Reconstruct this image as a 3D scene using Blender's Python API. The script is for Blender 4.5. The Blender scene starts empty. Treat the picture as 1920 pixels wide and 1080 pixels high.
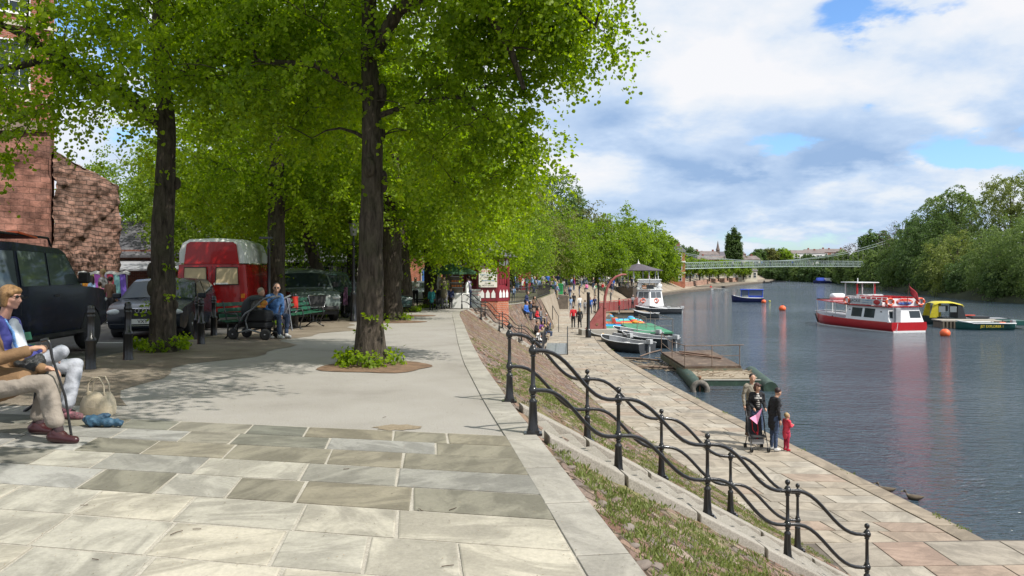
import bpy, bmesh, math, random
import numpy as np
from mathutils import Vector, Matrix, Euler, noise
R = math.radians
PI = math.pi
rng = random.Random(7)
nrg = np.random.default_rng(11)
sc = bpy.context.scene
COL = sc.collection
EYE = 1.6
FOC = 1500.0
def G(px, py, z):                       # photo measurement -> place on the level z
 d = FOC * (EYE - z) / (py - 500.0)
 return Vector(((px - 960) / FOC * d, d, z))
def A(px, py, d):                       # photo measurement at a known distance
 return Vector(((px - 960) / FOC * d, d, EYE - (py - 500.0) * d / FOC))
class NT:
 def __init__(s, mat):
  s.nt = mat.node_tree
 def n(s, t, **k):
  nd = s.nt.nodes.new(t)
  for a, v in k.items():
   if a.startswith('i_'):
    key = a[2:].replace('_', ' ')
    nd.inputs[key].default_value = v
   else:
    setattr(nd, a, v)
  return nd
 def l(s, a, ao, b, bi):
  s.nt.links.new(a.outputs[ao], b.inputs[bi])
def c4(c):
 return (c[0], c[1], c[2], 1.0)
MATS = {}
def pmat(name, col, rough=0.6, metal=0.0, var=0.18, vs=3.0, bump=0.0, bs=30.0, col2=None, spec=0.5, trans=0, coat=0.0, spots=0.0, sscale=1.0):
 """principled with noise variation in value (and optionally towards a second colour) and bump"""
 if name in MATS:
  return MATS[name]
 m = bpy.data.materials.new(name)
 m.use_nodes = True
 t = NT(m)
 b = m.node_tree.nodes['Principled BSDF']
 b.inputs['Roughness'].default_value = rough
 b.inputs['Metallic'].default_value = metal
 b.inputs['Specular IOR Level'].default_value = spec
 if coat:
  b.inputs['Coat Weight'].default_value = coat
  b.inputs['Coat Roughness'].default_value = 0.05
 tc = t.n('ShaderNodeTexCoord')
 nz = t.n('ShaderNodeTexNoise', i_Scale=vs, i_Detail=5.0, i_Roughness=0.6)
 t.l(tc, 'Object', nz, 'Vector')
 rp = t.n('ShaderNodeValToRGB')
 c2 = col2 or tuple(min(1, c * (1 + var)) for c in col)
 c1 = tuple(c * (1 - var) for c in col) if not col2 else col
 rp.color_ramp.elements[0].position = 0.3
 rp.color_ramp.elements[1].position = 0.7
 rp.color_ramp.elements[0].color = c4(c1)
 rp.color_ramp.elements[1].color = c4(c2)
 t.l(nz, 'Fac', rp, 'Fac')
 src = (rp, 'Color')
 if spots:
  n2 = t.n('ShaderNodeTexNoise', i_Scale=vs * sscale, i_Detail=6.0, i_Roughness=0.75)
  t.l(tc, 'Object', n2, 'Vector')
  r2 = t.n('ShaderNodeValToRGB')
  r2.color_ramp.elements[0].position = 0.52
  r2.color_ramp.elements[1].position = 0.66
  t.l(n2, 'Fac', r2, 'Fac')
  mx = t.n('ShaderNodeMix', data_type='RGBA', blend_type='MULTIPLY')
  mx.inputs['Factor'].default_value = spots
  t.l(rp, 'Color', mx, 6)
  t.l(r2, 'Color', mx, 7)
  src = (mx, 2)
 t.l(src[0], src[1], b, 'Base Color')
 if bump:
  n3 = t.n('ShaderNodeTexNoise', i_Scale=bs, i_Detail=6.0, i_Roughness=0.65)
  t.l(tc, 'Object', n3, 'Vector')
  bp = t.n('ShaderNodeBump', i_Strength=min(1.0, bump), i_Distance=0.02)
  t.l(n3, 'Fac', bp, 'Height')
  t.l(bp, 'Normal', b, 'Normal')
 MATS[name] = m
 return m
def glass_mat(name='window_glass', col=(0.02, 0.03, 0.035), alpha=1.0):
 if name in MATS:
  return MATS[name]
 m = bpy.data.materials.new(name)
 m.use_nodes = True
 b = m.node_tree.nodes['Principled BSDF']
 b.inputs['Base Color'].default_value = c4(col)
 b.inputs['Roughness'].default_value = 0.04
 b.inputs['Alpha'].default_value = alpha
 b.inputs['Specular IOR Level'].default_value = 0.5
 MATS[name] = m
 return m
def leaf_mat(name, a, b_, tr=0.5, gloss=0.35):
 if name in MATS:
  return MATS[name]
 m = bpy.data.materials.new(name)
 m.use_nodes = True
 t = NT(m)
 nt = m.node_tree
 nt.nodes.remove(nt.nodes['Principled BSDF'])
 at = t.n('ShaderNodeAttribute', attribute_name='rnd')
 rp = t.n('ShaderNodeValToRGB')
 rp.color_ramp.elements[0].color = c4(a)
 rp.color_ramp.elements[1].color = c4(b_)
 t.l(at, 'Fac', rp, 'Fac')
 pb = t.n('ShaderNodeBsdfPrincipled', i_Roughness=0.5)
 pb.inputs['Specular IOR Level'].default_value = gloss
 t.l(rp, 'Color', pb, 'Base Color')
 tl = t.n('ShaderNodeBsdfTranslucent')
 hs = t.n('ShaderNodeHueSaturation', i_Hue=0.495, i_Saturation=1.1, i_Value=2.0)
 t.l(rp, 'Color', hs, 'Color')
 t.l(hs, 'Color', tl, 'Color')
 mx = t.n('ShaderNodeMixShader', i_Fac=tr)
 t.l(pb, 0, mx, 1)
 t.l(tl, 0, mx, 2)
 t.l(mx, 0, nt.nodes['Material Output'], 'Surface')
 MATS[name] = m
 return m
class MB:
 def __init__(s):
  s.V, s.F, s.MI, s.SM = [], [], [], []
  s.T = Matrix.Identity(4)
 def add(s, vs, fs, mi=0, smooth=False):
  o = len(s.V)
  T = s.T
  s.V += [tuple(T @ Vector(v)) for v in vs]
  s.F += [tuple(i + o for i in f) for f in fs]
  s.MI += [mi] * len(fs)
  s.SM += [smooth] * len(fs)
  return s
 def box(s, c, d, mi=0, rot=None, taper=1.0):
  x, y, z = d[0] / 2, d[1] / 2, d[2] / 2
  vs = [(-x, -y, -z), (x, -y, -z), (x, y, -z), (-x, y, -z),
    (-x * taper, -y * taper, z), (x * taper, -y * taper, z), (x * taper, y * taper, z), (-x * taper, y * taper, z)]
  if rot is not None:
   m = Euler(rot).to_matrix()
   vs = [m @ Vector(v) for v in vs]
  vs = [Vector(v) + Vector(c) for v in vs]
  return s.add(vs, [(0, 3, 2, 1), (4, 5, 6, 7), (0, 1, 5, 4), (1, 2, 6, 5), (2, 3, 7, 6), (3, 0, 4, 7)], mi)
 def tube(s, pts, rad, seg=8, mi=0, caps=True, smooth=True, flat=1.0):
  pts = [Vector(p) for p in pts]
  if not hasattr(rad, '__len__'):
   rad = [rad] * len(pts)
  n = len(pts)
  vs, fs = [], []
  up = None
  for i, p in enumerate(pts):
   d = (pts[min(i + 1, n - 1)] - pts[max(i - 1, 0)])
   if d.length < 1e-9:
    d = Vector((0, 0, 1))
   d.normalize()
   if up is None:
    up = Vector((0, 0, 1)) if abs(d.z) < 0.9 else Vector((1, 0, 0))
   a = up - d * up.dot(d)
   if a.length < 1e-6:
    a = d.orthogonal()
   a.normalize()
   up = a
   b = d.cross(a)
   for k in range(seg):
    t = 2 * PI * k / seg
    vs.append(p + a * (math.cos(t) * rad[i]) + b * (math.sin(t) * rad[i] * flat))
  for i in range(n - 1):
   for k in range(seg):
    k2 = (k + 1) % seg
    fs.append((i * seg + k, i * seg + k2, (i + 1) * seg + k2, (i + 1) * seg + k))
  s.add(vs, fs, mi, smooth)
  if caps:
   s.add(vs[:seg], [tuple(range(seg - 1, -1, -1))], mi)
   s.add(vs[-seg:], [tuple(range(seg))], mi)
  return s
 def lathe(s, prof, c=(0, 0, 0), seg=16, mi=0, axis='z', smooth=True):
  vs, fs = [], []
  for r, z in prof:
   for k in range(seg):
    t = 2 * PI * k / seg
    p = (r * math.cos(t), r * math.sin(t), z)
    if axis == 'y':
     p = (p[0], p[2], -p[1])
    elif axis == 'x':
     p = (p[2], p[0], p[1])
    vs.append((p[0] + c[0], p[1] + c[1], p[2] + c[2]))
  for i in range(len(prof) - 1):
   for k in range(seg):
    k2 = (k + 1) % seg
    fs.append((i * seg + k, i * seg + k2, (i + 1) * seg + k2, (i + 1) * seg + k))
  s.add(vs, fs, mi, smooth)
  s.add(vs[:seg], [tuple(range(seg - 1, -1, -1))], mi)
  s.add(vs[-seg:], [tuple(range(seg))], mi)
  return s
 def ball(s, c, r, seg=12, rings=8, mi=0):
  if not hasattr(r, '__len__'):
   r = (r, r, r)
  vs, fs = [(c[0], c[1], c[2] - r[2])], []
  for i in range(1, rings):
   f = PI * i / rings
   for k in range(seg):
    t = 2 * PI * k / seg
    vs.append((c[0] + r[0] * math.sin(f) * math.cos(t), c[1] + r[1] * math.sin(f) * math.sin(t), c[2] - r[2] * math.cos(f)))
  vs.append((c[0], c[1], c[2] + r[2]))
  for k in range(seg):
   fs.append((0, 1 + (k + 1) % seg, 1 + k))
   fs.append((len(vs) - 1, 1 + (rings - 2) * seg + k, 1 + (rings - 2) * seg + (k + 1) % seg))
  for i in range(rings - 2):
   for k in range(seg):
    a, b = 1 + i * seg, 1 + (i + 1) * seg
    k2 = (k + 1) % seg
    fs.append((a + k, a + k2, b + k2, b + k))
  return s.add(vs, fs, mi, True)
 def prism(s, poly, vec, mi=0, smooth=False):
  n = len(poly)
  v = Vector(vec)
  P = [Vector(p) for p in poly]
  nrm = Vector((0, 0, 0))
  for i in range(n):
   nrm += P[i].cross(P[(i + 1) % n])
  if nrm.dot(v) < 0:
   P = P[::-1]
  vs = P + [p + v for p in P]
  fs = [tuple(range(n - 1, -1, -1)), tuple(range(n, 2 * n))]
  fs += [(i, (i + 1) % n, n + (i + 1) % n, n + i) for i in range(n)]
  return s.add(vs, fs, mi, smooth)
 def loft(s, rows, mi=0, smooth=True, close=False, cap=False):
  n = len(rows[0])
  vs = [p for r in rows for p in r]
  fs = []
  m = n if close else n - 1
  for i in range(len(rows) - 1):
   for k in range(m):
    k2 = (k + 1) % n
    fs.append((i * n + k, i * n + k2, (i + 1) * n + k2, (i + 1) * n + k))
  s.add(vs, fs, mi, smooth)
  if cap:
   s.add(rows[0], [tuple(range(n - 1, -1, -1))], mi)
   s.add(rows[-1], [tuple(range(n))], mi)
  return s
 def torus(s, c, R_, r, axis=(0, 1, 0), seg=24, sub=8, mi=0):
  q = Vector((0, 0, 1)).rotation_difference(Vector(axis)).to_matrix()
  rows = []
  for i in range(seg + 1):
   t = 2 * PI * i / seg
   row = []
   for k in range(sub):
    u = 2 * PI * k / sub
    p = Vector(((R_ + r * math.cos(u)) * math.cos(t), (R_ + r * math.cos(u)) * math.sin(t), r * math.sin(u)))
    row.append(q @ p + Vector(c))
   rows.append(row)
  return s.loft(rows, mi, True, close=True)
 def build(s, name, mats, parent=None, bevel=0.0, loc=None, bseg=2, solid=0.0, sub=0):
  me = bpy.data.meshes.new(name)
  me.from_pydata(s.V, [], s.F)
  if not isinstance(mats, (list, tuple)):
   mats = [mats]
  for m in mats:
   me.materials.append(m)
  me.polygons.foreach_set('material_index', s.MI)
  me.polygons.foreach_set('use_smooth', s.SM)
  me.update()
  o = bpy.data.objects.new(name, me)
  COL.objects.link(o)
  if parent:
   o.parent = parent
  if loc:
   o.location = loc
  if solid:
   md = o.modifiers.new('solid', 'SOLIDIFY')
   md.thickness = solid
   md.offset = 0
  if bevel:
   md = o.modifiers.new('bevel', 'BEVEL')
   md.width = bevel
   md.segments = bseg
   md.limit_method = 'ANGLE'
   md.angle_limit = R(40)
   md.harden_normals = False
  if sub:
   md = o.modifiers.new('sub', 'SUBSURF')
   md.levels = sub
   md.render_levels = sub
  return o
def np_mesh(name, verts, faces, mats, parent=None, rnd=None, smooth=False, mi=None):
 """verts (n,3), faces (m,k) arrays -> object"""
 me = bpy.data.meshes.new(name)
 n, m, k = len(verts), len(faces), faces.shape[1]
 me.vertices.add(n)
 me.vertices.foreach_set('co', np.ascontiguousarray(verts, dtype=np.float32).ravel())
 me.loops.add(m * k)
 me.loops.foreach_set('vertex_index', np.ascontiguousarray(faces, dtype=np.int32).ravel())
 me.polygons.add(m)
 me.polygons.foreach_set('loop_start', np.arange(0, m * k, k, dtype=np.int32))
 me.polygons.foreach_set('loop_total', np.full(m, k, dtype=np.int32))
 if mi is not None:
  me.polygons.foreach_set('material_index', mi)
 me.polygons.foreach_set('use_smooth', np.full(m, smooth))
 if not isinstance(mats, (list, tuple)):
  mats = [mats]
 for mm in mats:
  me.materials.append(mm)
 if rnd is not None:
  at = me.attributes.new('rnd', 'FLOAT', 'FACE')
  at.data.foreach_set('value', np.ascontiguousarray(rnd, dtype=np.float32))
 me.update()
 me.validate()
 o = bpy.data.objects.new(name, me)
 COL.objects.link(o)
 if parent:
  o.parent = parent
 return o
def tag(o, label=None, cat=None, group=None, kind=None):
 if label:
  o['label'] = label
 if cat:
  o['category'] = cat
 if group:
  o['group'] = group
 if kind:
  o['kind'] = kind
 return o
def thing(name, label, cat, loc=(0, 0, 0), rz=0.0, group=None):
 o = bpy.data.objects.new(name, None)
 o.empty_display_size = 0.3
 COL.objects.link(o)
 o.location = loc
 o.rotation_euler = (0, 0, rz)
 return tag(o, label, cat, group)
KIDS = None
def dup(root, loc, rz=None, label=None, group=None, scale=None):
 r = root.copy()
 COL.objects.link(r)
 r.location = loc
 if rz is not None:
  r.rotation_euler = (0, 0, rz)
 if scale:
  r.scale = scale if hasattr(scale, '__len__') else (scale,) * 3
 if label:
  r['label'] = label
 if group:
  r['group'] = group
 def rec(src, dst):
  for ch in list(src.children):
   if ch.get('_dup'):
    continue
   c = ch.copy()
   COL.objects.link(c)
   c.parent = dst
   rec(ch, c)
 rec(root, r)
 return r
def text_mesh(name, txt, size, mat, parent, M, align='CENTER', ext=0.003, sx=1.0):
 cu = bpy.data.curves.new(name, 'FONT')
 cu.body = txt
 cu.size = size
 cu.align_x = align
 cu.align_y = 'CENTER'
 cu.extrude = ext
 cu.resolution_u = 2
 tmp = bpy.data.objects.new('tmp_text', cu)
 COL.objects.link(tmp)
 dg = bpy.context.evaluated_depsgraph_get()
 me = bpy.data.meshes.new_from_object(tmp.evaluated_get(dg))
 bpy.data.objects.remove(tmp)
 me.transform(Matrix.Diagonal((sx, 1, 1, 1)))
 me.transform(M)
 me.materials.clear()
 me.materials.append(mat)
 o = bpy.data.objects.new(name, me)
 COL.objects.link(o)
 o.parent = parent
 return o
def frame_mat(origin, xdir, ydir):
 """matrix whose local x is xdir, y is ydir (text plane)"""
 x = Vector(xdir).normalized()
 y = Vector(ydir).normalized()
 z = x.cross(y)
 m = Matrix((x, y, z)).transposed().to_4x4()
 m.translation = Vector(origin)
 return m
def interp(xs, ys, x):
 return float(np.interp(x, xs, ys))
SUN_H = Vector((0.86, -0.51))
SUN_EL = R(50)
w = bpy.data.worlds.new('World')
sc.world = w
w.use_nodes = True
w.cycles.sampling_method = 'MANUAL'
w.cycles.sample_map_resolution = 512
nt = w.node_tree
for n_ in list(nt.nodes):
 nt.nodes.remove(n_)
class WT(NT):
 def __init__(s):
  s.nt = nt
t = WT()
sky = t.n('ShaderNodeTexSky', sky_type='NISHITA', sun_disc=False)
sky.sun_elevation = SUN_EL
sky.sun_rotation = math.atan2(SUN_H.x, SUN_H.y)
sky.air_density = 1.1
sky.dust_density = 0.6
sky.ozone_density = 1.5
tc = t.n('ShaderNodeTexCoord')
sp = t.n('ShaderNodeSeparateXYZ')
t.l(tc, 'Generated', sp, 'Vector')
def mth(op, a, b=None, c=None, clamp=False):
 m = t.n('ShaderNodeMath', operation=op, use_clamp=clamp)
 for i, v in enumerate((a, b, c)):
  if v is None:
   continue
  if isinstance(v, (int, float)):
   m.inputs[i].default_value = v
  else:
   t.nt.links.new(v, m.inputs[i])
 return m.outputs[0]
X, Y, Z = sp.outputs[0], sp.outputs[1], sp.outputs[2]
zz = mth('ADD', mth('MAXIMUM', Z, 0.0), 0.30)
cx = mth('DIVIDE', X, zz)
cy = mth('DIVIDE', Y, zz)
cb = t.n('ShaderNodeCombineXYZ')
t.nt.links.new(cx, cb.inputs[0])
t.nt.links.new(cy, cb.inputs[1])
def nzn(scale, det, rough, off, dist=0.0, vec=None):
 mp = t.n('ShaderNodeMapping')
 mp.inputs['Location'].default_value = off
 t.nt.links.new(vec or cb.outputs[0], mp.inputs['Vector'])
 n = t.n('ShaderNodeTexNoise', i_Scale=scale, i_Detail=det, i_Roughness=rough, i_Distortion=dist)
 t.l(mp, 0, n, 'Vector')
 return n.outputs[0]
n1 = nzn(1.0, 7.0, 0.58, (3.1, 1.7, 0.0), 0.15)
n2 = nzn(3.6, 6.0, 0.55, (7.3, 2.2, 1.0), 0.1)
n5 = nzn(8.0, 5.0, 0.6, (2.3, 5.1, 2.0), 0.1)
n3 = nzn(1.0, 3.0, 0.5, (1.2, 9.4, 3.0), 0.2)
_iy = mth('MAXIMUM', Y, 0.05)
UU = total_ = None
_u = mth('DIVIDE', X, _iy)
_v = mth('DIVIDE', Z, _iy)
UU = mth('ADD', mth('ADD', _u, mth('MULTIPLY', mth('SUBTRACT', n2, 0.5), 0.13)), mth('MULTIPLY', mth('SUBTRACT', n1, 0.5), 0.10))
VV = mth('ADD', mth('ADD', _v, mth('MULTIPLY', mth('SUBTRACT', n1, 0.5), 0.07)), mth('MULTIPLY', mth('SUBTRACT', n2, 0.5), -0.06))
def blob(px, py, wx, wy, amp):
 """soft mask round one direction of the sky"""
 d = Vector(((px - 960) / FOC, 1.0, (500 - py) / FOC))
 u, v = UU, VV
 a = mth('DIVIDE', mth('SUBTRACT', u, d.x), wx / FOC)
 b = mth('DIVIDE', mth('SUBTRACT', v, d.z), wy / FOC)
 r2 = mth('ADD', mth('MULTIPLY', a, a), mth('MULTIPLY', b, b))
 return mth('MULTIPLY', mth('POWER', 2.718, mth('MULTIPLY', r2, -1.0)), amp)
def total(*xs):
 o = xs[0]
 for x in xs[1:]:
  o = mth('ADD', o, x)
 return o
gaps = total(blob(1600, 15, 100, 65, 0.42), blob(1450, 265, 75, 28, 0.34), blob(1820, 305, 130, 34, 0.40),
    blob(1800, 20, 100, 30, 0.30), blob(180, 60, 260, 160, 0.25), blob(1560, 400, 300, 35, 0.07), blob(1330, 445, 220, 30, 0.12),
    blob(1700, 450, 220, 22, 0.10))
cov = mth('SUBTRACT', total(mth('MULTIPLY', n1, 1.0), mth('MULTIPLY', n2, 0.9), mth('MULTIPLY', n5, 0.4), -0.50), mth('MULTIPLY', gaps, 0.85))
cr = t.n('ShaderNodeMapRange', interpolation_type='SMOOTHSTEP')
cr.inputs['From Min'].default_value = 0.36
cr.inputs['From Max'].default_value = 0.50
t.nt.links.new(cov, cr.inputs['Value'])
dark = total(blob(1560, 318, 200, 45, 0.50), blob(1150, 240, 150, 75, 0.55), blob(1320, 300, 200, 30, 0.30), blob(1650, 275, 170, 40, 0.25),
    blob(1400, 385, 260, 26, 0.32), blob(1750, 350, 150, 14, 0.1), blob(1150, 60, 130, 70, 0.15), blob(1500, 230, 160, 50, 0.22), blob(1600, 415, 320, 16, 0.22), blob(1800, 170, 120, 60, 0.12))
lite = total(blob(1460, 300, 40, 30, 0.50), blob(1400, 320, 50, 20, 0.3), blob(1790, 240, 38, 22, 0.5), blob(1370, 130, 130, 60, 0.30), blob(1580, 345, 90, 22, 0.35),
    blob(1740, 318, 60, 10, 0.35), blob(1150, 312, 120, 26, 0.42), blob(1560, 160, 300, 45, 0.25))
sh = total(mth('MULTIPLY', mth('SUBTRACT', n3, 0.5), 1.5), mth('MULTIPLY', mth('SUBTRACT', n2, 0.5), 1.7), mth('MULTIPLY', mth('SUBTRACT', n5, 0.5), 0.5), mth('MULTIPLY', dark, -1.3), mth('MULTIPLY', lite, 0.9), 0.70)
rp = t.n('ShaderNodeValToRGB')
rp.color_ramp.elements[0].position = 0.0
rp.color_ramp.elements[0].color = (0.34, 0.50, 0.77, 1)
rp.color_ramp.elements[1].position = 1.0
rp.color_ramp.elements[1].color = (0.98, 0.98, 1.0, 1)
e = rp.color_ramp.elements.new(0.45)
e.color = (0.60, 0.74, 0.95, 1)
e = rp.color_ramp.elements.new(0.72)
e.color = (0.84, 0.90, 0.98, 1)
t.nt.links.new(sh, rp.inputs['Fac'])
BG = 0.10
cs = t.n('ShaderNodeMix', data_type='RGBA', blend_type='MULTIPLY')
cs.inputs['Factor'].default_value = 1.0
CL = 0.86 / BG
cs.inputs[7].default_value = (CL, CL, CL, 1)
t.l(rp, 'Color', cs, 6)
sk = t.n('ShaderNodeMix', data_type='RGBA', blend_type='MULTIPLY')
sk.inputs['Factor'].default_value = 1.0
sk.inputs[7].default_value = (1.05, 1.4, 1.85, 1)
t.l(sky, 'Color', sk, 6)
mx = t.n('ShaderNodeMix', data_type='RGBA')
t.nt.links.new(mth('MULTIPLY', cr.outputs[0], 0.97), mx.inputs['Factor'])
t.l(sk, 2, mx, 6)
t.l(cs, 2, mx, 7)
bg = t.n('ShaderNodeBackground', i_Strength=BG)
t.l(mx, 2, bg, 'Color')
ow = t.n('ShaderNodeOutputWorld')
t.l(bg, 0, ow, 'Surface')
sun = bpy.data.lights.new('sun', 'SUN')
sun.energy = 4.9
sun.angle = R(0.53)
sun.color = (1.0, 0.95, 0.87)
so = bpy.data.objects.new('sun', sun)
COL.objects.link(so)
sd = Vector((SUN_H.x * math.cos(SUN_EL), SUN_H.y * math.cos(SUN_EL), math.sin(SUN_EL)))
so.rotation_euler = sd.to_track_quat('Z', 'Y').to_euler()
so.location = (20, -10, 40)
cam = bpy.data.cameras.new('camera')
cam.sensor_width = 36
cam.lens = 36 * FOC / 1920
cam.shift_y = -40 / 1920
cam.clip_end = 3000
cam.clip_start = 0.1
co = bpy.data.objects.new('camera', cam)
COL.objects.link(co)
co.location = (0, 0, EYE)
co.rotation_euler = (R(90), 0, 0)
sc.camera = co
sc.view_settings.view_transform = 'Standard'
sc.view_settings.look = 'None'
sc.view_settings.exposure = 0.18
sc.view_settings.gamma = 1.0
sc.cycles.max_bounces = 6
sc.cycles.diffuse_bounces = 3
sc.cycles.glossy_bounces = 3
sc.cycles.transmission_bounces = 4
sc.cycles.caustics_reflective = False
sc.cycles.caustics_refractive = False
def zt(y):
 return float(np.interp(y, [-20, 13, 40, 55, 100, 170, 230, 300], [0, 0, -0.55, -0.85, -0.95, -1.0, -1.6, -1.8]))
ZQ, ZW = -3.25, -3.75
ST = [((2.0, -7.5), (7.7, -5.2), (9.6, -5.5)), ((1.2, 0.0), (7.2, 2.2), (9.4, 2.0)), ((.66, 4.14), (6.45, 6.5), (9.0, 6.2)),
  ((.20, 7.6), (5.8, 9.9), (8.62, 9.6)), ((-.03, 9.2), (5.5, 11.5), (8.5, 11.2)), ((-.53, 13.3), (4.8, 15.0), (8.32, 14.9)),
  ((-.95, 18.0), (4.1, 19.9), (7.8, 20.0)), ((-1.6, 26), (3.1, 27.3), (6.95, 27.5)), ((-2.2, 33), (2.5, 34), (6.35, 34.5)),
  ((-2.5, 38), (1.95, 41), (5.93, 41)), ((-2.3, 41), (1.5, 44.8), (5.8, 45)), ((-1.6, 44), (1.5, 47.5), (5.8, 48.5)),
  ((-.6, 47.5), (1.9, 51), (5.95, 53)), ((.5, 52), (2.4, 55.5), (6.3, 59)), ((2.2, 62), (3.4, 64), (7.15, 65)),
  ((3.9, 75), (4.6, 77), (9.0, 77)), ((5.0, 95), (5.8, 98), (12.6, 96)), ((9.0, 110), (14.2, 113), (18, 117)),
  ((16, 132), (22.5, 137), (25.5, 142)), ((23.5, 152), (30, 156), (33.5, 160)), ((33, 178), (40, 180), (45, 182)),
  ((50, 225), (55, 225), (66, 230)), ((72, 268), (77, 267), (86, 268)), ((88, 300), (93, 300), (98, 300)), ((104, 328), (108, 328), (111, 328))]
_si = np.arange(len(ST), dtype=float)
_E = np.array([s[0] for s in ST])
_Q = np.array([s[1] for s in ST])
_W = np.array([s[2] for s in ST])
def EQ(arr, s):
 return (float(np.interp(s, _si, arr[:, 0])), float(np.interp(s, _si, arr[:, 1])))
def s_of_y(arr, y):
 return float(np.interp(y, arr[:, 1], _si))
def densify(n_per=8, s0=0.0, s1=None):
 s1 = s1 if s1 is not None else len(ST) - 1
 return [s0 + (s1 - s0) * i / int((s1 - s0) * n_per) for i in range(int((s1 - s0) * n_per) + 1)]
def ground_mat(name, cols, vs=0.6, fine=60, bump=0.4, speck=0.35):
 m = bpy.data.materials.new(name)
 m.use_nodes = True
 t = NT(m)
 b = m.node_tree.nodes['Principled BSDF']
 b.inputs['Roughness'].default_value = 0.88
 b.inputs['Specular IOR Level'].default_value = 0.25
 tc = t.n('ShaderNodeTexCoord')
 a = t.n('ShaderNodeTexNoise', i_Scale=vs, i_Detail=8.0, i_Roughness=0.62)
 t.l(tc, 'Object', a, 'Vector')
 rp = t.n('ShaderNodeValToRGB')
 k = len(cols)
 rp.color_ramp.elements[0].position = 0.28
 rp.color_ramp.elements[0].color = c4(cols[0])
 rp.color_ramp.elements[1].position = 0.72
 rp.color_ramp.elements[1].color = c4(cols[-1])
 for i in range(1, k - 1):
  e = rp.color_ramp.elements.new(0.28 + 0.44 * i / (k - 1))
  e.color = c4(cols[i])
 t.l(a, 'Fac', rp, 'Fac')
 f = t.n('ShaderNodeTexNoise', i_Scale=fine, i_Detail=4.0, i_Roughness=0.7)
 t.l(tc, 'Object', f, 'Vector')
 mr = t.n('ShaderNodeMapRange')
 mr.inputs['From Min'].default_value = 0.3
 mr.inputs['From Max'].default_value = 0.7
 mr.inputs['To Min'].default_value = 1 - speck
 mr.inputs['To Max'].default_value = 1 + speck * 0.7
 t.l(f, 'Fac', mr, 'Value')
 mx = t.n('ShaderNodeMix', data_type='RGBA', blend_type='MULTIPLY')
 mx.inputs['Factor'].default_value = 1
 t.l(rp, 'Color', mx, 6)
 t.l(mr, 0, mx, 7)
 t.l(mx, 2, b, 'Base Color')
 bp = t.n('ShaderNodeBump', i_Strength=bump, i_Distance=0.01)
 t.l(f, 'Fac', bp, 'Height')
 t.l(bp, 'Normal', b, 'Normal')
 return m
M_PROM = ground_mat('tarmac_pale', [(.245, .225, .20), (.315, .295, .265), (.35, .33, .30), (.295, .275, .245)], 0.45, 70, 0.6, .26)
M_ROAD = ground_mat('tarmac_dark', [(.07, .07, .07), (.10, .098, .095), (.13, .125, .12)], 0.5, 80, 0.5)
M_DIRT = ground_mat('trodden_soil', [(.13, .10, .075), (.20, .165, .125), (.27, .23, .18)], 1.2, 50, 0.8)
M_LAND = ground_mat('park_ground', [(.10, .12, .05), (.17, .15, .10), (.24, .21, .16)], 0.08, 3, 0.5)
M_BED = ground_mat('river_bed', [(.05, .05, .035), (.08, .07, .05)], 0.1, 3, 0.2)
M_MORTAR = ground_mat('mortar', [(.36, .33, .28), (.48, .45, .39)], 3, 90, 0.4)
M_MORT2 = ground_mat('mortar_quay', [(.16, .135, .105), (.26, .22, .17)], 2, 60, 0.6)
M_CONC = ground_mat('pale_concrete', [(.27, .25, .22), (.36, .34, .30), (.40, .375, .33)], 1.0, 70, 0.4)
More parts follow.
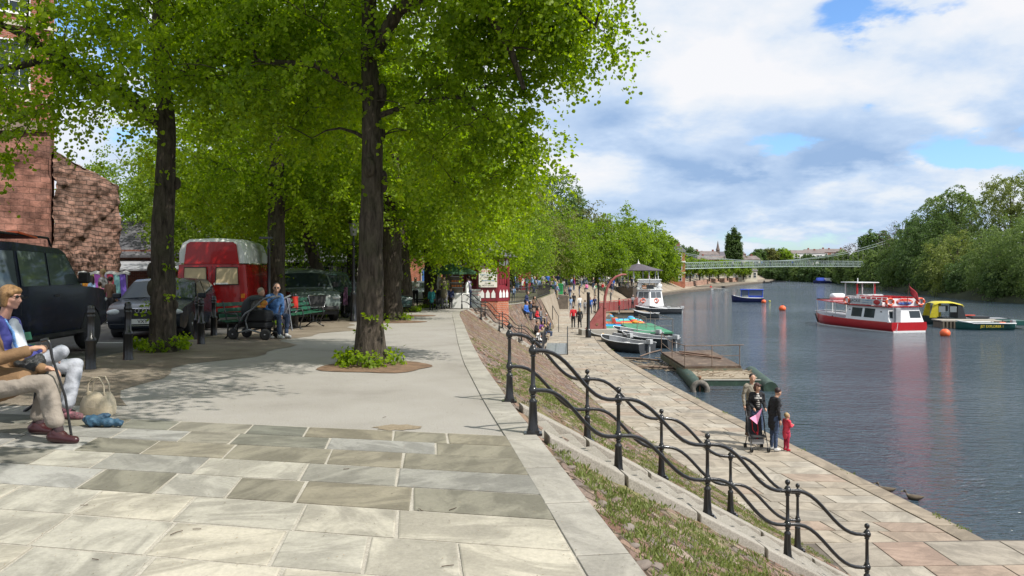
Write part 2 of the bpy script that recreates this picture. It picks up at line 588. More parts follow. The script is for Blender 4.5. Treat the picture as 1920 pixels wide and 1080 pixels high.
def slab_mat(name, cols, streak=0.5, vs=1.6):
 m = bpy.data.materials.new(name)
 m.use_nodes = True
 t = NT(m)
 b = m.node_tree.nodes['Principled BSDF']
 b.inputs['Roughness'].default_value = 0.8
 b.inputs['Specular IOR Level'].default_value = 0.3
 at = t.n('ShaderNodeAttribute', attribute_name='rnd')
 rp = t.n('ShaderNodeValToRGB')
 k = len(cols)
 rp.color_ramp.elements[0].position = 0
 rp.color_ramp.elements[0].color = c4(cols[0])
 rp.color_ramp.elements[1].position = 1
 rp.color_ramp.elements[1].color = c4(cols[-1])
 for i in range(1, k - 1):
  e = rp.color_ramp.elements.new(i / (k - 1))
  e.color = c4(cols[i])
 t.l(at, 'Fac', rp, 'Fac')
 tc = t.n('ShaderNodeTexCoord')
 mu = t.n('ShaderNodeMath', operation='MULTIPLY')
 mu.inputs[1].default_value = 917.0
 t.l(at, 'Fac', mu, 0)
 vr = t.n('ShaderNodeVectorRotate', rotation_type='Z_AXIS')
 t.l(tc, 'Object', vr, 'Vector')
 t.l(mu, 0, vr, 'Angle')
 ad = t.n('ShaderNodeVectorMath', operation='ADD')
 t.l(vr, 0, ad, 0)
 t.l(mu, 0, ad, 1)
 mp = t.n('ShaderNodeMapping')
 mp.inputs['Scale'].default_value = (1.0, 2.2, 1.0)
 t.l(ad, 0, mp, 'Vector')
 n = t.n('ShaderNodeTexNoise', i_Scale=vs, i_Detail=9.0, i_Roughness=0.6, i_Distortion=0.8)
 t.l(mp, 0, n, 'Vector')
 mr = t.n('ShaderNodeMapRange', interpolation_type='SMOOTHSTEP')
 mr.inputs['From Min'].default_value = 0.40
 mr.inputs['From Max'].default_value = 0.60
 mr.inputs['To Min'].default_value = 1 - streak
 mr.inputs['To Max'].default_value = 1.12
 t.l(n, 'Fac', mr, 'Value')
 f = t.n('ShaderNodeTexNoise', i_Scale=38, i_Detail=5.0, i_Roughness=0.7)
 t.l(tc, 'Object', f, 'Vector')
 m2 = t.n('ShaderNodeMapRange')
 m2.inputs['From Min'].default_value = 0.3
 m2.inputs['From Max'].default_value = 0.7
 m2.inputs['To Min'].default_value = 0.86
 m2.inputs['To Max'].default_value = 1.12
 t.l(f, 'Fac', m2, 'Value')
 mm = t.n('ShaderNodeMath', operation='MULTIPLY')
 t.l(mr, 0, mm, 0)
 t.l(m2, 0, mm, 1)
 g = t.n('ShaderNodeTexNoise', i_Scale=0.9, i_Detail=7.0, i_Roughness=0.7)
 t.l(tc, 'Object', g, 'Vector')
 m3 = t.n('ShaderNodeMapRange')
 m3.inputs['From Min'].default_value = 0.35
 m3.inputs['From Max'].default_value = 0.6
 m3.inputs['To Min'].default_value = 0.82
 m3.inputs['To Max'].default_value = 1.03
 t.l(g, 'Fac', m3, 'Value')
 m4 = t.n('ShaderNodeMath', operation='MULTIPLY')
 t.l(mm, 0, m4, 0)
 t.l(m3, 0, m4, 1)
 mx = t.n('ShaderNodeMix', data_type='RGBA', blend_type='MULTIPLY')
 mx.inputs['Factor'].default_value = 1
 t.l(rp, 'Color', mx, 6)
 t.l(m4, 0, mx, 7)
 t.l(mx, 2, b, 'Base Color')
 bp = t.n('ShaderNodeBump', i_Strength=0.35, i_Distance=0.006)
 t.l(f, 'Fac', bp, 'Height')
 t.l(bp, 'Normal', b, 'Normal')
 return m
M_SLAB = slab_mat('riven_sandstone', [(.18, .18, .15), (.24, .215, .16), (.25, .24, .205), (.325, .32, .30), (.39, .37, .315), (.44, .405, .33)], 0.24)
M_QSLAB = slab_mat('quay_sandstone', [(.32, .235, .185), (.32, .265, .205), (.29, .265, .225), (.35, .30, .235), (.36, .32, .26), (.37, .335, .28)], 0.17)
def slabs(name, quads, vals, mat, zj=0.003):
 """quads: list of 4 (x,y,z) corners; each a thin worn slab with a soft edge"""
 V, Fc, rv = [], [], []
 for q, v in zip(quads, vals):
  q = [Vector(p) for p in q]
  cc = sum(q, Vector()) / 4
  tlt = [rng.uniform(-zj, zj) for _ in range(4)]
  o = len(V)
  for i, p in enumerate(q):
   V.append((p.x, p.y, p.z - 0.02))
  for i, p in enumerate(q):
   V.append((p.x, p.y, p.z + tlt[i] - 0.003))
  for i, p in enumerate(q):
   d = (cc - p)
   d.z = 0
   d.normalize()
   V.append((p.x + d.x * .012, p.y + d.y * .012, p.z + tlt[i]))
  for i in range(4):
   j = (i + 1) % 4
   Fc.append((o + i, o + j, o + 4 + j, o + 4 + i))
   Fc.append((o + 4 + i, o + 4 + j, o + 8 + j, o + 8 + i))
  Fc.append((o + 8, o + 9, o + 10, o + 11))
  rv += [v] * 9
 return np_mesh(name, np.array(V), np.array(Fc), mat, rnd=np.array(rv))
mb = MB()
mb.add([(-900, -60, -6), (1400, -60, -6), (1400, 1500, -6), (-900, 1500, -6)], [(0, 1, 2, 3)])
tag(mb.build('riverbed', M_BED), kind='structure')
def water_mat():
 m = bpy.data.materials.new('river_water')
 m.use_nodes = True
 t = NT(m)
 b = m.node_tree.nodes['Principled BSDF']
 b.inputs['Base Color'].default_value = (0.036, 0.058, 0.078, 1)
 b.inputs['Roughness'].default_value = 0.06
 b.inputs['IOR'].default_value = 1.333
 b.inputs['Specular IOR Level'].default_value = 0.55
 tc = t.n('ShaderNodeTexCoord')
 hs = []
 for (sx, sy, s, d, wgt, rz) in ((1.0, 2.3, 1.6, 4.0, 1.0, 0.15), (1.0, 2.2, 5.0, 3.0, 0.5, -0.25), (1.0, 2.0, 0.28, 3.0, 1.5, 0.3)):
  mp = t.n('ShaderNodeMapping')
  mp.inputs['Scale'].default_value = (sx, sy, 1)
  mp.inputs['Rotation'].default_value = (0, 0, rz)
  t.l(tc, 'Object', mp, 'Vector')
  n = t.n('ShaderNodeTexNoise', i_Scale=s, i_Detail=d, i_Roughness=0.5, i_Distortion=0.35)
  t.l(mp, 0, n, 'Vector')
  mu = t.n('ShaderNodeMath', operation='MULTIPLY')
  mu.inputs[1].default_value = wgt
  t.l(n, 'Fac', mu, 0)
  hs.append(mu)
 g = t.n('ShaderNodeTexNoise', i_Scale=0.05, i_Detail=4.0, i_Roughness=0.6)
 t.l(tc, 'Object', g, 'Vector')
 gm = t.n('ShaderNodeMapRange')
 gm.inputs['From Min'].default_value = 0.35
 gm.inputs['From Max'].default_value = 0.65
 gm.inputs['To Min'].default_value = 0.55
 gm.inputs['To Max'].default_value = 1.25
 t.l(g, 'Fac', gm, 'Value')
 a = t.n('ShaderNodeMath', operation='ADD')
 t.l(hs[0], 0, a, 0)
 t.l(hs[1], 0, a, 1)
 a2 = t.n('ShaderNodeMath', operation='ADD')
 t.l(a, 0, a2, 0)
 t.l(hs[2], 0, a2, 1)
 a3 = t.n('ShaderNodeMath', operation='MULTIPLY')
 t.l(a2, 0, a3, 0)
 t.l(gm, 0, a3, 1)
 bp = t.n('ShaderNodeBump', i_Strength=0.85, i_Distance=0.22)
 t.l(a3, 0, bp, 'Height')
 t.l(bp, 'Normal', b, 'Normal')
 return m
mb = MB()
mb.add([(-30, -60, ZW), (1200, -60, ZW), (1200, 420, ZW), (-30, 420, ZW)], [(0, 1, 2, 3)])
tag(mb.build('water', water_mat()), kind='structure')
ss = densify(6)
rows = []
for s in ss:
 e = EQ(_E, s)
 q = [e[0]]
 ext = -90 if e[1] < 120 else -260
 xs = [e[0] + (ext - e[0]) * k for k in (0, .02, .05, .1, .2, .35, .6, 1)]
 rows.append([(x, e[1] + (0.10 * (e[0] - x) if e[1] < 60 else 0), zt(e[1])) for x in xs])
mb = MB()
ia = next(i for i, s in enumerate(ss) if s >= 13)
mb.loft([[Vector(p) for p in r] for r in rows[:ia + 1]], 0)
tag(mb.build('promenade', M_PROM), kind='structure')
mb = MB()
mb.loft([[Vector(p) for p in r] for r in rows[ia:]], 0)
tag(mb.build('terrace_ground', M_LAND), kind='structure')
def strip(name, mat, xl, xr, y0, y1, dz, n=40, kind='structure'):
 mb = MB()
 rws = []
 for i in range(n + 1):
  y = y0 + (y1 - y0) * i / n
  L = xl(y) if callable(xl) else xl
  Rr = xr(y) if callable(xr) else xr
  row = []
  for k in range(9):
   x = L + (Rr - L) * k / 8
   row.append((x, y, hter(x, y) + dz))
  rws.append(row)
 mb.loft(rws, 0, True)
 return tag(mb.build(name, mat), kind=kind)
def hter(x, y):
 """height of the terrace sheet at (x, y)"""
 s = s_of_y(_E, y)
 e = EQ(_E, s)
 yy = y
 for _ in range(3):
  e = EQ(_E, s_of_y(_E, yy))
  if e[1] < 60:
   yy = y - 0.10 * (e[0] - x)
 return zt(yy)
strip('road', M_ROAD, -60, lambda y: -7.35 - 0.02 * (y - 12), -4, 62, 0.006)
strip('soil_strip', M_DIRT, lambda y: -7.3 - 0.02 * (y - 12), lambda y: -4.9 + 0.35 * math.sin(y * 0.9) + 0.2 * math.sin(y * 2.3), 9.2, 60, 0.005, 90)
KIN = lambda y: (1.1 - .11 * y) - 0.27          # inner side of the coping
mb = MB()
yr = [-3.0, 0.0, .75, 1.5, 2.1, 2.7, 3.3, 3.9, 4.48, 5.03, 5.58, 6.11, 6.63, 7.08, 7.52]
base = [(KIN(-3) + .02, -3, 0.003), (KIN(7.52) + .02, 7.54, 0.003), (-9.5, 7.54 + .21 * (KIN(7.5) + 9.5), 0.003), (-9.5, 0, 0.003)]
mb.add(base, [(0, 1, 2, 3)])
tag(mb.build('paving_bed', M_MORTAR), kind='structure')
quads, vals = [], []
for i in range(1, len(yr) - 1):
 y0, y1 = yr[i], yr[i + 1]
 x = 0.0
 xr0 = KIN(y0)
 first = True
 while x < 10.0:
  wd = rng.uniform(0.5, 1.08)
  g = 0.011
  a0, a1 = x + g, x + wd - g
  def pt(a, yy):
   xx = KIN(yy) - a + (0.0 if a < .05 else rng.uniform(-.006, .006))
   return (xx, yy + .21 * a + rng.uniform(-.004, .004), 0.010)
  q = [pt(a0, y0 + g), pt(a0, y1 - g), pt(a1, y1 - g), pt(a1, y0 + g)]
  quads.append(q)
  yy = y0 + .21 * x
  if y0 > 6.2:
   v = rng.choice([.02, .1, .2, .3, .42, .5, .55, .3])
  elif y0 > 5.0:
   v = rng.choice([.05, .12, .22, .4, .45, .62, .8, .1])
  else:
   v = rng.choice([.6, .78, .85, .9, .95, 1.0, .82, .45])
  vals.append(min(1, max(0, v + rng.uniform(-.04, .04))))
  x += wd
slabs('flagstone_paving', quads, vals, M_SLAB, 0.0015)['kind'] = 'structure'
quads, vals = [], []
pts = []
for s in np.linspace(0, s_of_y(_E, 60), 400):
 pts.append(Vector((*EQ(_E, s), 0)))
acc = [0]
for a, b in zip(pts, pts[1:]):
 acc.append(acc[-1] + (b - a).length)
def edge_at(d):
 x = float(np.interp(d, acc, [p.x for p in pts]))
 y = float(np.interp(d, acc, [p.y for p in pts]))
 x2 = float(np.interp(d + .2, acc, [p.x for p in pts]))
 y2 = float(np.interp(d + .2, acc, [p.y for p in pts]))
 tdir = Vector((x2 - x, y2 - y, 0))
 if tdir.length < 1e-6:
  tdir = Vector((0, 1, 0))
 tdir.normalize()
 return Vector((x, y, 0)), tdir
d = 0.0
while d < acc[-1] - 1.5:
 L = rng.uniform(0.9, 1.5)
 p0, t0 = edge_at(d + .006)
 p1, t1 = edge_at(d + L - .006)
 n0 = Vector((-t0.y, t0.x, 0))
 n1_ = Vector((-t1.y, t1.x, 0))
 wd = .27
 q = []
 for p, n, a in ((p0, n0, -.03), (p1, n1_, -.03), (p1, n1_, wd), (p0, n0, wd)):
  pp = p + n * a
  q.append((pp.x, pp.y, hter(pp.x, p.y) + .012))
 quads.append(q)
 vals.append(rng.uniform(.5, .72))
 d += L
M_COPE = slab_mat('coping_stone', [(.27, .25, .21), (.33, .31, .27), (.37, .35, .31)], 0.12)
slabs('kerb_coping', quads, vals, M_COPE, 0.001)['kind'] = 'structure'
def bank_mat():
 m = bpy.data.materials.new('cobbled_bank')
 m.use_nodes = True
 t = NT(m)
 b = m.node_tree.nodes['Principled BSDF']
 b.inputs['Roughness'].default_value = 0.95
 b.inputs['Specular IOR Level'].default_value = 0.2
 tc = t.n('ShaderNodeTexCoord')
 ds = t.n('ShaderNodeTexNoise', i_Scale=2.5, i_Detail=3.0)
 t.l(tc, 'Object', ds, 'Vector')
 mxv = t.n('ShaderNodeMix', data_type='RGBA')
 mxv.inputs['Factor'].default_value = 0.06
 t.l(tc, 'Object', mxv, 6)
 t.l(ds, 'Color', mxv, 7)
 v = t.n('ShaderNodeTexVoronoi', feature='F1', i_Scale=5.0)
 t.l(mxv, 2, v, 'Vector')
 ve = t.n('ShaderNodeTexVoronoi', feature='DISTANCE_TO_EDGE', i_Scale=5.0)
 t.l(mxv, 2, ve, 'Vector')
 rp = t.n('ShaderNodeValToRGB')
 for i, (p, c) in enumerate([(0, (.15, .085, .065)), (.25, (.20, .125, .095)), (.5, (.165, .14, .125)), (.75, (.24, .16, .12)), (1, (.29, .23, .19))]):
  if i < 2:
   e = rp.color_ramp.elements[i]
   e.position = p
  else:
   e = rp.color_ramp.elements.new(p)
  e.color = c4(c)
 sepc = t.n('ShaderNodeSeparateColor')
 t.l(v, 'Color', sepc, 0)
 t.l(sepc, 0, rp, 'Fac')
 em = t.n('ShaderNodeMapRange')
 em.inputs['From Min'].default_value = 0.0
 em.inputs['From Max'].default_value = 0.07
 em.inputs['To Min'].default_value = 0.0
 t.l(ve, 'Distance', em, 'Value')
 soil = t.n('ShaderNodeMix', data_type='RGBA')
 soil.inputs[6].default_value = (.10, .08, .055, 1)
 t.l(em, 0, soil, 'Factor')
 t.l(rp, 'Color', soil, 7)
 n = t.n('ShaderNodeTexNoise', i_Scale=0.7, i_Detail=9.0, i_Roughness=0.72)
 t.l(tc, 'Object', n, 'Vector')
 g = t.n('ShaderNodeMapRange', interpolation_type='SMOOTHSTEP')
 g.inputs['From Min'].default_value = 0.50
 g.inputs['From Max'].default_value = 0.64
 g.inputs['To Max'].default_value = 0.85
 t.l(n, 'Fac', g, 'Value')
 n2 = t.n('ShaderNodeTexNoise', i_Scale=30, i_Detail=4.0)
 t.l(tc, 'Object', n2, 'Vector')
 gr = t.n('ShaderNodeValToRGB')
 gr.color_ramp.elements[0].position = .35
 gr.color_ramp.elements[0].color = (.10, .11, .035, 1)
 gr.color_ramp.elements[1].position = .65
 gr.color_ramp.elements[1].color = (.25, .23, .10, 1)
 t.l(n2, 'Fac', gr, 'Fac')
 mx = t.n('ShaderNodeMix', data_type='RGBA')
 t.l(g, 0, mx, 'Factor')
 t.l(soil, 2, mx, 6)
 t.l(gr, 'Color', mx, 7)
 n3 = t.n('ShaderNodeTexNoise', i_Scale=60, i_Detail=4.0)
 t.l(tc, 'Object', n3, 'Vector')
 sm = t.n('ShaderNodeMapRange')
 sm.inputs['From Min'].default_value = .3
 sm.inputs['From Max'].default_value = .7
 sm.inputs['To Min'].default_value = .7
 sm.inputs['To Max'].default_value = 1.25
 t.l(n3, 'Fac', sm, 'Value')
 m5 = t.n('ShaderNodeMix', data_type='RGBA', blend_type='MULTIPLY')
 m5.inputs['Factor'].default_value = 1
 t.l(mx, 2, m5, 6)
 t.l(sm, 0, m5, 7)
 t.l(m5, 2, b, 'Base Color')
 ad = t.n('ShaderNodeMath', operation='MULTIPLY_ADD')
 ad.inputs[1].default_value = 0.3
 t.l(n2, 'Fac', ad, 0)
 t.l(em, 0, ad, 2)
 bp = t.n('ShaderNodeBump', i_Strength=0.9, i_Distance=0.03)
 t.l(ad, 0, bp, 'Height')
 t.l(bp, 'Normal', b, 'Normal')
 return m
M_BANK = bank_mat()
def bank_pt(s, k):
 e, q = EQ(_E, s), EQ(_Q, s)
 x, y = e[0] + (q[0] - e[0]) * k, e[1] + (q[1] - e[1]) * k
 z = zt(e[1]) + (ZQ - zt(e[1])) * k - 0.06 * math.sin(PI * min(1, k * 1.02)) ** 0.6
 return Vector((x, y, z))
rows = []
sst = list(np.linspace(1.0, s_of_y(_E, 20), 260)) + list(np.linspace(s_of_y(_E, 20), s_of_y(_E, 62), 160))[1:]
for s in sst:
 near = s < 6.5
 row = []
 for k in np.linspace(0, 1, 70 if True else 30):
  p = bank_pt(s, float(k))
  if 0.01 < k < 0.99:
   c = noise.noise(p * 3.3) * .035 + noise.noise(p * 9.0) * .022 + noise.noise(p * 0.8) * .05
   p.z += c
  row.append(p)
 rows.append(row)
mb = MB()
mb.loft(rows, 0, True)
tag(mb.build('cobbled_embankment', M_BANK), kind='structure')
rows = []
for s in densify(4, s_of_y(_E, 62), len(ST) - 1):
 rows.append([bank_pt(s, k) + Vector((0, 0, .14 * math.sin(PI * min(1, k)) ** .6)) for k in (0, .25, .5, .75, 1)])
mb = MB()
mb.loft(rows, 0, True)
M_FARBANK = ground_mat('worn_paving_far', [(.24, .19, .14), (.31, .26, .20), (.35, .30, .24)], 0.5, 12, 0.2)
tag(mb.build('sloping_paving', M_FARBANK), kind='structure')
ssq = densify(8)
mb = MB()
mb.loft([[(*EQ(_Q, s), ZQ - .008), (*EQ(_W, s), ZQ - .008)] for s in ssq], 0, False)
tag(mb.build('quay_bed', M_MORT2), kind='structure')
mb = MB()
M_QWALL = pmat('quay_wall_stone', (.12, .10, .08), .8, var=.35, vs=2, bump=.6, bs=12)
mb.loft([[(*EQ(_W, s), ZQ - .01), (EQ(_W, s)[0] + .03, EQ(_W, s)[1], ZQ - .25), (EQ(_W, s)[0] + .05, EQ(_W, s)[1], -5.9)] for s in ssq], 0, False)
tag(mb.build('quay_wall', M_QWALL), kind='structure')
quads, vals = [], []
def quay_pt(y, f):
 """f 0 at slope foot .. 1 at river wall; stations by distance"""
 sq, sw = s_of_y(_Q, y), s_of_y(_W, y)
 q, w_ = EQ(_Q, sq), EQ(_W, sw)
 return (q[0] + (w_[0] - q[0]) * f, y, ZQ)
y = 13.9
while y < 118:
 dy = rng.uniform(.5, .72) * (1 + max(0, y - 40) * .02)
 L = quay_pt(y, 1)[0] - quay_pt(y, 0)[0]
 cope = .42
 x = 0.0
 sk = -.06
 while x < L - cope - .25:
  wd = rng.uniform(.6, 1.35) * (1 + max(0, y - 40) * .015)
  if x + wd > L - cope - .4:
   wd = L - cope - x
  g = .010 + (.003 if y < 40 else 0)
  q = []
  for (a, yy) in ((x + g, y + g), (x + wd - g, y + g), (x + wd - g, y + dy - g), (x + g, y + dy - g)):
   LL = quay_pt(yy, 1)[0] - quay_pt(yy, 0)[0]
   p = quay_pt(yy, a / LL if a < L * .6 else 1 - (L - a) / LL)
   q.append((p[0], p[1] + sk * (a - L), ZQ + .004))
  quads.append(q)
  vals.append(min(1, max(0, rng.choice([.12, .3, .45, .5, .6, .62, .7, .8, .9, .95, .55]) + rng.uniform(-.05, .05))))
  x += wd
 y += dy
slabs('quay_paving', quads, vals, M_QSLAB, 0.003)['kind'] = 'structure'
quads, vals = [], []
y = 13.9
while y < 116:
 L = rng.uniform(1.0, 1.6)
 q = []
 for (yy, f) in ((y + .01, 0), (y + .01, 1), (y + L - .01, 1), (y + L - .01, 0)):
  p = quay_pt(yy, 1)
  q.append((p[0] + (-.40 if f == 0 else .03), p[1], ZQ + .010))
 quads.append(q)
 vals.append(rng.uniform(.2, .7))
 y += L
M_QCOPE = slab_mat('quay_coping', [(.24, .20, .15), (.30, .25, .19), (.34, .30, .24)], .2)
slabs('quay_coping', quads, vals, M_QCOPE, .002)['kind'] = 'structure'
ZP = ZQ + .10
mb = MB()
poly = [(3.5, 4, -5.8), (11.5, 4, -5.8), (11.2, 13.85, -5.8), (8.4, 13.95, -5.8), (3.5, 13.65, -5.8)]
mb.prism(poly, (0, 0, 5.8 + ZP - .012), 0)
tag(mb.build('landing_base', M_QWALL), kind='structure')
quads, vals = [], []
y = 8.2
while y < 13.7:
 dy = rng.uniform(.62, .85)
 if y + dy > 13.3:
  dy = 13.72 - y
 x = 5.2
 while x < 11.1:
  wd = rng.uniform(.8, 1.5)
  x1 = min(x + wd, 11.3)
  g = .012
  f = lambda xx: .03 * (xx - 3.5)
  quads.append([(x + g, y + g + f(x), ZP), (x1 - g, y + g + f(x1), ZP), (x1 - g, y + dy - g + f(x1), ZP), (x + g, y + dy - g + f(x), ZP)])
  vals.append(min(1, max(0, rng.choice([.02, .1, .3, .5, .6, .75, .9]) + rng.uniform(-.05, .05))))
  x = x1
 y += dy
slabs('landing_paving', quads, vals, M_QSLAB, .003)['kind'] = 'structure'
RB = [(40, -60), (48, 20), (60, 70), (73, 115), (73.5, 134), (84, 180), (104, 243), (112, 300), (116, 330), (300, 345), (700, 350)]
mb = MB()
rws = []
for i, (x, y) in enumerate(RB):
 a = RB[max(i - 1, 0)]
 b = RB[min(i + 1, len(RB) - 1)]
 d = Vector((b[0] - a[0], b[1] - a[1])).normalized()
 n = Vector((d.y, -d.x))
 if i > 8:
  n = Vector((0, 0)) if False else Vector((d.y, -d.x))
 rws.append([(x, y, -5.9), (x + n.x * .5, y + n.y * .5, -3.3), (x + n.x * 5, y + n.y * 5, -1.8), (x + n.x * 25, y + n.y * 25, 1.5), (x + n.x * 60, y + n.y * 60 if i < 8 else y - 5, 4)])
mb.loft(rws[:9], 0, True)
tag(mb.build('far_river_bank', ground_mat('dark_green_bank', [(.02, .028, .012), (.05, .055, .025)], .5, 6, .5)), kind='structure')  # dark green and brown ground along the far bank
mb = MB()
mb.loft([[(-700, 332, -5), (105, 330, -5), (112, 328, -5), (1200, 325, -5)], [(-700, 333, -2.6), (105, 331, -3.2), (112, 329, -3.2), (1200, 326, -3.2)],
   [(-700, 350, -1.6), (105, 350, -2), (140, 350, -2), (1200, 350, -2)], [(-800, 480, 3), (105, 460, 1.0), (180, 460, 1.5), (1300, 470, 2)],
   [(-900, 900, 6), (100, 900, 5), (300, 900, 5), (1400, 900, 6)], [(-2500, 2600, 2), (200, 2600, 2), (900, 2600, 2), (3200, 2600, 2)]], 0, True)
tag(mb.build('distant_ground', M_LAND), kind='structure')
M_BARK = None
def bark_mat():
 m = bpy.data.materials.new('lime_bark')
 m.use_nodes = True
 t = NT(m)
 b = m.node_tree.nodes['Principled BSDF']
 b.inputs['Roughness'].default_value = 0.95
 b.inputs['Specular IOR Level'].default_value = 0.15
 tc = t.n('ShaderNodeTexCoord')
 mp = t.n('ShaderNodeMapping')
 mp.inputs['Scale'].default_value = (1, 1, 0.22)
 t.l(tc, 'Object', mp, 'Vector')
 n = t.n('ShaderNodeTexNoise', i_Scale=14, i_Detail=8.0, i_Roughness=0.7, i_Distortion=.6)
 t.l(mp, 0, n, 'Vector')
 rp = t.n('ShaderNodeValToRGB')
 rp.color_ramp.elements[0].position = .35
 rp.color_ramp.elements[0].color = (.022, .018, .014, 1)
 rp.color_ramp.elements[1].position = .68
 rp.color_ramp.elements[1].color = (.12, .098, .078, 1)
 t.l(n, 'Fac', rp, 'Fac')
 n2 = t.n('ShaderNodeTexNoise', i_Scale=1.8, i_Detail=5.0)
 t.l(tc, 'Object', n2, 'Vector')
 mr = t.n('ShaderNodeMapRange')
 mr.inputs['From Min'].default_value = .5
 mr.inputs['From Max'].default_value = .72
 mr.inputs['To Max'].default_value = .4
 t.l(n2, 'Fac', mr, 'Value')
 mx = t.n('ShaderNodeMix', data_type='RGBA')
 mx.inputs[7].default_value = (.07, .08, .035, 1)
 t.l(mr, 0, mx, 'Factor')
 t.l(rp, 'Color', mx, 6)
 t.l(mx, 2, b, 'Base Color')
 bp = t.n('ShaderNodeBump', i_Strength=1.0, i_Distance=0.04)
 t.l(n, 'Fac', bp, 'Height')
 t.l(bp, 'Normal', b, 'Normal')
 return m
M_BARK = bark_mat()
M_LEAF = leaf_mat('lime_leaves', (.085, .150, .010), (.275, .375, .035), .62)
M_LEAF2 = leaf_mat('lime_leaves_far', (.072, .130, .012), (.220, .310, .038), .54)
M_LEAFO = leaf_mat('olive_leaves', (.070, .085, .020), (.190, .200, .060), .35)
M_WILLOW = leaf_mat('willow_leaves', (.060, .100, .024), (.175, .240, .070), .42)
M_WILLOW2 = leaf_mat('willow_leaves_yellow', (.09, .12, .025), (.22, .26, .075), .45)
M_DARKL = leaf_mat('dark_leaves', (.038, .070, .020), (.110, .175, .050), .38)
M_MIDL = leaf_mat('mid_green_leaves', (.045, .085, .022), (.120, .190, .050), .35)
M_BARE = leaf_mat('bare_twigs', (.07, .055, .045), (.16, .13, .11), .05)
def leaves(P, D, size, seed, fold=0.25, six=True, jit=.35, slim=1.0):
 """P (n,3) leaf bases, D (n,3) leaf axes -> vertices, faces. Each leaf: base, two shoulders a side, tip"""
 g = np.random.default_rng(seed)
 n = len(P)
 D = D / (np.linalg.norm(D, axis=1, keepdims=True) + 1e-9)
 N = g.normal(size=(n, 3))
 N[:, 2] = np.abs(N[:, 2]) + .35
 S = np.cross(D, N)
 S /= (np.linalg.norm(S, axis=1, keepdims=True) + 1e-9)
 U = np.cross(S, D)
 L = size * g.uniform(1 - jit, 1 + jit, size=(n, 1))
 if six:
  prof = [(0, 0, 0), (.30, .48, 1), (.72, .40, .8), (1.0, 0, 0), (.72, -.40, .8), (.30, -.48, 1)]
  V = np.stack([P + D * L * a + S * L * b + U * L * fold * c * abs(b) for a, b, c in prof], axis=1)
  base = (np.arange(n) * 6)[:, None]
  F_ = np.concatenate([base + np.array([0, 3, 2, 1]), base + np.array([0, 5, 4, 3])], axis=1).reshape(-1, 4)
  return V.reshape(-1, 3), F_, 2
 prof = [(0, 0, 0), (.45, .42 * slim, 1), (1.0, 0, 0), (.45, -.42 * slim, 1)]
 V = np.stack([P + D * L * a + S * L * b + U * L * fold * c * abs(b) for a, b, c in prof], axis=1)
 F_ = (np.arange(n) * 4)[:, None] + np.array([0, 3, 2, 1])
 return V.reshape(-1, 3), F_, 1
def cluster_leaves(C, Rr, Dir, per, size, seed, droop=.5, six=True, spread=1.0, twig=6):
 """leaf sprays: each cluster has a few twigs running outward and drooping, leaves along them"""
 g = np.random.default_rng(seed)
 k = len(C)
 T = twig
 td = Dir[:, None, :] * .7 + g.normal(size=(k, T, 3)) * .75 * spread
 td[:, :, 2] *= .6
 td /= np.linalg.norm(td, axis=2, keepdims=True)
 m = max(1, per // T)
 u = g.uniform(0.05, 1, size=(k, T, m))
 r = Rr[:, None, None]
 base = C[:, None, None, :] + td[:, :, None, :] * (u * r)[..., None]
 base[..., 2] -= droop * r * u ** 2 * .8
 base += g.normal(size=base.shape) * (.07 * r)[..., None]
 ax = td[:, :, None, :] * .6 + g.normal(size=base.shape) * .6
 ax[..., 2] -= .55
 P = base.reshape(-1, 3)
 D = ax.reshape(-1, 3)
 V, F_, q = leaves(P, D, size, seed + 1, six=six)
 cr = g.normal(0, .16, size=(k, 1, 1)) + g.normal(.5, .17, size=(k, T, m))
 rn = np.clip(cr.reshape(-1), 0, 1)
 return V, F_, np.repeat(rn, q)
def sample_clusters(ells, n, seed, inner=.35, lump=.25):
 g = np.random.default_rng(seed)
 W_ = np.array([e[6] if len(e) > 6 else e[3] * e[4] * e[5] for e in ells], dtype=float)
 W_ /= W_.sum()
 out = []
 idx = g.choice(len(ells), size=n * 3, p=W_)
 for i in idx:
  e = ells[i]
  v = g.normal(size=3)
  v /= np.linalg.norm(v)
  rr = (inner ** 3 + (1 - inner ** 3) * g.uniform()) ** (1 / 3)
  lobe = 1 + lump * noise.noise(Vector((v[0] * 2.2 + seed, v[1] * 2.2, v[2] * 2.2)))
  p = np.array(e[:3]) + v * np.array(e[3:6]) * rr * lobe
  out.append(p)
  if len(out) >= n:
   break
 return np.array(out)
def limb(mb, a, b, ra, rb, sag=.12, seg=6, n=5, side=.08, g=None):
 g = g or rng
 a, b = Vector(a), Vector(b)
 L = (b - a).length
 pts, rad = [], []
 off = Vector((g.uniform(-1, 1), g.uniform(-1, 1), g.uniform(-.3, .6))) * L * side
 for i in range(n):
  t = i / (n - 1)
  p = a.lerp(b, t) + off * math.sin(PI * t) + Vector((0, 0, L * sag * math.sin(PI * t)))
  pts.append(p)
  rad.append(ra + (rb - ra) * t ** .8)
 mb.tube(pts, rad, seg, 0, caps=False)
 return pts
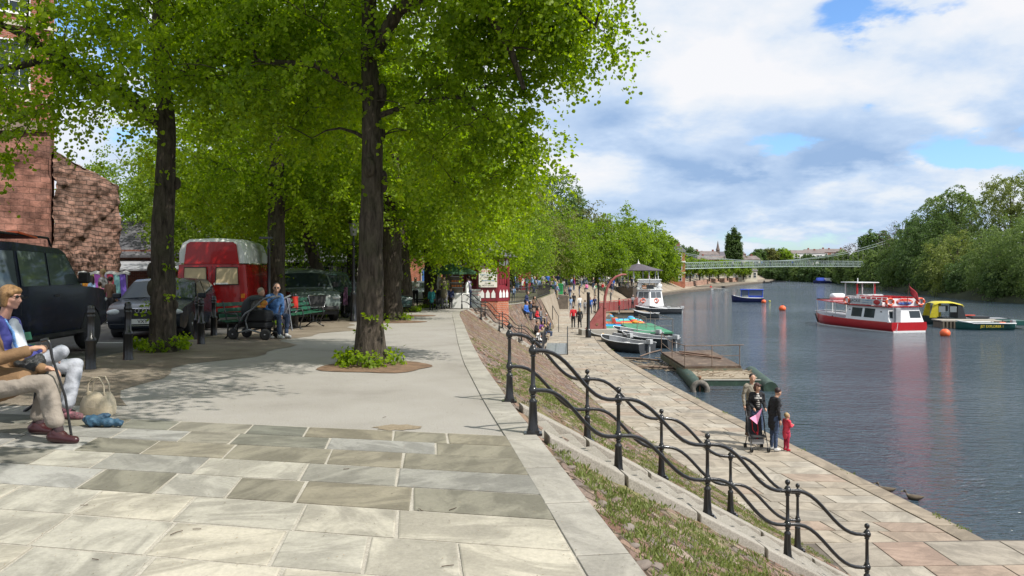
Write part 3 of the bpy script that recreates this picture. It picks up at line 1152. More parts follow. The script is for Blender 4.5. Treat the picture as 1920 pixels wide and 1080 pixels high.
def trunk_rows(pts, rads, seed, seg=20, flare=1.5, knob=.06):
 """organic trunk skin with root flare, burrs and flutes"""
 P = [Vector(p) for p in pts]
 N = 40
 rows = []
 cum = [0]
 for a, b in zip(P, P[1:]):
  cum.append(cum[-1] + (b - a).length)
 for i in range(N + 1):
  d = cum[-1] * (i / N) ** 1.3
  c = Vector([float(np.interp(d, cum, [p[j] for p in P])) for j in range(3)])
  r = float(np.interp(d, cum, rads))
  fl = 1 + (flare - 1) * math.exp(-d / .28)
  row = []
  for k in range(seg):
   t = 2 * PI * k / seg
   q = Vector((math.cos(t), math.sin(t), 0))
   nz = noise.noise(Vector((q.x * 1.3 + seed, q.y * 1.3, c.z * 1.4)))
   n2 = noise.noise(Vector((q.x * 3 + seed * 2, q.y * 3, c.z * 3.5)))
   flute = 1 + (.12 * math.cos(5 * t + seed) * math.exp(-d / .35))
   rr = r * fl * flute * (1 + nz * knob * 3.0 + n2 * knob * 1.2)
   row.append(c + q * rr)
  rows.append(row)
 return rows
def lime_tree(label, base, lean=(0, 0), h=8.0, r0=.27, crown=None, ncl=300, per=200, leaf=.075, crad=.8, seed=1, limbs=None, group='lime trees along the promenade', mat=None, six=True, name='lime_tree', bare_to=2.2, trunkpts=None, sprouts=60, minz=None):
 g = random.Random(seed)
 bx, by, bz = base
 root = thing(name, label, 'tree', base, 0, group)
 if trunkpts is None:
  trunkpts = [(0, 0, -.15), (lean[0] * .2, lean[1] * .2, h * .2), (lean[0] * .5, lean[1] * .5, h * .5), (lean[0], lean[1], h)]
 tr = [r0 * 1.0, r0 * .95, r0 * .8, r0 * .35]
 mb = MB()
 mb.loft(trunk_rows(trunkpts, tr[:len(trunkpts)] if len(trunkpts) == 4 else list(np.linspace(r0, r0 * .35, len(trunkpts))), seed), 0, True, close=True)
 for _ in range(5):
  z = g.uniform(.6, h * .5)
  t_ = g.uniform(0, 2 * PI)
  cx = np.interp(z, [p[2] for p in trunkpts], [p[0] for p in trunkpts])
  cy = np.interp(z, [p[2] for p in trunkpts], [p[1] for p in trunkpts])
  mb.ball((cx + math.cos(t_) * r0 * .82, cy + math.sin(t_) * r0 * .82, z), (r0 * g.uniform(.25, .45), r0 * g.uniform(.25, .45), r0 * g.uniform(.4, .8)), 10, 7)
 trunk = mb.build('trunk', M_BARK, root)
 C = sample_clusters(crown, ncl, seed, .30)
 if minz is not None:
  C[:, 2] = np.maximum(C[:, 2], minz + g.uniform(0, .3))
 tz = [p[2] for p in trunkpts]
 nodes = []
 for z in np.linspace(h * .38, h, 10):
  nodes.append((Vector((np.interp(z, tz, [p[0] for p in trunkpts]), np.interp(z, tz, [p[1] for p in trunkpts]), z)), 0.0, r0 * .5))
 lb = MB()
 for L in (limbs or []):
  pts = [Vector(p) for p in L[0]]
  lb.tube(pts, list(np.linspace(L[1], L[2], len(pts))), 8, 0, caps=False)
  for i, p in enumerate(pts[1:]):
   nodes.append((p, .5 * (i + 1), L[1] * .6))
 order = sorted(range(len(C)), key=lambda i: min((Vector(C[i]) - n[0]).length for n in nodes[:10]))
 NP = np.array([tuple(n[0]) for n in nodes])
 NC = [n[1] for n in nodes]
 NR = [n[2] for n in nodes]
 dirs = np.zeros_like(C)
 for i in order:
  p = Vector(C[i])
  dd = np.linalg.norm(NP - C[i], axis=1) + np.array(NC) * .35 + np.maximum(0, NP[:, 2] - C[i][2]) * .25
  j = int(np.argmin(dd))
  q = Vector(NP[j])
  L = (p - q).length
  r1 = max(.009, min(NR[j] * .55, .018 + .016 * L))
  pts = limb(lb, q, p, r1, .006 if L < 3 else .012, .10, 5 if r1 < .05 else 7, 5, .10, g)
  dv = (pts[-1] - pts[-2])
  dirs[i] = tuple(dv.normalized()) if dv.length > 1e-5 else (0, 0, 1)
  for a, f in ((2, .5), (4, 1.0)):
   NP = np.vstack([NP, np.array([tuple(pts[a])])])
   NC.append(NC[j] + L * f)
   NR.append(r1 * (.75 if a == 2 else .45))
 lb.build('limbs', M_BARK, root)
 V, F_, rn = cluster_leaves(C, np.array([crad * g.uniform(.7, 1.25) for _ in C]), dirs, per, leaf, seed * 13 + 5, six=six)
 np_mesh('crown', V, F_, mat or M_LEAF, root, rn)
 if sprouts:
  g2 = np.random.default_rng(seed + 99)
  k = sprouts
  th = g2.uniform(0, 2 * PI, k)
  rr = r0 * 1.2 + g2.uniform(0, .2, k)
  SC = np.stack([rr * np.cos(th), rr * np.sin(th), g2.uniform(.02, .18, k)], 1)
  SD = np.stack([np.cos(th), np.sin(th), np.full(k, .9)], 1)
  V, F_, rn = cluster_leaves(SC, g2.uniform(.10, .2, k), SD, 14, .055, seed + 7, droop=-.2, six=six)
  np_mesh('foliage', V, F_, mat or M_LEAF, root, rn)
  k = 14
  th = g2.uniform(0, 2 * PI, k)
  zz_ = g2.uniform(.5, h * .5, k)
  cxs = np.interp(zz_, tz, [p[0] for p in trunkpts])
  cys = np.interp(zz_, tz, [p[1] for p in trunkpts])
  SC = np.stack([cxs + r0 * .95 * np.cos(th), cys + r0 * .95 * np.sin(th), zz_], 1)
  SD = np.stack([np.cos(th), np.sin(th), np.full(k, .2)], 1)
  V, F_, rn = cluster_leaves(SC, g2.uniform(.12, .28, k), SD, 12, .065, seed + 8, six=six)
  np_mesh('bark_leaves', V, F_, mat or M_LEAF, root, rn)
 return root
def E_(cx, cy, cz, rx, ry, rz, w=None):
 return (cx, cy, cz, rx, ry, rz) if w is None else (cx, cy, cz, rx, ry, rz, w)
DENS = 1.0
lime_tree('lime tree behind the bench, only its overhanging boughs showing at the top left', (-7.2, 5.2, 0), (.2, .1), 8.5, .26,
   [E_(.6, 1.2, 6.6, 3.6, 3.4, 2.9), E_(1.8, .2, 5.2, 2.3, 2.2, 1.2)], 62, 130, .065, .7, 21)
lime_tree('lime tree of which only a few big pale leaves hang in at the top edge', (-1.6, -2.4, 0), h=9.0, r0=.27,
   crown=[E_(-.2, 4.6, 7.6, 2.3, 2.8, 1.9, 22), E_(1.5, 9.6, 6.9, 1.4, 1.7, 1.0, 12), E_(-1.2, 7.6, 7.0, 2.4, 2.2, 1.2, 12), E_(.25, 7.3, 4.05, .4, .4, .12, .5)], ncl=180, per=110, leaf=.075, crad=.75, seed=77, sprouts=0)
b = G(305, 655, 0)
fx = b.y / FOC
lime_tree('dark lime trunk with two burrs beside the parked estate car, spreading over the wall', (b.x, b.y, 0), h=9.0, r0=.245,
   trunkpts=[(0, 0, -.15), (.0, 0, 2.2), (.08, 0, 4.2), (-.12, .1, 6.2), (.0, 0, 9)],
   crown=[E_(.6, 0, 7.4, 3.6, 4.2, 3.3, 60), E_(-2.0, -.8, 5.0, 1.6, 1.8, .9, 4), E_(2.8, 0, 5.5, 1.8, 2.2, 1.3, 10), E_(-2.6, -2.0, 3.9, 1.2, 1.2, .7, 3)], ncl=400, per=210, leaf=.066, crad=.85, seed=3,
   limbs=[([(0.05, 0, 4.3), (-.7, -.3, 4.9), (-1.3, -.6, 5.25), (-1.9, -1.0, 5.3), (-2.6, -1.3, 5.0)], .13, .05),
     ([(-1.3, -.6, 5.25), (-1.9, -1.2, 5.7), (-2.7, -1.8, 6.1)], .09, .04),
     ([(-.1, 0, 5.0), (.6, .2, 5.6), (1.4, .3, 5.9), (2.4, .2, 5.7)], .1, .04)])
b = G(692, 685, 0)
lime_tree('biggest lime tree mid promenade with tall bare trunk, its bough over the river slope', (b.x, b.y, 0), h=9.5, r0=.238,
   trunkpts=[(0, 0, -.15), (.03, 0, 1.8), (.05, 0, 3.6), (-.02, 0, 5.2), (.1, .1, 9.5)],
   crown=[E_(-.3, 0.4, 7.9, 3.75, 4.2, 3.6, 75), E_(2.3, .1, 5.5, 1.2, 2.0, 1.1, 12), E_(1.7, .5, 4.0, 1.4, 1.7, 1.3, 9), E_(-1.8, .4, 4.8, 2.2, 2.4, 1.1, 8), E_(1.7, .8, 3.6, .8, 1.5, .9, 8), E_(3.0, -.4, 5.6, .85, 1.2, .9, 6), E_(2.3, -1.2, 8.4, 1.9, 2.2, 1.5, 14), E_(2.6, -1.7, 6.8, 1.4, 1.9, .8, 9), E_(3.3, .2, 8.7, 2.1, 2.3, 1.5, 18), E_(2.9, -2.3, 8.9, 1.8, 2.0, 1.3, 10)], ncl=670, per=225, leaf=.060, crad=.8, seed=5,  # last four lobes sit above the view, added to shade the promenade
   limbs=[([(.05, 0, 5.0), (.5, -.2, 5.7), (1.2, -.5, 5.95), (1.9, -.7, 5.6), (2.3, -.8, 4.9), (2.5, -.8, 4.3)], .13, .035),
     ([(1.2, -.5, 5.95), (2.2, -.4, 6.3), (2.9, -.5, 6.0), (3.6, -.6, 5.3)], .08, .03),
     ([(.02, 0, 4.0), (.8, .1, 4.3), (1.4, .2, 4.4), (2.0, .3, 4.0)], .05, .02),
     ([(0, 0, 4.4), (-.9, .1, 4.9), (-1.9, .2, 5.0)], .08, .03)])
b = G(735, 600, -.30)
lime_tree('second river side lime, half hidden by the big trunk', (b.x, b.y, hter(b.x, b.y)), h=9.5, r0=.36,
   crown=[E_(0, 0, 7.2, 4.0, 4.2, 3.6, 60), E_(2.2, 0, 4.4, 2.0, 2.2, 1.6, 14), E_(-1.5, 0, 4.2, 2.0, 2.2, 1.0, 8)], ncl=340, per=150, leaf=.085, crad=.95, seed=8)
b = G(764, 584, -.45)
lime_tree('third lime of the river side row, right of the two thick trunks', (b.x, b.y, hter(b.x, b.y)), h=9.5, r0=.34, lean=(-.9, 0),
   crown=[E_(.3, 0, 7.0, 3.9, 4.0, 3.6, 60), E_(2.4, 0, 4.0, 1.9, 2.4, 1.8, 16)], ncl=300, per=140, leaf=.098, crad=1.0, seed=9)
b = A(808, 562, 43)
lime_tree('lime tree beside the white folded parasol at the head of the promenade', (b.x, b.y, hter(b.x, b.y)), h=9.5, r0=.36,
   crown=[E_(0.2, 0, 6.8, 4.2, 4.2, 3.6, 60), E_(2.6, -1, 3.9, 2.2, 2.4, 1.6, 16)], ncl=300, per=120, leaf=.115, crad=1.1, seed=10)
b = A(838, 560, 52)
lime_tree('slender dark lime trunk behind the ice cream cart', (b.x, b.y, hter(b.x, b.y)), h=9.5, r0=.30,
   crown=[E_(0.2, 0, 6.6, 4.0, 4.2, 3.4, 60), E_(2.6, 0, 4.0, 2.0, 2.4, 1.5, 12)], ncl=250, per=110, leaf=.13, crad=1.2, seed=11)
b = A(518, 575, 25.5)
lime_tree('lime tree right behind the couple with the black pushchair', (b.x, b.y, hter(b.x, b.y)), h=9, r0=.30,
   crown=[E_(0, 0, 7.0, 4.2, 4.2, 3.4, 60), E_(-1.5, .5, 4.6, 2.2, 2.2, 1.1, 10), E_(1.8, 0, 4.5, 2, 2.2, 1.2, 10), E_(2.6, -3.2, 7.2, 2.4, 2.4, 1.8, 20)], ncl=380, per=150, leaf=.085, crad=1.0, seed=12)  # last lobe added to the crown to cast shade on the van
b = A(607, 568, 31)
lime_tree('lime tree with a trunk leaning to the left behind the green benches', (b.x, b.y, hter(b.x, b.y)), lean=(-1.4, .2), h=8.5, r0=.32,
   trunkpts=[(0, 0, -.1), (-.08, 0, 1.2), (-.45, 0, 2.6), (-.85, 0, 3.8), (-1.2, 0, 8.5)],
   crown=[E_(-.6, 0, 6.8, 3.9, 4.0, 3.2, 60), E_(1.2, .5, 4.4, 2.2, 2.2, 1.2, 12), E_(-2.2, 0, 4.2, 2.0, 2.0, 1.0, 8)], ncl=300, per=140, leaf=.095, crad=1.05, seed=14)
k = 0
for (px, py, d, lab) in ((660, 560, 42, 'lime tree behind the small dark saloon car and the street lamp'), (455, 560, 40, 'lime tree behind the white roof of the red van'),
       (395, 560, 50, 'tall lime tree filling the gap above the left edge of the red van'), (560, 560, 55, 'lime tree rising behind the veranda pavilion'),
       (262, 560, 52, 'lime tree beyond the end of the sandstone wall'), (640, 555, 62, 'lime tree between the pavilion and the brick house'), (720, 555, 60, 'lime tree in front of the brick house with a blue door'),
       (330, 555, 66, 'lime tree far behind the red van on its left')):
 b = A(px, py, d)
 lime_tree(lab, (b.x, b.y, hter(b.x, b.y)), h=9, r0=.3, crown=[E_(0, 0, 6.6, 4.6, 4.4, 3.6, 60), E_(1.4, 0, 3.9, 2.6, 2.4, 1.3, 12), E_(-1.4, 0, 4.0, 2.6, 2.4, 1.3, 12)], ncl=250, per=100, leaf=.145, crad=1.25, seed=30 + k, six=False, sprouts=0,
    mat=M_LEAF2)
 k += 1
M_BLACK = pmat('black_iron_paint', (.012, .012, .013), .28, var=.3, vs=6, bump=.12, bs=60, coat=.3)
M_IRON = pmat('dull_black_iron', (.02, .02, .021), .5, var=.3, vs=6)
M_STEP = ground_mat('step_stone', [(.24, .22, .185), (.33, .305, .265), (.37, .345, .305)], 1.2, 60, .5)
M_RISER = M_STEP
M_RUST = pmat('rusty_steel', (.16, .075, .04), .85, var=.5, vs=3, bump=.5, bs=30, col2=(.30, .17, .10))
M_REDP = pmat('faded_red_paint', (.25, .055, .05), .55, var=.2, vs=2, col2=(.34, .11, .10))
M_GREENP = pmat('bench_green', (.012, .085, .045), .35, var=.2, vs=4)
M_WHITE = pmat('white_paint', (.78, .78, .76), .35, var=.06, vs=3)
M_RUB = pmat('rubber', (.022, .022, .023), .7, var=.2, vs=8)
M_CHROME = pmat('chrome', (.62, .62, .64), .18, metal=1.0, var=.05)
M_ALU = pmat('dull_aluminium', (.45, .46, .48), .38, metal=.8, var=.12, vs=5)
M_GLASS = glass_mat()
M_WOOD = pmat('weathered_wood', (.20, .15, .10), .8, var=.3, vs=4, bump=.4, bs=30)
def stairs(name, label, P0, P1, wdir, width, z0, z1, nstep):
 """solid flight from P0 (top, near side) to P1 (foot); wdir goes across to the far side"""
 P0, P1 = Vector(P0), Vector(P1)
 root = thing(name, label, 'steps', (P0.x, P0.y, z0))
 u = (P1 - P0)
 u.z = 0
 run = u.length
 u.normalize()
 wv = Vector(wdir).normalized() * width
 tr = run / nstep
 rz = (z0 - z1) / nstep
 mb = MB()
 for i in range(nstep):
  a = u * (tr * i) + Vector((0, 0, -rz * (i + 1) + (z0 - z0)))
  nose = .02
  c = [a - u * nose, a + u * (tr), a + u * (tr) + wv, a - u * nose + wv]
  g = Vector((0, 0, .0))
  mb.prism([p + g - Vector((0, 0, rz + .10)) for p in c], (0, 0, rz + .10), 0)
 mb.build('treads', M_STEP, root, bevel=.012)
 for off, sgn in ((wv * 0 - wv.normalized() * .17, 1), (wv + wv.normalized() * .17, -1)):
  w_ = wv.normalized() * .15
  k = MB()
  nseg = 7
  for j in range(nseg):
   t0, t1 = j / nseg + .003, (j + 1) / nseg - .003
   a = off + u * (run * t0) + Vector((0, 0, -(z0 - z1) * t0 + .02))
   b = off + u * (run * t1) + Vector((0, 0, -(z0 - z1) * t1 + .02))
   k.prism([a - w_, b - w_, b + w_, a + w_], (0, 0, -.5), 0)
  k.build('side_kerb', M_STEP, root, bevel=.015)
 return root
U1 = Vector((.928, .372, 0))
near0 = Vector((.20, 7.62, 0))
far0 = Vector((-.03, 9.22, 0))
footn = near0 + U1 * (5.6 / .928)
stairs('stone_steps', 'near flight of worn stone steps between two iron railings down to the quay', near0 + U1 * .12 + Vector((-.02, .17, 0)), footn + Vector((-.02, .17, 0)), (far0 - near0), 1.27, 0.0, ZQ, 19)
POST_PROF = [(.062, 0), (.062, .015), (.050, .02), (.044, .06), (.047, .08), (.040, .10), (.034, .27), (.036, .29), (.030, .30), (.024, .33), (.020, .36)]
def rail_post(root, p, h_low=.42, h_top=.80, s=1.0):
 mb = MB()
 mb.box((p.x, p.y, p.z + .012), (.17, .13, .024))
 mb.box((p.x, p.y, p.z + .035), (.12, .10, .03))
 mb.lathe([(.056 * s, .02), (.052 * s, .07), (.046 * s, .09), (.036 * s, .30), (.040 * s, .315), (.036 * s, .33), (.022 * s, .345), (.021 * s, h_low - .06), (.03, h_low - .05), (.022, h_low - .04)], (p.x, p.y, p.z), 10)
 mb.ball((p.x, p.y, p.z + h_low), (.042, .042, .046))
 mb.lathe([(.022, h_low), (.030, h_low + .045), (.021, h_low + .055), (.019, h_top - .06), (.03, h_top - .05), (.021, h_top - .04), (.022, h_top)], (p.x, p.y, p.z), 10)
 mb.ball((p.x, p.y, p.z + h_top), (.044, .044, .046))
 mb.lathe([(.022, h_top), (.028, h_top + .045), (.012, h_top + .055), (.012, h_top + .07)], (p.x, p.y, p.z), 10)
 mb.ball((p.x, p.y, p.z + h_top + .095), (.030, .030, .032))
 mb.build('post', M_BLACK, root)
def swoop(a, b, rise=.0, n=14):
 """handrail between posts: leaves level, dips along the slope, arrives level (S curve)"""
 pts = []
 for i in range(n + 1):
  t = i / n
  e = t - math.sin(2 * PI * t) / (2 * PI) * .95
  pts.append(Vector((a.x + (b.x - a.x) * t, a.y + (b.y - a.y) * t, a.z + (b.z - a.z) * e)))
 return pts
def railing(name, label, posts, h_low=.42, h_top=.80, r=.021, group=None):
 root = thing(name, label, 'railing', tuple(posts[0]), 0, group)
 P = [Vector(p) - Vector(posts[0]) for p in posts]
 for p in P:
  rail_post(root, p, h_low, h_top)
 for hh in (h_top, h_low):
  mb = MB()
  pts = []
  for a, b in zip(P, P[1:]):
   pts += swoop(a + Vector((0, 0, hh)), b + Vector((0, 0, hh)))[:-1]
  pts.append(P[-1] + Vector((0, 0, hh)))
  mb.tube(pts, r, 8)
  mb.build('handrail' if hh == h_top else 'lower_rail', M_BLACK, root)
 return root
nearposts = [(.20, 7.62, 0.0), (1.10, 8.27, -.57), (2.13, 8.72, -1.14), (3.10, 9.0, -1.72), (4.10, 9.24, -2.29)]
farposts = [(-.03, 9.45, 0.0), (.95, 10.1, -.62), (1.98, 10.6, -1.21), (2.95, 10.8, -1.76), (3.92, 10.98, -2.30)]
railing('stair_railing', 'black iron railing with ball finials on the near side of the near steps', nearposts)
railing('stair_railing', 'black iron railing with ball finials on the far side of the near steps', farposts)
p0 = Vector((-2.35, 41.0, hter(-2.6, 41)))
p1 = Vector((1.45, 43.2, ZQ))
stairs('stone_steps', 'far flight of stone steps running down beside the ice cream kiosk', p0 + Vector((.1, 0, 0)), p1, (.1, 1, 0), 1.5, p0.z, ZQ, 16)
fp = []
for (px, py, d) in ((866, 582, 40.6), (902, 600, 41.0), (936, 622, 41.6), (973, 645, 42.2), (1008, 663, 42.8)):
 a = A(px, py, d)
 fp.append(tuple(a))
railing('stair_railing', 'black iron railing on the near side of the far steps by the kiosk', fp, .45, .82, .022)
fp2 = [(p[0] + .15, p[1] + 1.75, p[2]) for p in fp]
railing('stair_railing', 'black iron railing on the far side of the far steps by the kiosk', fp2, .45, .82, .022)
BOL = [(170, 695), (240, 677), (370, 636), (401, 627)]
def bollard(loc, label, first=None):
 if first:
  return dup(first, loc, 0, label)
 root = thing('bollard', label, 'bollard', loc, 0, 'black cast iron bollards along the carriageway')
 mb = MB()
 mb.lathe([(.085, -.05), (.085, .03), (.078, .05), (.075, .42), (.086, .44), (.086, .47), (.070, .49), (.068, .50), (.055, .51), (.052, .80), (.062, .82), (.062, .845), (.050, .86)], seg=16)
 mb.build('shaft', M_BLACK, root)
 mb = MB()
 mb.lathe([(.05, .86), (.066, .875), (.066, .90), (.052, .93), (.058, .95), (.05, .985), (.02, 1.0)], seg=16)
 mb.build('cap', M_BLACK, root)
 return root
BL = ['black bollard nearest the bench, in front of the four wheel drive', 'black bollard in front of the dark estate car grille', 'black bollard just right of the dark lime trunk with two burrs', 'black bollard behind the red van corner, second right of the dark trunk']
b0 = None
for (px, py), lab in zip(BOL, BL):
 g = G(px, py, -.02 if py > 650 else -.1)
 o = bollard((g.x, g.y, hter(g.x, g.y)), lab, b0)
 b0 = b0 or o
g = A(377, 640, 17.3)
bollard((g.x, g.y, hter(g.x, g.y)), 'black bollard standing close behind the one right of the dark trunk', b0)
for (px, py, d, lab) in ((643, 583, 31, 'small black bollard behind the leaning lime trunk'), (655, 579, 34, 'small black bollard left of the purple bundle'), (586, 590, 27.5, 'black bollard beside the second green bench')):
 g = A(px, py, d)
 bollard((g.x, g.y, hter(g.x, g.y)), lab, b0)
g = A(553, 592, 23.6)
rb = thing('bollard', 'black bollard with a red band behind the seated man', 'bollard', (g.x, g.y, hter(g.x, g.y)), 0)
mb = MB()
mb.lathe([(.10, -.05), (.10, .35), (.11, .37), (.10, .40), (.09, .41), (.09, .95), (.07, 1.02), (.02, 1.04)], seg=14)
mb.build('shaft', M_BLACK, rb)
mb = MB()
mb.lathe([(.094, .55), (.094, .93)], seg=14)
mb.build('band', pmat('red_band', (.5, .03, .02), .4), rb)
def street_lamp(loc, label, h=4.2, s=1.0, group=None, crown=True):
 root = thing('street_lamp', label, 'street lamp', loc, 0, group)
 mb = MB()
 mb.lathe([(.14, 0), (.14, .1), (.11, .14), (.10, .9), (.12, .95), (.07, 1.02), (.055, 1.1), (.045, h - .3), (.07, h - .25), (.04, h - .18), (.03, h)], seg=12)
 mb.build('column', M_BLACK, root)
 if crown:
  mb = MB()
  mb.lathe([(.10, h), (.17, h + .40), (.17, h + .42)], seg=8, smooth=False)
  mb.build('lantern', glass_mat('lamp_glass', (.25, .27, .26)), root)
  mb = MB()
  mb.lathe([(.20, h + .42), (.22, h + .46), (.08, h + .62), (.03, h + .68), (.02, h + .8)], seg=8, smooth=False)
  mb.tube([(-.32, 0, h - .3), (.32, 0, h - .3)], .012, 6)
  mb.build('cap', M_BLACK, root)
 return root
b = A(663, 560, 27.5)
street_lamp((b.x, b.y, hter(b.x, b.y)), 'old style black street lamp with glass lantern left of the biggest trunk', 2.55 + .4)
b = A(504, 575, 24.4)
rt = street_lamp((b.x, b.y, hter(b.x, b.y)), 'plain black lamp column by the right end of the red van', 2.65, crown=False)
mb = MB()
mb.box((-.08, 0, 2.70), (.42, .10, .07))
mb.build('arm', M_BLACK, rt, bevel=.01)
g = G(1103, 633, ZQ)
qp = thing('quay_post', 'tall plain black post on the quay edge behind the walking couple', 'post', g)
mb = MB()
mb.lathe([(.20, 0), (.20, .5), (.17, .55), (.15, .58), (.12, .62), (.105, 3.0), (.13, 3.03), (.11, 3.1), (.04, 3.12)], seg=14)
mb.build('shaft', M_BLACK, qp)
g = A(1122, 570, 82)
qp = thing('quay_post', 'black post on the quay edge beside the red fence, behind the davit', 'post', (g.x, g.y, ZQ))
mb = MB()
mb.lathe([(.14, 0), (.14, .5), (.10, .6), (.09, 3.0), (.12, 3.03), (.04, 3.1)], seg=12)
mb.build('shaft', M_BLACK, qp)
def bench(loc, rz, label, L=1.9, group='green slatted benches'):
 """sitter looks along +x"""
 root = thing('park_bench', label, 'bench', loc, rz, group)
 mb = MB()
 for i in range(5):
  mb.box((-.02 + .095 * i - .2, 0, .43 + .012 * abs(i - 2)), (.075, L, .028))
 mb.build('seat', M_GREENP, root, bevel=.006)
 mb = MB()
 for i in range(3):
  mb.box((-.29 - .05 * i, 0, .56 + .13 * i), (.025, L, .09), rot=(0, -.25, 0))
 mb.build('backrest', M_GREENP, root, bevel=.006)
 for s in (-1, 1):
  y = s * (L / 2 - .18)
  mb = MB()
  mb.tube([(.24, y, .0), (.10, y, .06), (.14, y, .22), (.22, y, .40)], [.022, .02, .02, .02], 8)
  mb.tube([(-.34, y, .0), (-.22, y, .08), (-.20, y, .25), (-.22, y, .40), (-.28, y, .55), (-.40, y, .88)], .02, 8)
  mb.tube([(-.24, y, .40), (.22, y, .40)], .018, 8)
  mb.tube([(.22, y, .40), (.20, y, .55), (.12, y, .62), (-.10, y, .60), (-.3, y, .62)], .016, 8)
  mb.tube([(.10, y, .06), (-.05, y, .16), (-.2, y, .10)], .014, 8)
  mb.build('leg', M_BLACK, root)
 return root
bench((-5.12, 7.85, 0), R(-4), 'green slatted bench the two women sit on', 2.3)
for (px, py, d, rz, lab) in ((575, 600, 23.6, R(-8), 'green slatted bench nearest behind the seated couple'), (603, 590, 27.6, R(-8), 'second green slatted bench by the leaning trunk'),
        (650, 583, 33.5, R(-8), 'farthest green slatted bench, left of the biggest trunk')):
 b = A(px, py, d)
 bench((b.x, b.y, hter(b.x, b.y)), rz, lab, 1.9)
b = A(503, 625, 19.4)
SEATB = (-6.15, 19.3, hter(-6.15, 19.3))
bench(SEATB, R(-35), 'dark bench the couple with the black pushchair sit on', 1.7)
M_TWIG = pmat('twig', (.07, .045, .03), .9)
for i, (px, py) in enumerate(((370, 993), (180, 1050), (790, 957), (330, 1000), (720, 783), (160, 948), (850, 955), (650, 880), (840, 1062))):
 g = G(px, py, .014)
 mb = MB()
 a = rng.uniform(0, PI)
 L = rng.uniform(.03, .09)
 pts = [(g.x + math.cos(a) * L * (t - .5) + rng.uniform(-.008, .008), g.y + math.sin(a) * L * (t - .5), .018) for t in (0, .33, .66, 1)]
 mb.tube(pts, .0025, 5)
 o = mb.build('twig', M_TWIG)
 tag(o, 'small brown twig lying loose on the pale paving', 'twig', 'twigs dropped on the paving')
gm = np.random.default_rng(31)
V_, F2 = [], []
for i in range(2600):
 x, y = gm.uniform(-5.5, .9), 3.6 + gm.uniform(0, 1) ** 1.4 * 14
 if x > KIN(y) + .3:
  continue
 r_ = gm.uniform(.003, .008)
 a = gm.uniform(0, PI)
 z = hter(x, y) + (.017 if y < 9 else .008)
 o_ = len(V_)
 ca, sa = math.cos(a), math.sin(a)
 for u_, v_, w_ in ((-1, 0, 0), (0, -.45, .25), (1.2, 0, .1), (0, .4, .3)):
  V_.append((x + (u_ * ca - v_ * sa) * r_, y + (u_ * sa + v_ * ca) * r_, z + w_ * r_))
 F2.append((o_, o_ + 1, o_ + 2, o_ + 3))
o = np_mesh('litter_grit', np.array(V_), np.array(F2), leaf_mat('grit', (.05, .035, .02), (.30, .22, .13), .1), rnd=gm.uniform(0, 1, len(F2)))
tag(o, 'fine brown bud scales and grit scattered over the paving', 'litter', kind='stuff')
M_GRASS = leaf_mat('weed_grass', (.075, .105, .022), (.23, .27, .085), .35)
def tufts(name, pts, seed, blade=.05, per=16):
 g = np.random.default_rng(seed)
 P = np.repeat(np.array(pts), per, axis=0)
 n = len(P)
 P[:, :2] += g.normal(0, .035, size=(n, 2))
 D = g.normal(0, .55, size=(n, 3))
 D[:, 2] = np.abs(D[:, 2]) + .7
 V, F_, q = leaves(P, D, blade, seed, fold=.2, six=False, jit=.6, slim=.3)
 rn = np.clip(g.normal(.5, .28, n), 0, 1)
 o = np_mesh(name, V, F_, M_GRASS, rnd=np.repeat(rn, q))
 return tag(o, kind='stuff')
pts = []
g = np.random.default_rng(5)
while len(pts) < 5600:
 s = g.uniform(1.3, 6.3)
 k = g.uniform(.02, .97)
 p = bank_pt(float(s), float(k))
 d = math.hypot(p.x - .2, p.y - 8.0)
 rel = Vector((p.x - near0.x, p.y - near0.y))
 across = rel.x * -U1.y + rel.y * U1.x
 if -.35 < across < 2.0 and p.y > 7.4 and p.y < 12:
  continue
 dens = noise.noise(Vector((p.x * .8, p.y * .8, 0))) + .25 + (0.5 if p.y < 7 else -.25)
 if g.uniform(-.3, .6) > dens:
  continue
 pts.append((p.x, p.y, p.z + noise.noise(p * 3.3) * .035 + noise.noise(p * 9.0) * .022 + noise.noise(p * 0.8) * .05))
tag(tufts('bank_grass', pts, 3, .036, 19), 'short weedy grass growing between the cobbles of the near slope', 'grass')
M_COB = pmat('cobble_stone', (.15, .11, .09), .85, var=.35, vs=3, bump=.5, bs=25, col2=(.23, .20, .175))
cm = MB()
for i in range(170):
 s = rng.uniform(1.4, 5.8)
 k = rng.uniform(.02, .97) if i % 3 else rng.uniform(.01, .08)
 p = bank_pt(s, k)
 rel = Vector((p.x - near0.x, p.y - near0.y))
 across = rel.x * -U1.y + rel.y * U1.x
 if -.4 < across < 2.0 and 7.4 < p.y < 12:
  continue
 p.z += noise.noise(p * 3.3) * .035 + noise.noise(p * 0.8) * .05
 r = rng.uniform(.02, .055)
 o0 = len(cm.V)
 cm.ball(p, (r * rng.uniform(.8, 1.4), r * rng.uniform(.8, 1.3), r * .55), 9, 6)
 for j in range(o0, len(cm.V)):
  v = Vector(cm.V[j])
  n = noise.noise(v * 14) * .018
  cm.V[j] = (v.x + n, v.y + n, v.z + n)
o = tag(cm.build('loose_cobbles', M_COB), 'rounded cobbles and stones set loosely in the near slope', 'cobbles', kind='stuff')
p = bank_pt(2.35, .33)
g = A(1325, 1056, 6.6)
mb = MB()
mb.ball((0, 0, 0), (.07, .05, .035), 12, 8)
tag(mb.build('stone', pmat('grey_stone', (.42, .44, .47), .7), loc=(3.05 * .53, 6.6, -.93)), 'smooth pale grey stone lying in the slope weeds near the camera', 'stone')
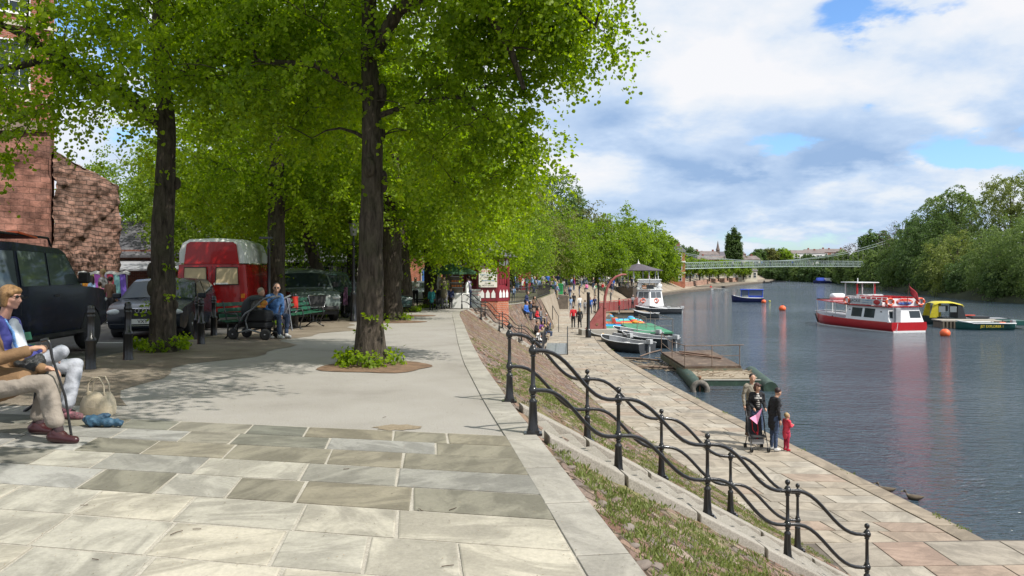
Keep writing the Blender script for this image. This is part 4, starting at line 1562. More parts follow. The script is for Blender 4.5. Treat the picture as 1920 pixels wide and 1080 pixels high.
tag(tufts('fallen_leaves', [(1.0 - .11 * y + g_, y, -.02 - g_ * .2) for y, g_ in [(rng.uniform(3.6, 5.4), rng.uniform(.12, .3)) for _ in range(40)]], 9, .02, 3), 'dry brown leaves caught below the coping', 'leaves')
for (px, py, rr, nm) in ((692, 688, .80, 'a'), (735, 604, .95, 'b'), (764, 588, .9, 'c')):
 g = G(px, py, 0 if py > 650 else -.3)
 mb = MB()
 ring = []
 for k in range(28):
  a = 2 * PI * k / 28
  r_ = rr * (1 + .22 * noise.noise(Vector((math.cos(a) * 1.5, math.sin(a) * 1.5, px * .1))))
  x, y = g.x + math.cos(a) * r_ * 1.1 + .12, g.y + math.sin(a) * r_
  ring.append((x, y, hter(x, y) + .010))
 mb.add(ring + [(g.x, g.y, hter(g.x, g.y) + .03)], [(k, (k + 1) % 28, 28) for k in range(28)])
 tag(mb.build('tree_pit_soil', ground_mat('pit_soil_' + nm, [(.11, .075, .05), (.20, .13, .085), (.27, .17, .11)], 4, 60, .8)), kind='structure')
g = G(745, 802, 0)
mb = MB()
ring = [(g.x + math.cos(2 * PI * k / 20) * .22 * (1 + .2 * math.sin(k * 2.1)), g.y + math.sin(2 * PI * k / 20) * .14 * (1 + .2 * math.sin(k * 3.3)), .005) for k in range(20)]
mb.add(ring, [tuple(range(20))])
tag(mb.build('rust_stain', ground_mat('stain', [(.24, .19, .13), (.30, .25, .18)], 4, 60, .5)), kind='structure')
wp = []
gw = np.random.default_rng(8)
for i in range(260):
 y = 14 + gw.uniform(0, 1) ** 1.5 * 55
 p = quay_pt(y, 1.0) if i % 3 else quay_pt(y, 0.0)
 if i % 3 == 0 or noise.noise(Vector((y * .7, 3, 1))) > .05:
  wp.append((p[0] + gw.normal(0, .04), y, ZQ - (.02 if i % 3 else 0)))
tag(tufts('edge_weeds', wp, 12, .06, 10), 'small weeds rooted in the quay edge joints', 'weeds')
def brick_mat(name, c1, c2, mortar, sx=.24, sz=.075, ms=.012, bump=.6, var=.35, axis='xz', irregular=0.0):
 m = bpy.data.materials.new(name)
 m.use_nodes = True
 t = NT(m)
 b = m.node_tree.nodes['Principled BSDF']
 b.inputs['Roughness'].default_value = 0.9
 b.inputs['Specular IOR Level'].default_value = 0.2
 tc = t.n('ShaderNodeTexCoord')
 sp = t.n('ShaderNodeSeparateXYZ')
 t.l(tc, 'Object', sp, 0)
 cb = t.n('ShaderNodeCombineXYZ')
 ad = t.n('ShaderNodeMath', operation='ADD')
 t.l(sp, 0, ad, 0)
 t.l(sp, 1, ad, 1)
 t.l(ad, 0, cb, 0)
 t.l(sp, 2, cb, 1)
 vec = (cb, 0)
 if irregular:
  ns = t.n('ShaderNodeTexNoise', i_Scale=1.6, i_Detail=3.0)
  t.l(tc, 'Object', ns, 'Vector')
  mxv = t.n('ShaderNodeMix', data_type='RGBA', blend_type='LINEAR_LIGHT')
  mxv.inputs['Factor'].default_value = irregular
  t.l(cb, 0, mxv, 6)
  t.l(ns, 'Color', mxv, 7)
  vec = (mxv, 2)
 br = t.n('ShaderNodeTexBrick', i_Scale=1.0)
 br.inputs['Color1'].default_value = c4(c1)
 br.inputs['Color2'].default_value = c4(c2)
 br.inputs['Mortar'].default_value = c4(mortar)
 br.inputs['Mortar Size'].default_value = ms
 br.inputs['Mortar Smooth'].default_value = .3
 br.inputs['Brick Width'].default_value = sx
 br.inputs['Row Height'].default_value = sz
 br.inputs['Bias'].default_value = -.1
 t.l(vec[0], vec[1], br, 'Vector')
 n = t.n('ShaderNodeTexNoise', i_Scale=2.2, i_Detail=8.0, i_Roughness=.65)
 t.l(tc, 'Object', n, 'Vector')
 mr = t.n('ShaderNodeMapRange')
 mr.inputs['From Min'].default_value = .3
 mr.inputs['From Max'].default_value = .7
 mr.inputs['To Min'].default_value = 1 - var
 mr.inputs['To Max'].default_value = 1 + var
 t.l(n, 'Fac', mr, 'Value')
 mx = t.n('ShaderNodeMix', data_type='RGBA', blend_type='MULTIPLY')
 mx.inputs['Factor'].default_value = 1
 t.l(br, 'Color', mx, 6)
 t.l(mr, 0, mx, 7)
 t.l(mx, 2, b, 'Base Color')
 n2 = t.n('ShaderNodeTexNoise', i_Scale=9, i_Detail=7.0, i_Roughness=.7)
 t.l(tc, 'Object', n2, 'Vector')
 mu = t.n('ShaderNodeMath', operation='MULTIPLY_ADD')
 mu.inputs[1].default_value = -.9
 t.l(br, 'Fac', mu, 0)
 t.l(n2, 'Fac', mu, 2)
 bp = t.n('ShaderNodeBump', i_Strength=bump, i_Distance=.05)
 t.l(mu, 0, bp, 'Height')
 t.l(bp, 'Normal', b, 'Normal')
 return m
M_SAND = brick_mat('red_sandstone_blocks', (.26, .125, .095), (.17, .09, .072), (.10, .07, .058), .52, .21, .006, 1.0, .65, irregular=.05)
M_SAND2 = brick_mat('eroded_sandstone', (.27, .155, .12), (.165, .105, .085), (.09, .065, .055), .42, .15, .014, 1.0, .6, irregular=.12)
M_BRICK = brick_mat('red_brick', (.30, .095, .06), (.22, .07, .05), (.30, .24, .20), .24, .085, .010, .5)
M_BRICK2 = brick_mat('orange_brick', (.42, .13, .07), (.34, .10, .06), (.35, .28, .22), .3, .1, .012, .3)
M_SLATE = brick_mat('slate_roof', (.095, .095, .105), (.14, .14, .15), (.05, .05, .055), .3, .16, .008, .4, .3)
M_STONE = pmat('pale_stone', (.48, .43, .36), .8, var=.2, vs=2, bump=.3)
M_CREAM = pmat('cream_render', (.62, .58, .48), .8, var=.1, vs=1)
M_REDW = pmat('kiosk_red', (.20, .018, .028), .45, var=.2, vs=4)
M_DKGRN = pmat('dark_green_paint', (.02, .05, .035), .5)
wallroot = thing('sandstone_wall', 'massive old red sandstone wall with eroded end, behind the parked four wheel drive', 'wall', (-15.6, 31.5, hter(-15.6, 31.5)))
zb = wallroot.location.z
mb = MB()
def rough_face(mb, a, b, z0, z1a, z1b, amp, nx, nz, mi=0):
 a, b = Vector((a[0], a[1], 0)), Vector((b[0], b[1], 0))
 d = (b - a)
 nrm = Vector((d.y, -d.x, 0)).normalized()
 rows = []
 for j in range(nz + 1):
  row = []
  for i in range(nx + 1):
   t_ = i / nx
   zt_ = z1a + (z1b - z1a) * t_
   z = z0 + (zt_ - z0) * j / nz
   p = a + d * t_ + Vector((0, 0, z))
   nn = noise.noise(Vector((p.x * .9, p.y * .9, z * 1.3))) * amp + noise.noise(Vector((p.x * 3, p.y * 3, z * 5))) * amp * .5
   row.append(p + nrm * nn)
  rows.append(row)
 mb.loft(rows, mi, True)
rel = lambda x, y: (x + 15.6, y - 31.5)
pE = rel(-735 / FOC * 31.5, 31.5)
pJ = rel(-860 / FOC * 27.8, 27.8)
pL = rel(-21.0, 20.0)
pLL = rel(-30.0, 8.0)
mb = MB()
rough_face(mb, pJ, pE, -.5, 6.0, 5.1, .20, 110, 110)
back = (pE[0] - 3.0, pE[1] + 4)
rough_face(mb, pE, back, -.5, 5.1, 5.2, .15, 20, 30)
mb.add([(*pJ, 5.95), (*pE, 5.05), (*back, 5.1), (pJ[0] - 4, pJ[1] + 4, 6.0)], [(0, 1, 2, 3)])
mb.build('eroded_end', M_SAND2, wallroot)
mb = MB()
pJ2 = (pJ[0] + .0, pJ[1] - .25)
rough_face(mb, pL, pJ2, -.5, 5.2, 6.6, .13, 110, 70)
rough_face(mb, pLL, pL, -.5, 5.0, 5.2, .07, 60, 30)
rough_face(mb, pJ2, (pJ2[0] - .3, pJ2[1] + .8), -.5, 6.6, 6.6, .04, 4, 30)
mb.add([(*pL, 5.2), (*pJ2, 6.6), (pJ2[0] - 4, pJ2[1] + 4, 6.6), (pL[0] - 5, pL[1] + 2, 5.2)], [(0, 1, 2, 3)])
mb.build('ashlar_face', M_SAND, wallroot)
mb = MB()
for (a, b, za, zb_) in ((pL, pJ2, 5.2, 6.6), (pLL, pL, 5.0, 5.2)):
 av, bv = Vector((*a, za)), Vector((*b, zb_))
 d = (bv - av)
 nrm = Vector((d.y, -d.x, 0)).normalized()
 mb.prism([av + nrm * .18 + Vector((0, 0, .05)), bv + nrm * .18 + Vector((0, 0, .05)), bv - nrm * .5 + Vector((0, 0, .05)), av - nrm * .5 + Vector((0, 0, .05))], (0, 0, .32))
mb.build('coping', pmat('wall_coping', (.20, .155, .125), .9, var=.3, vs=2, bump=.5), wallroot)
def sash_window(root, c, w_, h_, n, right, depth=.12, rows=4, cols=3, frame=.07):
 """window on a facade: n outward normal, right along facade"""
 n, r_ = Vector(n).normalized(), Vector(right).normalized()
 c = Vector(c)
 up = Vector((0, 0, 1))
 M = Matrix((r_, n, up)).transposed().to_4x4()
 M.translation = c
 fr = MB()
 fr.T = M
 for (x, z, a, b) in ((0, h_ / 2, w_ + frame, frame), (0, -h_ / 2, w_ + frame * 1.4, frame * 1.3), (-w_ / 2, 0, frame, h_ - frame), (w_ / 2, 0, frame, h_ - frame), (0, 0, w_ - frame, frame * .6)):
  fr.box((x, .02, z), (a, .09, b))
 for i in range(1, cols):
  for zz_, hh in ((h_ / 4, h_ / 2 - frame * .8), (-h_ / 4, h_ / 2 - frame * .8)):
   fr.box((-w_ / 2 + w_ * i / cols, .012, zz_), (.03, .04, hh))
 for j in range(1, rows):
  if j * 2 == rows:
   continue
  for i in range(cols):
   fr.box((-w_ / 2 + w_ * (i + .5) / cols, .012, -h_ / 2 + h_ * j / rows), (w_ / cols - .035, .035, .03))
 f = fr.build('window', M_WHITE, root)
 g_ = MB()
 g_.T = M
 g_.add([(-w_ / 2, .004, -h_ / 2), (w_ / 2, .004, -h_ / 2), (w_ / 2, .004, h_ / 2), (-w_ / 2, .004, h_ / 2)], [(0, 1, 2, 3)])
 g_.build('pane', M_GLASS, f)
 return f
hx, hy = -900 / FOC * 36, 36.0
hs = thing('brick_house', 'tall red brick house with white sash windows above the sandstone wall', 'house', (hx, hy, hter(hx, 36) + 3.0))
mb = MB()
u = Vector((-.80, -.60, 0))
c0 = Vector((.0 + (102 - 60) / FOC * 36, 0, 0))
mb.prism([c0, c0 + u * 14, c0 + u * 14 + Vector((-6, 8, 0)), c0 + Vector((-6, 8, 0))], (0, 0, 15))
mb.build('wall', M_BRICK, hs)
mb = MB()
for z in (6.3, 9.6):
 a = c0 + Vector((.10, -.08, z))
 mb.prism([a, a + u * 14, a + u * 14 + Vector((0, .2, 0)), a + Vector((0, .2, 0))], (0, 0, .22))
mb.build('string_course', M_STONE, hs)
nrm = Vector((.60, -.80, 0))
for z in (4.55, 7.9, 11.2):
 for k in (1.55, 4.6, 7.7):
  sash_window(hs, c0 + u * k + nrm * .03 + Vector((0, 0, z)), 1.15, 2.1, nrm, -u)
b = A(262, 545, 46)
hb = thing('low_building', 'low dark building with pale slate roof between the sandstone wall and the first trunk', 'building', (b.x, b.y, hter(b.x, b.y)))
mb = MB()
mb.box((0, 3, 1.6), (7.0, 6, 3.2))
mb.build('wall', M_BRICK, hb)
mb = MB()
mb.prism([(-3.8, -.4, 2.75), (3.8, -.4, 2.75), (3.8, 3.2, 4.9), (-3.8, 3.2, 4.9)], (0, 0, .12))
mb.prism([(-3.8, 3.2, 4.9), (3.8, 3.2, 4.9), (3.8, 6.5, 2.9), (-3.8, 6.5, 2.9)], (0, 0, .12))
mb.build('roof', M_SLATE, hb)
mb = MB()
mb.prism([(-3.7, -1.9, 2.0), (3.7, -1.9, 2.0), (3.7, .0, 2.55), (-3.7, .0, 2.55)], (0, 0, .08))
mb.build('awning', pmat('lead_awning', (.30, .31, .33), .6), hb)
b = A(585, 555, 48)
pv = thing('pavilion', 'single storey pavilion with hipped slate roof, veranda posts and tall white windows', 'building', (b.x, b.y, hter(b.x, b.y)))
mb = MB()
mb.box((-1.0, 2.4, 1.35), (4.6, 3.4, 2.7))
mb.build('wall', pmat('dark_boarding', (.05, .055, .06), .7), pv)
mb = MB()
ev = [(-4.2, -.2, 2.55), (2.1, -.2, 2.55), (2.1, 4.8, 2.55), (-4.2, 4.8, 2.55)]
rd = [(-1.9, 2.3, 3.75), (-.2, 2.3, 3.75)]
mb.add(ev + rd, [(0, 1, 5, 4), (1, 2, 5), (2, 3, 4, 5), (3, 0, 4), (0, 3, 2, 1)])
mb.build('roof', M_SLATE, pv, solid=.08)
for i, x in enumerate((-3.9, -2.75, -1.6, -.45, .75, 1.85)):
 mb = MB()
 mb.box((x, .05, 1.25), (.10, .10, 2.5))
 mb.tube([(x, .05, 2.1), (x + .15, .05, 2.35), (x + .42, .05, 2.5)], .03, 6, flat=.6)
 mb.tube([(x, .05, 2.1), (x - .15, .05, 2.35), (x - .42, .05, 2.5)], .03, 6, flat=.6)
 mb.build('veranda_post', M_DKGRN if i < 5 else M_IRON, pv)
for x in (-2.9, -2.0, -1.0, -.1, .9):
 sash_window(pv, (x, .67, 1.35), .72, 1.9, (0, -1, 0), (1, 0, 0), rows=2, cols=2, frame=.09)
mb = MB()
mb.box((-1.0, -.25, .92), (6.1, .05, .14))
for i in range(7):
 mb.box((-3.9 + i * .98, -.25, .45), (.05, .05, .9))
o = mb.build('balustrade', M_WHITE, pv)
b = A(828, 548, 78)
bh = thing('brick_cottage', 'red brick house with slate roof and a blue arched doorway beyond the folded parasol', 'house', (b.x, b.y, hter(b.x, b.y)))
mb = MB()
mb.box((0, 3, 1.9), (8.5, 6, 3.8))
mb.build('wall', M_BRICK2, bh)
mb = MB()
mb.add([(-4.6, -.3, 3.7), (4.6, -.3, 3.7), (4.6, 6.3, 3.7), (-4.6, 6.3, 3.7), (-3, 3, 5.9), (3, 3, 5.9)], [(0, 1, 5, 4), (1, 2, 5), (2, 3, 4, 5), (3, 0, 4), (0, 3, 2, 1)])
mb.build('roof', M_SLATE, bh)
for x, mt, nm in ((-1.4, pmat('blue_door', (.06, .16, .42), .5), 'door'), (.9, M_GLASS, 'window'), (2.6, M_GLASS, 'window')):
 mb = MB()
 pts = [(x - .5, -.03, .1), (x + .5, -.03, .1)] + [(x + .5 * math.cos(a), -.03, 1.9 + .5 * math.sin(a)) for a in np.linspace(0, PI, 9)]
 mb.prism(pts, (0, .02, 0))
 o = mb.build(nm, mt, bh)
 mb = MB()
 arc = [(x + .58 * math.cos(a), -.05, 1.9 + .58 * math.sin(a)) for a in np.linspace(0, PI, 9)]
 mb.tube([(x + .58, -.05, .1)] + arc + [(x - .58, -.05, .1)], .05, 6)
 mb.build('surround', M_STONE, o)
b = A(918, 560, 46)
kz = hter(-1.2, 45)
ks = thing('ice_cream_kiosk', 'octagonal dark red kiosk on a brick base with a white menu board and slate roof', 'kiosk', (b.x - .3, b.y, kz), R(10))
ks.scale = (1.17, 1.17, 1.08)
def octo(r, z, n=8, off=PI / 8):
 return [(r * math.cos(off + 2 * PI * k / n), r * math.sin(off + 2 * PI * k / n), z) for k in range(n)]
mb = MB()
mb.loft([octo(1.22, -2.4), octo(1.22, .30)], 0, False, close=True, cap=True)
mb.build('brick_base', M_BRICK2, ks)
mb = MB()
mb.loft([octo(1.25, .30), octo(1.25, 1.05)], 0, False, close=True, cap=True)
mb.loft([octo(1.12, 1.05), octo(1.12, 2.0)], 0, False, close=True)
mb.loft([octo(1.25, 2.0), octo(1.25, 2.62)], 0, False, close=True, cap=True)
for p in octo(1.2, 0):
 mb.box((p[0], p[1], 1.45), (.12, .12, 2.3))
mb.build('timber_body', M_REDW, ks)
mb = MB()
mb.loft([octo(1.65, 2.55), octo(1.68, 2.62), octo(.95, 3.1), octo(.12, 4.1), octo(.03, 4.5)], 0, False, close=True, cap=True)
mb.build('roof', M_SLATE, ks)
face = []
for k in range(8):
 a0, a1 = PI / 8 + 2 * PI * k / 8, PI / 8 + 2 * PI * (k + 1) / 8
 am = (a0 + a1) / 2
 if math.sin(am + R(10)) > .35:
  continue
 nr = Vector((math.cos(am), math.sin(am), 0))
 tv = Vector((-math.sin(am), math.cos(am), 0))
 for (zc, hh) in ((.68, .42), (2.31, .38)):
  mb = MB()
  for j in (-1, 0, 1):
   cx = nr * 1.165 + tv * (j * .27)
   pts = [cx + tv * (-.095) + Vector((0, 0, zc - hh / 2)), cx + tv * .095 + Vector((0, 0, zc - hh / 2)), cx + tv * .095 + Vector((0, 0, zc + .02)), cx + Vector((0, 0, zc + hh / 2)), cx - tv * .095 + Vector((0, 0, zc + .02))]
   mb.prism(pts, nr * .012)
  mb.build('arched_panels', M_WHITE, ks)
 mb = MB()
 for i in range(4):
  for j in range(3):
   cx = nr * 1.045 + tv * (-.30 + .2 * i) + Vector((0, 0, 1.18 + .3 * j))
   mb.prism([cx - tv * .08, cx + tv * .08, cx + tv * .08 + Vector((0, 0, .24)), cx - tv * .08 + Vector((0, 0, .24))], nr * .02)
 mb.build('shutter', M_REDW, ks)
am = PI / 8 + 2 * PI * 5 / 8 + PI / 8
nr = Vector((math.cos(am), math.sin(am), 0))
tv = Vector((-math.sin(am), math.cos(am), 0))
bd = MB()
cx = nr * 1.20
bd.prism([cx - tv * .44 + Vector((0, 0, 1.02)), cx + tv * .44 + Vector((0, 0, 1.02)), cx + tv * .44 + Vector((0, 0, 2.12)), cx - tv * .44 + Vector((0, 0, 2.12))], nr * .03)
bo = bd.build('menu_board', pmat('board_cream', (.75, .73, .66), .5, var=.04), ks)
M_TRED = pmat('letter_red', (.55, .06, .05), .6, var=.02)
M_TBLK = pmat('letter_black', (.03, .03, .03), .6, var=.02)
M_TBLU = pmat('letter_blue', (.05, .25, .45), .6, var=.02)
for zz_, tx, mt, sz in ((2.02, 'REAL DAIRY', M_TRED, .14), (1.86, 'ICE CREAM', M_TRED, .13), (1.66, 'HOT & COLD', M_TBLU, .12), (1.53, 'DRINKS', M_TBLK, .12), (1.36, 'SANDWICHES', M_TBLU, .10), (1.22, 'TOAST', M_TBLK, .10), (1.11, 'HOT DOGS', M_TBLK, .11)):
 text_mesh('lettering', tx, sz, mt, bo, frame_mat(nr * 1.233 + Vector((0, 0, zz_)), tv, (0, 0, 1)))
ab = thing('menu_sign', 'small white menu sign with red heading leaning against the kiosk', 'sign', A(893, 573, 43.6), R(12))
ab.location.z = kz + .02
mb = MB()
mb.prism([(-.27, 0, 0), (.27, 0, 0), (.27, .14, 1.0), (-.27, .14, 1.0)], (0, .03, 0))
o = mb.build('board', pmat('board_white', (.72, .71, .68), .5), ab)
for zz_, tx, mt, sz in ((.86, 'HOT DOGS', M_TRED, .11), (.68, 'BURGERS', M_TRED, .09), (.4, 'TEA  COFFEE', M_TBLK, .075), (.25, 'COLD DRINKS', M_TBLK, .075)):
 text_mesh('lettering', tx, sz, mt, o, frame_mat((0, zz_ * .14 - .006, zz_), (1, 0, 0), (0, .139, .99)))
sg = thing('hanging_sign', 'small oblong dark red sign under the kiosk eaves', 'sign', (b.x - 1.45, b.y - 1.0, kz + 2.15))
mb = MB()
mb.box((0, 0, 0), (.62, .04, .36))
o = mb.build('board', pmat('sign_maroon', (.35, .10, .10), .5), sg)
b = A(966, 560, 88)
k2 = thing('red_kiosk', 'dark red kiosk with arched white panels far behind under the trees', 'kiosk', (b.x, b.y, hter(b.x, b.y)))
mb = MB()
mb.loft([octo(1.9, 0), octo(1.9, 2.6)], 0, False, close=True, cap=True)
mb.build('timber_body', M_REDW, k2)
mb = MB()
mb.loft([octo(2.3, 2.55), octo(1.6, 3.4), octo(.1, 5.0)], 0, False, close=True, cap=True)
mb.build('roof', M_SLATE, k2)
for j in range(-2, 3):
 mb = MB()
 mb.prism([(j * .42 - .14, -1.82, .5), (j * .42 + .14, -1.82, .5), (j * .42 + .14, -1.82, 1.1), (j * .42, -1.82, 1.3), (j * .42 - .14, -1.82, 1.1)], (0, -.03, 0))
 mb.build('arched_panel', M_WHITE, k2)
b = A(850, 578, 41.5)
z0 = hter(b.x, b.y)
ct = thing('snack_cart', 'white snack cart with glass display shelves beside the kiosk', 'cart', (b.x + .35, b.y, z0))
mb = MB()
mb.box((0, 0, .42), (.95, .8, .78))
mb.build('cabinet', M_WHITE, ct, bevel=.02)
mb = MB()
mb.box((-.15, 0, 1.24), (.62, .6, .86))
mb.build('display_case', glass_mat('case_glass', (.12, .10, .08)), ct)
mb = MB()
for z in (.82, 1.1, 1.35, 1.67):
 mb.box((-.15, -.02, z), (.66, .64, .025))
mb.build('shelves', M_ALU, ct)
mb = MB()
for z in (1.14, 1.39):
 for i in range(4):
  mb.box((-.36 + .14 * i, -.315, z + .05), (.1, .03, .09))
mb.build('snacks', pmat('snack_orange', (.55, .17, .04), .6), ct)
mb = MB()
mb.lathe([(.10, .80), (.10, 1.30), (.07, 1.36), (.03, 1.4)], (.36, -.1, 0), 12)
mb.build('cup_stack', M_WHITE, ct)
def parasol(loc, label, col, open_=True, h=2.35, r=1.25):
 root = thing('parasol', label, 'parasol', loc)
 mb = MB()
 mb.tube([(0, 0, 0), (0, 0, h)], .022, 8)
 mb.build('pole', M_ALU if open_ else M_WHITE, root)
 mb = MB()
 mb.lathe([(.25, 0), (.25, .06), (.06, .1), (.05, .25)], seg=12)
 mb.build('base', M_CONC, root)
 mb = MB()
 if open_:
  rows = []
  for i in range(5):
   t_ = i / 4
   row = []
   for k in range(16):
    a = 2 * PI * k / 16
    rr = r * t_ * (1.0 if k % 2 == 0 else .94)
    row.append((rr * math.cos(a), rr * math.sin(a), h - (.42 * t_ ** 1.2) - (.0 if k % 2 == 0 else .03 * t_)))
   rows.append(row)
  mb.loft(rows, 0, False, close=True)
  mb.loft([[(p[0], p[1], p[2]) for p in rows[-1]], [(p[0], p[1], p[2] - .12) for p in rows[-1]]], 0, False, close=True)
 else:
  mb.lathe([(.02, h), (.05, h - .1), (.09, h - .5), (.12, h - .95), (.08, h - 1.2), (.11, h - 1.25)], seg=10)
 mb.build('canopy', col, root)
 return root
M_PGREEN = pmat('parasol_green', (.035, .10, .05), .8)
b = A(852, 580, 41.8)
parasol((b.x - .1, b.y - .2, hter(b.x, b.y)), 'open dark green parasol over the snack cart', M_PGREEN)
b = A(823, 578, 42.5)
parasol((b.x, b.y, hter(b.x, b.y)), 'folded white parasol left of the snack cart', pmat('parasol_white', (.7, .7, .66), .8), False, 2.25)
b = A(884, 545, 52)
aw = thing('white_awning', 'dark hut with pale fascia tucked under the trees behind the green parasol', 'hut', (b.x, b.y, hter(b.x, b.y)))
mb = MB()
mb.box((0, 1, 1.2), (2.8, 2, 2.4))
mb.build('wall', pmat('hut_dark', (.06, .035, .03), .8), aw)
mb = MB()
mb.box((0, .9, 2.5), (3.2, 2.6, .22))
mb.build('fascia', pmat('fascia_pale', (.35, .30, .27), .8), aw)
b = A(1197, 540, 126)
bz = -2.15
bs = thing('bandstand', 'open bandstand with a dark conical roof on slim white columns', 'bandstand', (b.x, b.y, -2.85))
bs.scale = (.78, .78, .78)
mb = MB()
mb.loft([octo(4.6, -1.2), octo(4.6, 1.6)], 0, False, close=True, cap=True)
mb.build('plinth', pmat('plinth_dark', (.12, .10, .085), .8), bs)
for k, p in enumerate(octo(4.0, 0)):
 mb = MB()
 mb.tube([(p[0], p[1], 1.6), (p[0], p[1], 4.9)], .12, 8)
 mb.build('column', M_WHITE, bs)
mb = MB()
P8 = octo(4.2, 0)
for k in range(8):
 a, c = Vector(P8[k]), Vector(P8[(k + 1) % 8])
 for zz_ in (1.75, 2.5):
  mb.tube([a + Vector((0, 0, zz_)), c + Vector((0, 0, zz_))], .05, 5)
 for i in range(12):
  q = a.lerp(c, (i + .5) / 12)
  mb.box((q.x, q.y, 2.12), (.05, .05, .75))
mb.build('railing', M_IRON, bs)
mb = MB()
mb.loft([octo(5.0, 4.85), octo(5.05, 4.98), octo(3.0, 5.5), octo(.9, 6.15), octo(.35, 6.25)], 0, False, close=True, cap=True)
mb.build('roof', pmat('roof_purple_grey', (.085, .07, .085), .6, var=.2), bs)
mb = MB()
mb.lathe([(.35, 6.25), (.4, 6.35), (.12, 6.45), (.2, 6.65), (.05, 6.8), (.02, 7.2)], seg=8)
mb.build('finial', M_WHITE, bs)
def far_house(loc, w_, d_, h_, label, wall, roofm=None, rh=1.8, rz=0, cols=3, rowsn=2, chim=2, name='town_house'):
 root = thing(name, label, 'house', loc, rz)
 mb = MB()
 mb.box((0, 0, h_ / 2 - .5), (w_, d_, h_ + 1))
 mb.build('wall', wall, root)
 mb = MB()
 a, c = w_ / 2 + .25, d_ / 2 + .25
 mb.add([(-a, -c, h_), (a, -c, h_), (a, c, h_), (-a, c, h_), (-a + .8, 0, h_ + rh), (a - .8, 0, h_ + rh)], [(0, 1, 5, 4), (1, 2, 5), (2, 3, 4, 5), (3, 0, 4), (0, 3, 2, 1)])
 rf = mb.build('roof', roofm or M_SLATE, root)
 for i in range(chim):
  mb = MB()
  mb.box((-w_ / 3 + i * w_ * .66 / max(1, chim - 1), 0, h_ + rh * .9), (.7, .7, 1.6))
  mb.build('chimney', M_BRICK, rf)
 for i in range(cols):
  for j in range(rowsn):
   x = -w_ / 2 + w_ * (i + .5) / cols
   z = h_ * (j + .5) / rowsn
   mb = MB()
   mb.box((x, -d_ / 2 - .03, z), (w_ / cols * .5, .08, h_ / rowsn * .62))
   f = mb.build('window', M_WHITE, root)
   mb = MB()
   ww, hh = w_ / cols * .5, h_ / rowsn * .62
   for sx in (-1, 1):
    for sz_ in (-1, 1):
     mb.box((x + sx * ww * .23, -d_ / 2 - .08, z + sz_ * hh * .23), (ww * .38, .03, hh * .38))
   mb.build('pane', M_GLASS, f)
 return root
b = A(1256, 530, 178)
hr = far_house((b.x, b.y, -2.0), 5.5, 6, 7.0, 'tall orange brick villa with white bands and bay windows left of the bridge', M_BRICK2, rh=1.4, cols=2, rowsn=3, name='brick_villa')
mb = MB()
for z in (2.3, 4.7, 6.9):
 mb.box((0, -3.08, z), (5.7, .12, .3))
mb.build('white_band', M_WHITE, hr)
b = A(1397, 525, 262)
far_house((b.x, b.y, -2.6), 6.5, 5, 2.9, 'pale stone boathouse with grey roof at the waterside past the bridge', M_CREAM, pmat('roof_grey', (.16, .15, .15), .8), 1.7, cols=4, rowsn=1, chim=0, name='boathouse')
b = A(1418, 506, 258)
M_LB = pmat('brick_far', (.30, .14, .10), .8, var=.2, vs=.5)
specs = [(1322, 480, 340, 10, 4.5, 'white gabled house on the skyline left of the church', M_WHITE), (1303, 482, 350, 9, 5, 'brown brick house low on the skyline at the far left end', M_LB),
   (1367, 484, 360, 12, 4, 'long low brown house just right of the poplars', M_LB), (1382, 479, 372, 6, 6, 'small brick house with a chimney right of the poplars', M_LB),
   (1450, 480, 380, 9, 4.5, 'small cream house between the round trees on the skyline', M_CREAM), (1500, 477, 400, 22, 4.2, 'long white roofed terrace on the skyline right of the round trees', M_WHITE),
   (1535, 475, 410, 16, 5, 'brick terrace with chimneys on the skyline', M_LB), (1560, 474, 415, 14, 5.5, 'brick houses with chimneys farthest right on the skyline', M_LB),
   (1388, 489, 330, 14, 3.5, 'pale low house below the poplars behind the bridge rail', M_CREAM), (1345, 489, 332, 18, 4.0, 'brown terrace behind the bridge rail below the church', M_LB)]
for (px, py, d, w_, h_, lab, mt) in specs:
 b = A(px, py, d)
 far_house((b.x, b.y, b.z - h_ + .5), w_, 8, h_, lab, mt, pmat('roof_far', (.17, .14, .13), .8, var=.3, vs=.4), 1.6, cols=4 if w_ > 10 else 3, rowsn=1 if h_ < 4.3 else 2)
b = A(1352, 489, 345)
chn = thing('church', 'distant stone church with a steep roof and slender spire beside the poplars', 'church', (b.x, b.y, b.z - 3))
M_CHS = pmat('church_stone', (.16, .125, .105), .9, var=.2, vs=.3)
mb = MB()
mb.box((.5, 0, 2.0), (6.5, 8, 5.0))
mb.build('nave', M_CHS, chn)
mb = MB()
mb.prism([(-3.6, -4.4, 4.4), (3.9, -4.4, 4.4), (3.4, 0, 7.0), (-3.0, 0, 7.0)], (0, .1, 0))
mb.prism([(-3.0, 0, 7.0), (3.4, 0, 7.0), (3.9, 4.4, 4.4), (-3.6, 4.4, 4.4)], (0, .1, 0))
mb.build('roof', pmat('church_roof', (.11, .10, .12), .8), chn)
mb = MB()
mb.box((-1.9, -2, 5.0), (1.3, 1.3, 5.5))
mb.lathe([(.95, 7.6), (.55, 8.8), (.05, 11.6)], (-1.9, -2, 0), 8, smooth=False)
mb.build('spire', M_CHS, chn)
LT, RT = A(1212, 500, 186), A(1708, 500, 222)
LT = Vector((LT.x, LT.y, 0))
RT = Vector((RT.x, RT.y, 0))
br = thing('suspension_footbridge', 'white suspension footbridge with lattice parapets crossing the river', 'bridge', (0, 0, 0))
M_BRW = pmat('bridge_paint', (.29, .36, .35), .5, var=.1, vs=.5)
du = (RT - LT)
span = du.length
du.normalize()
dn = Vector((-du.y, du.x, 0))
NB = 48
T0_ = .40
def deckz(t_):
 return .80 + .55 * math.sin(PI * min(1, max(0, t_))) + .5 * t_
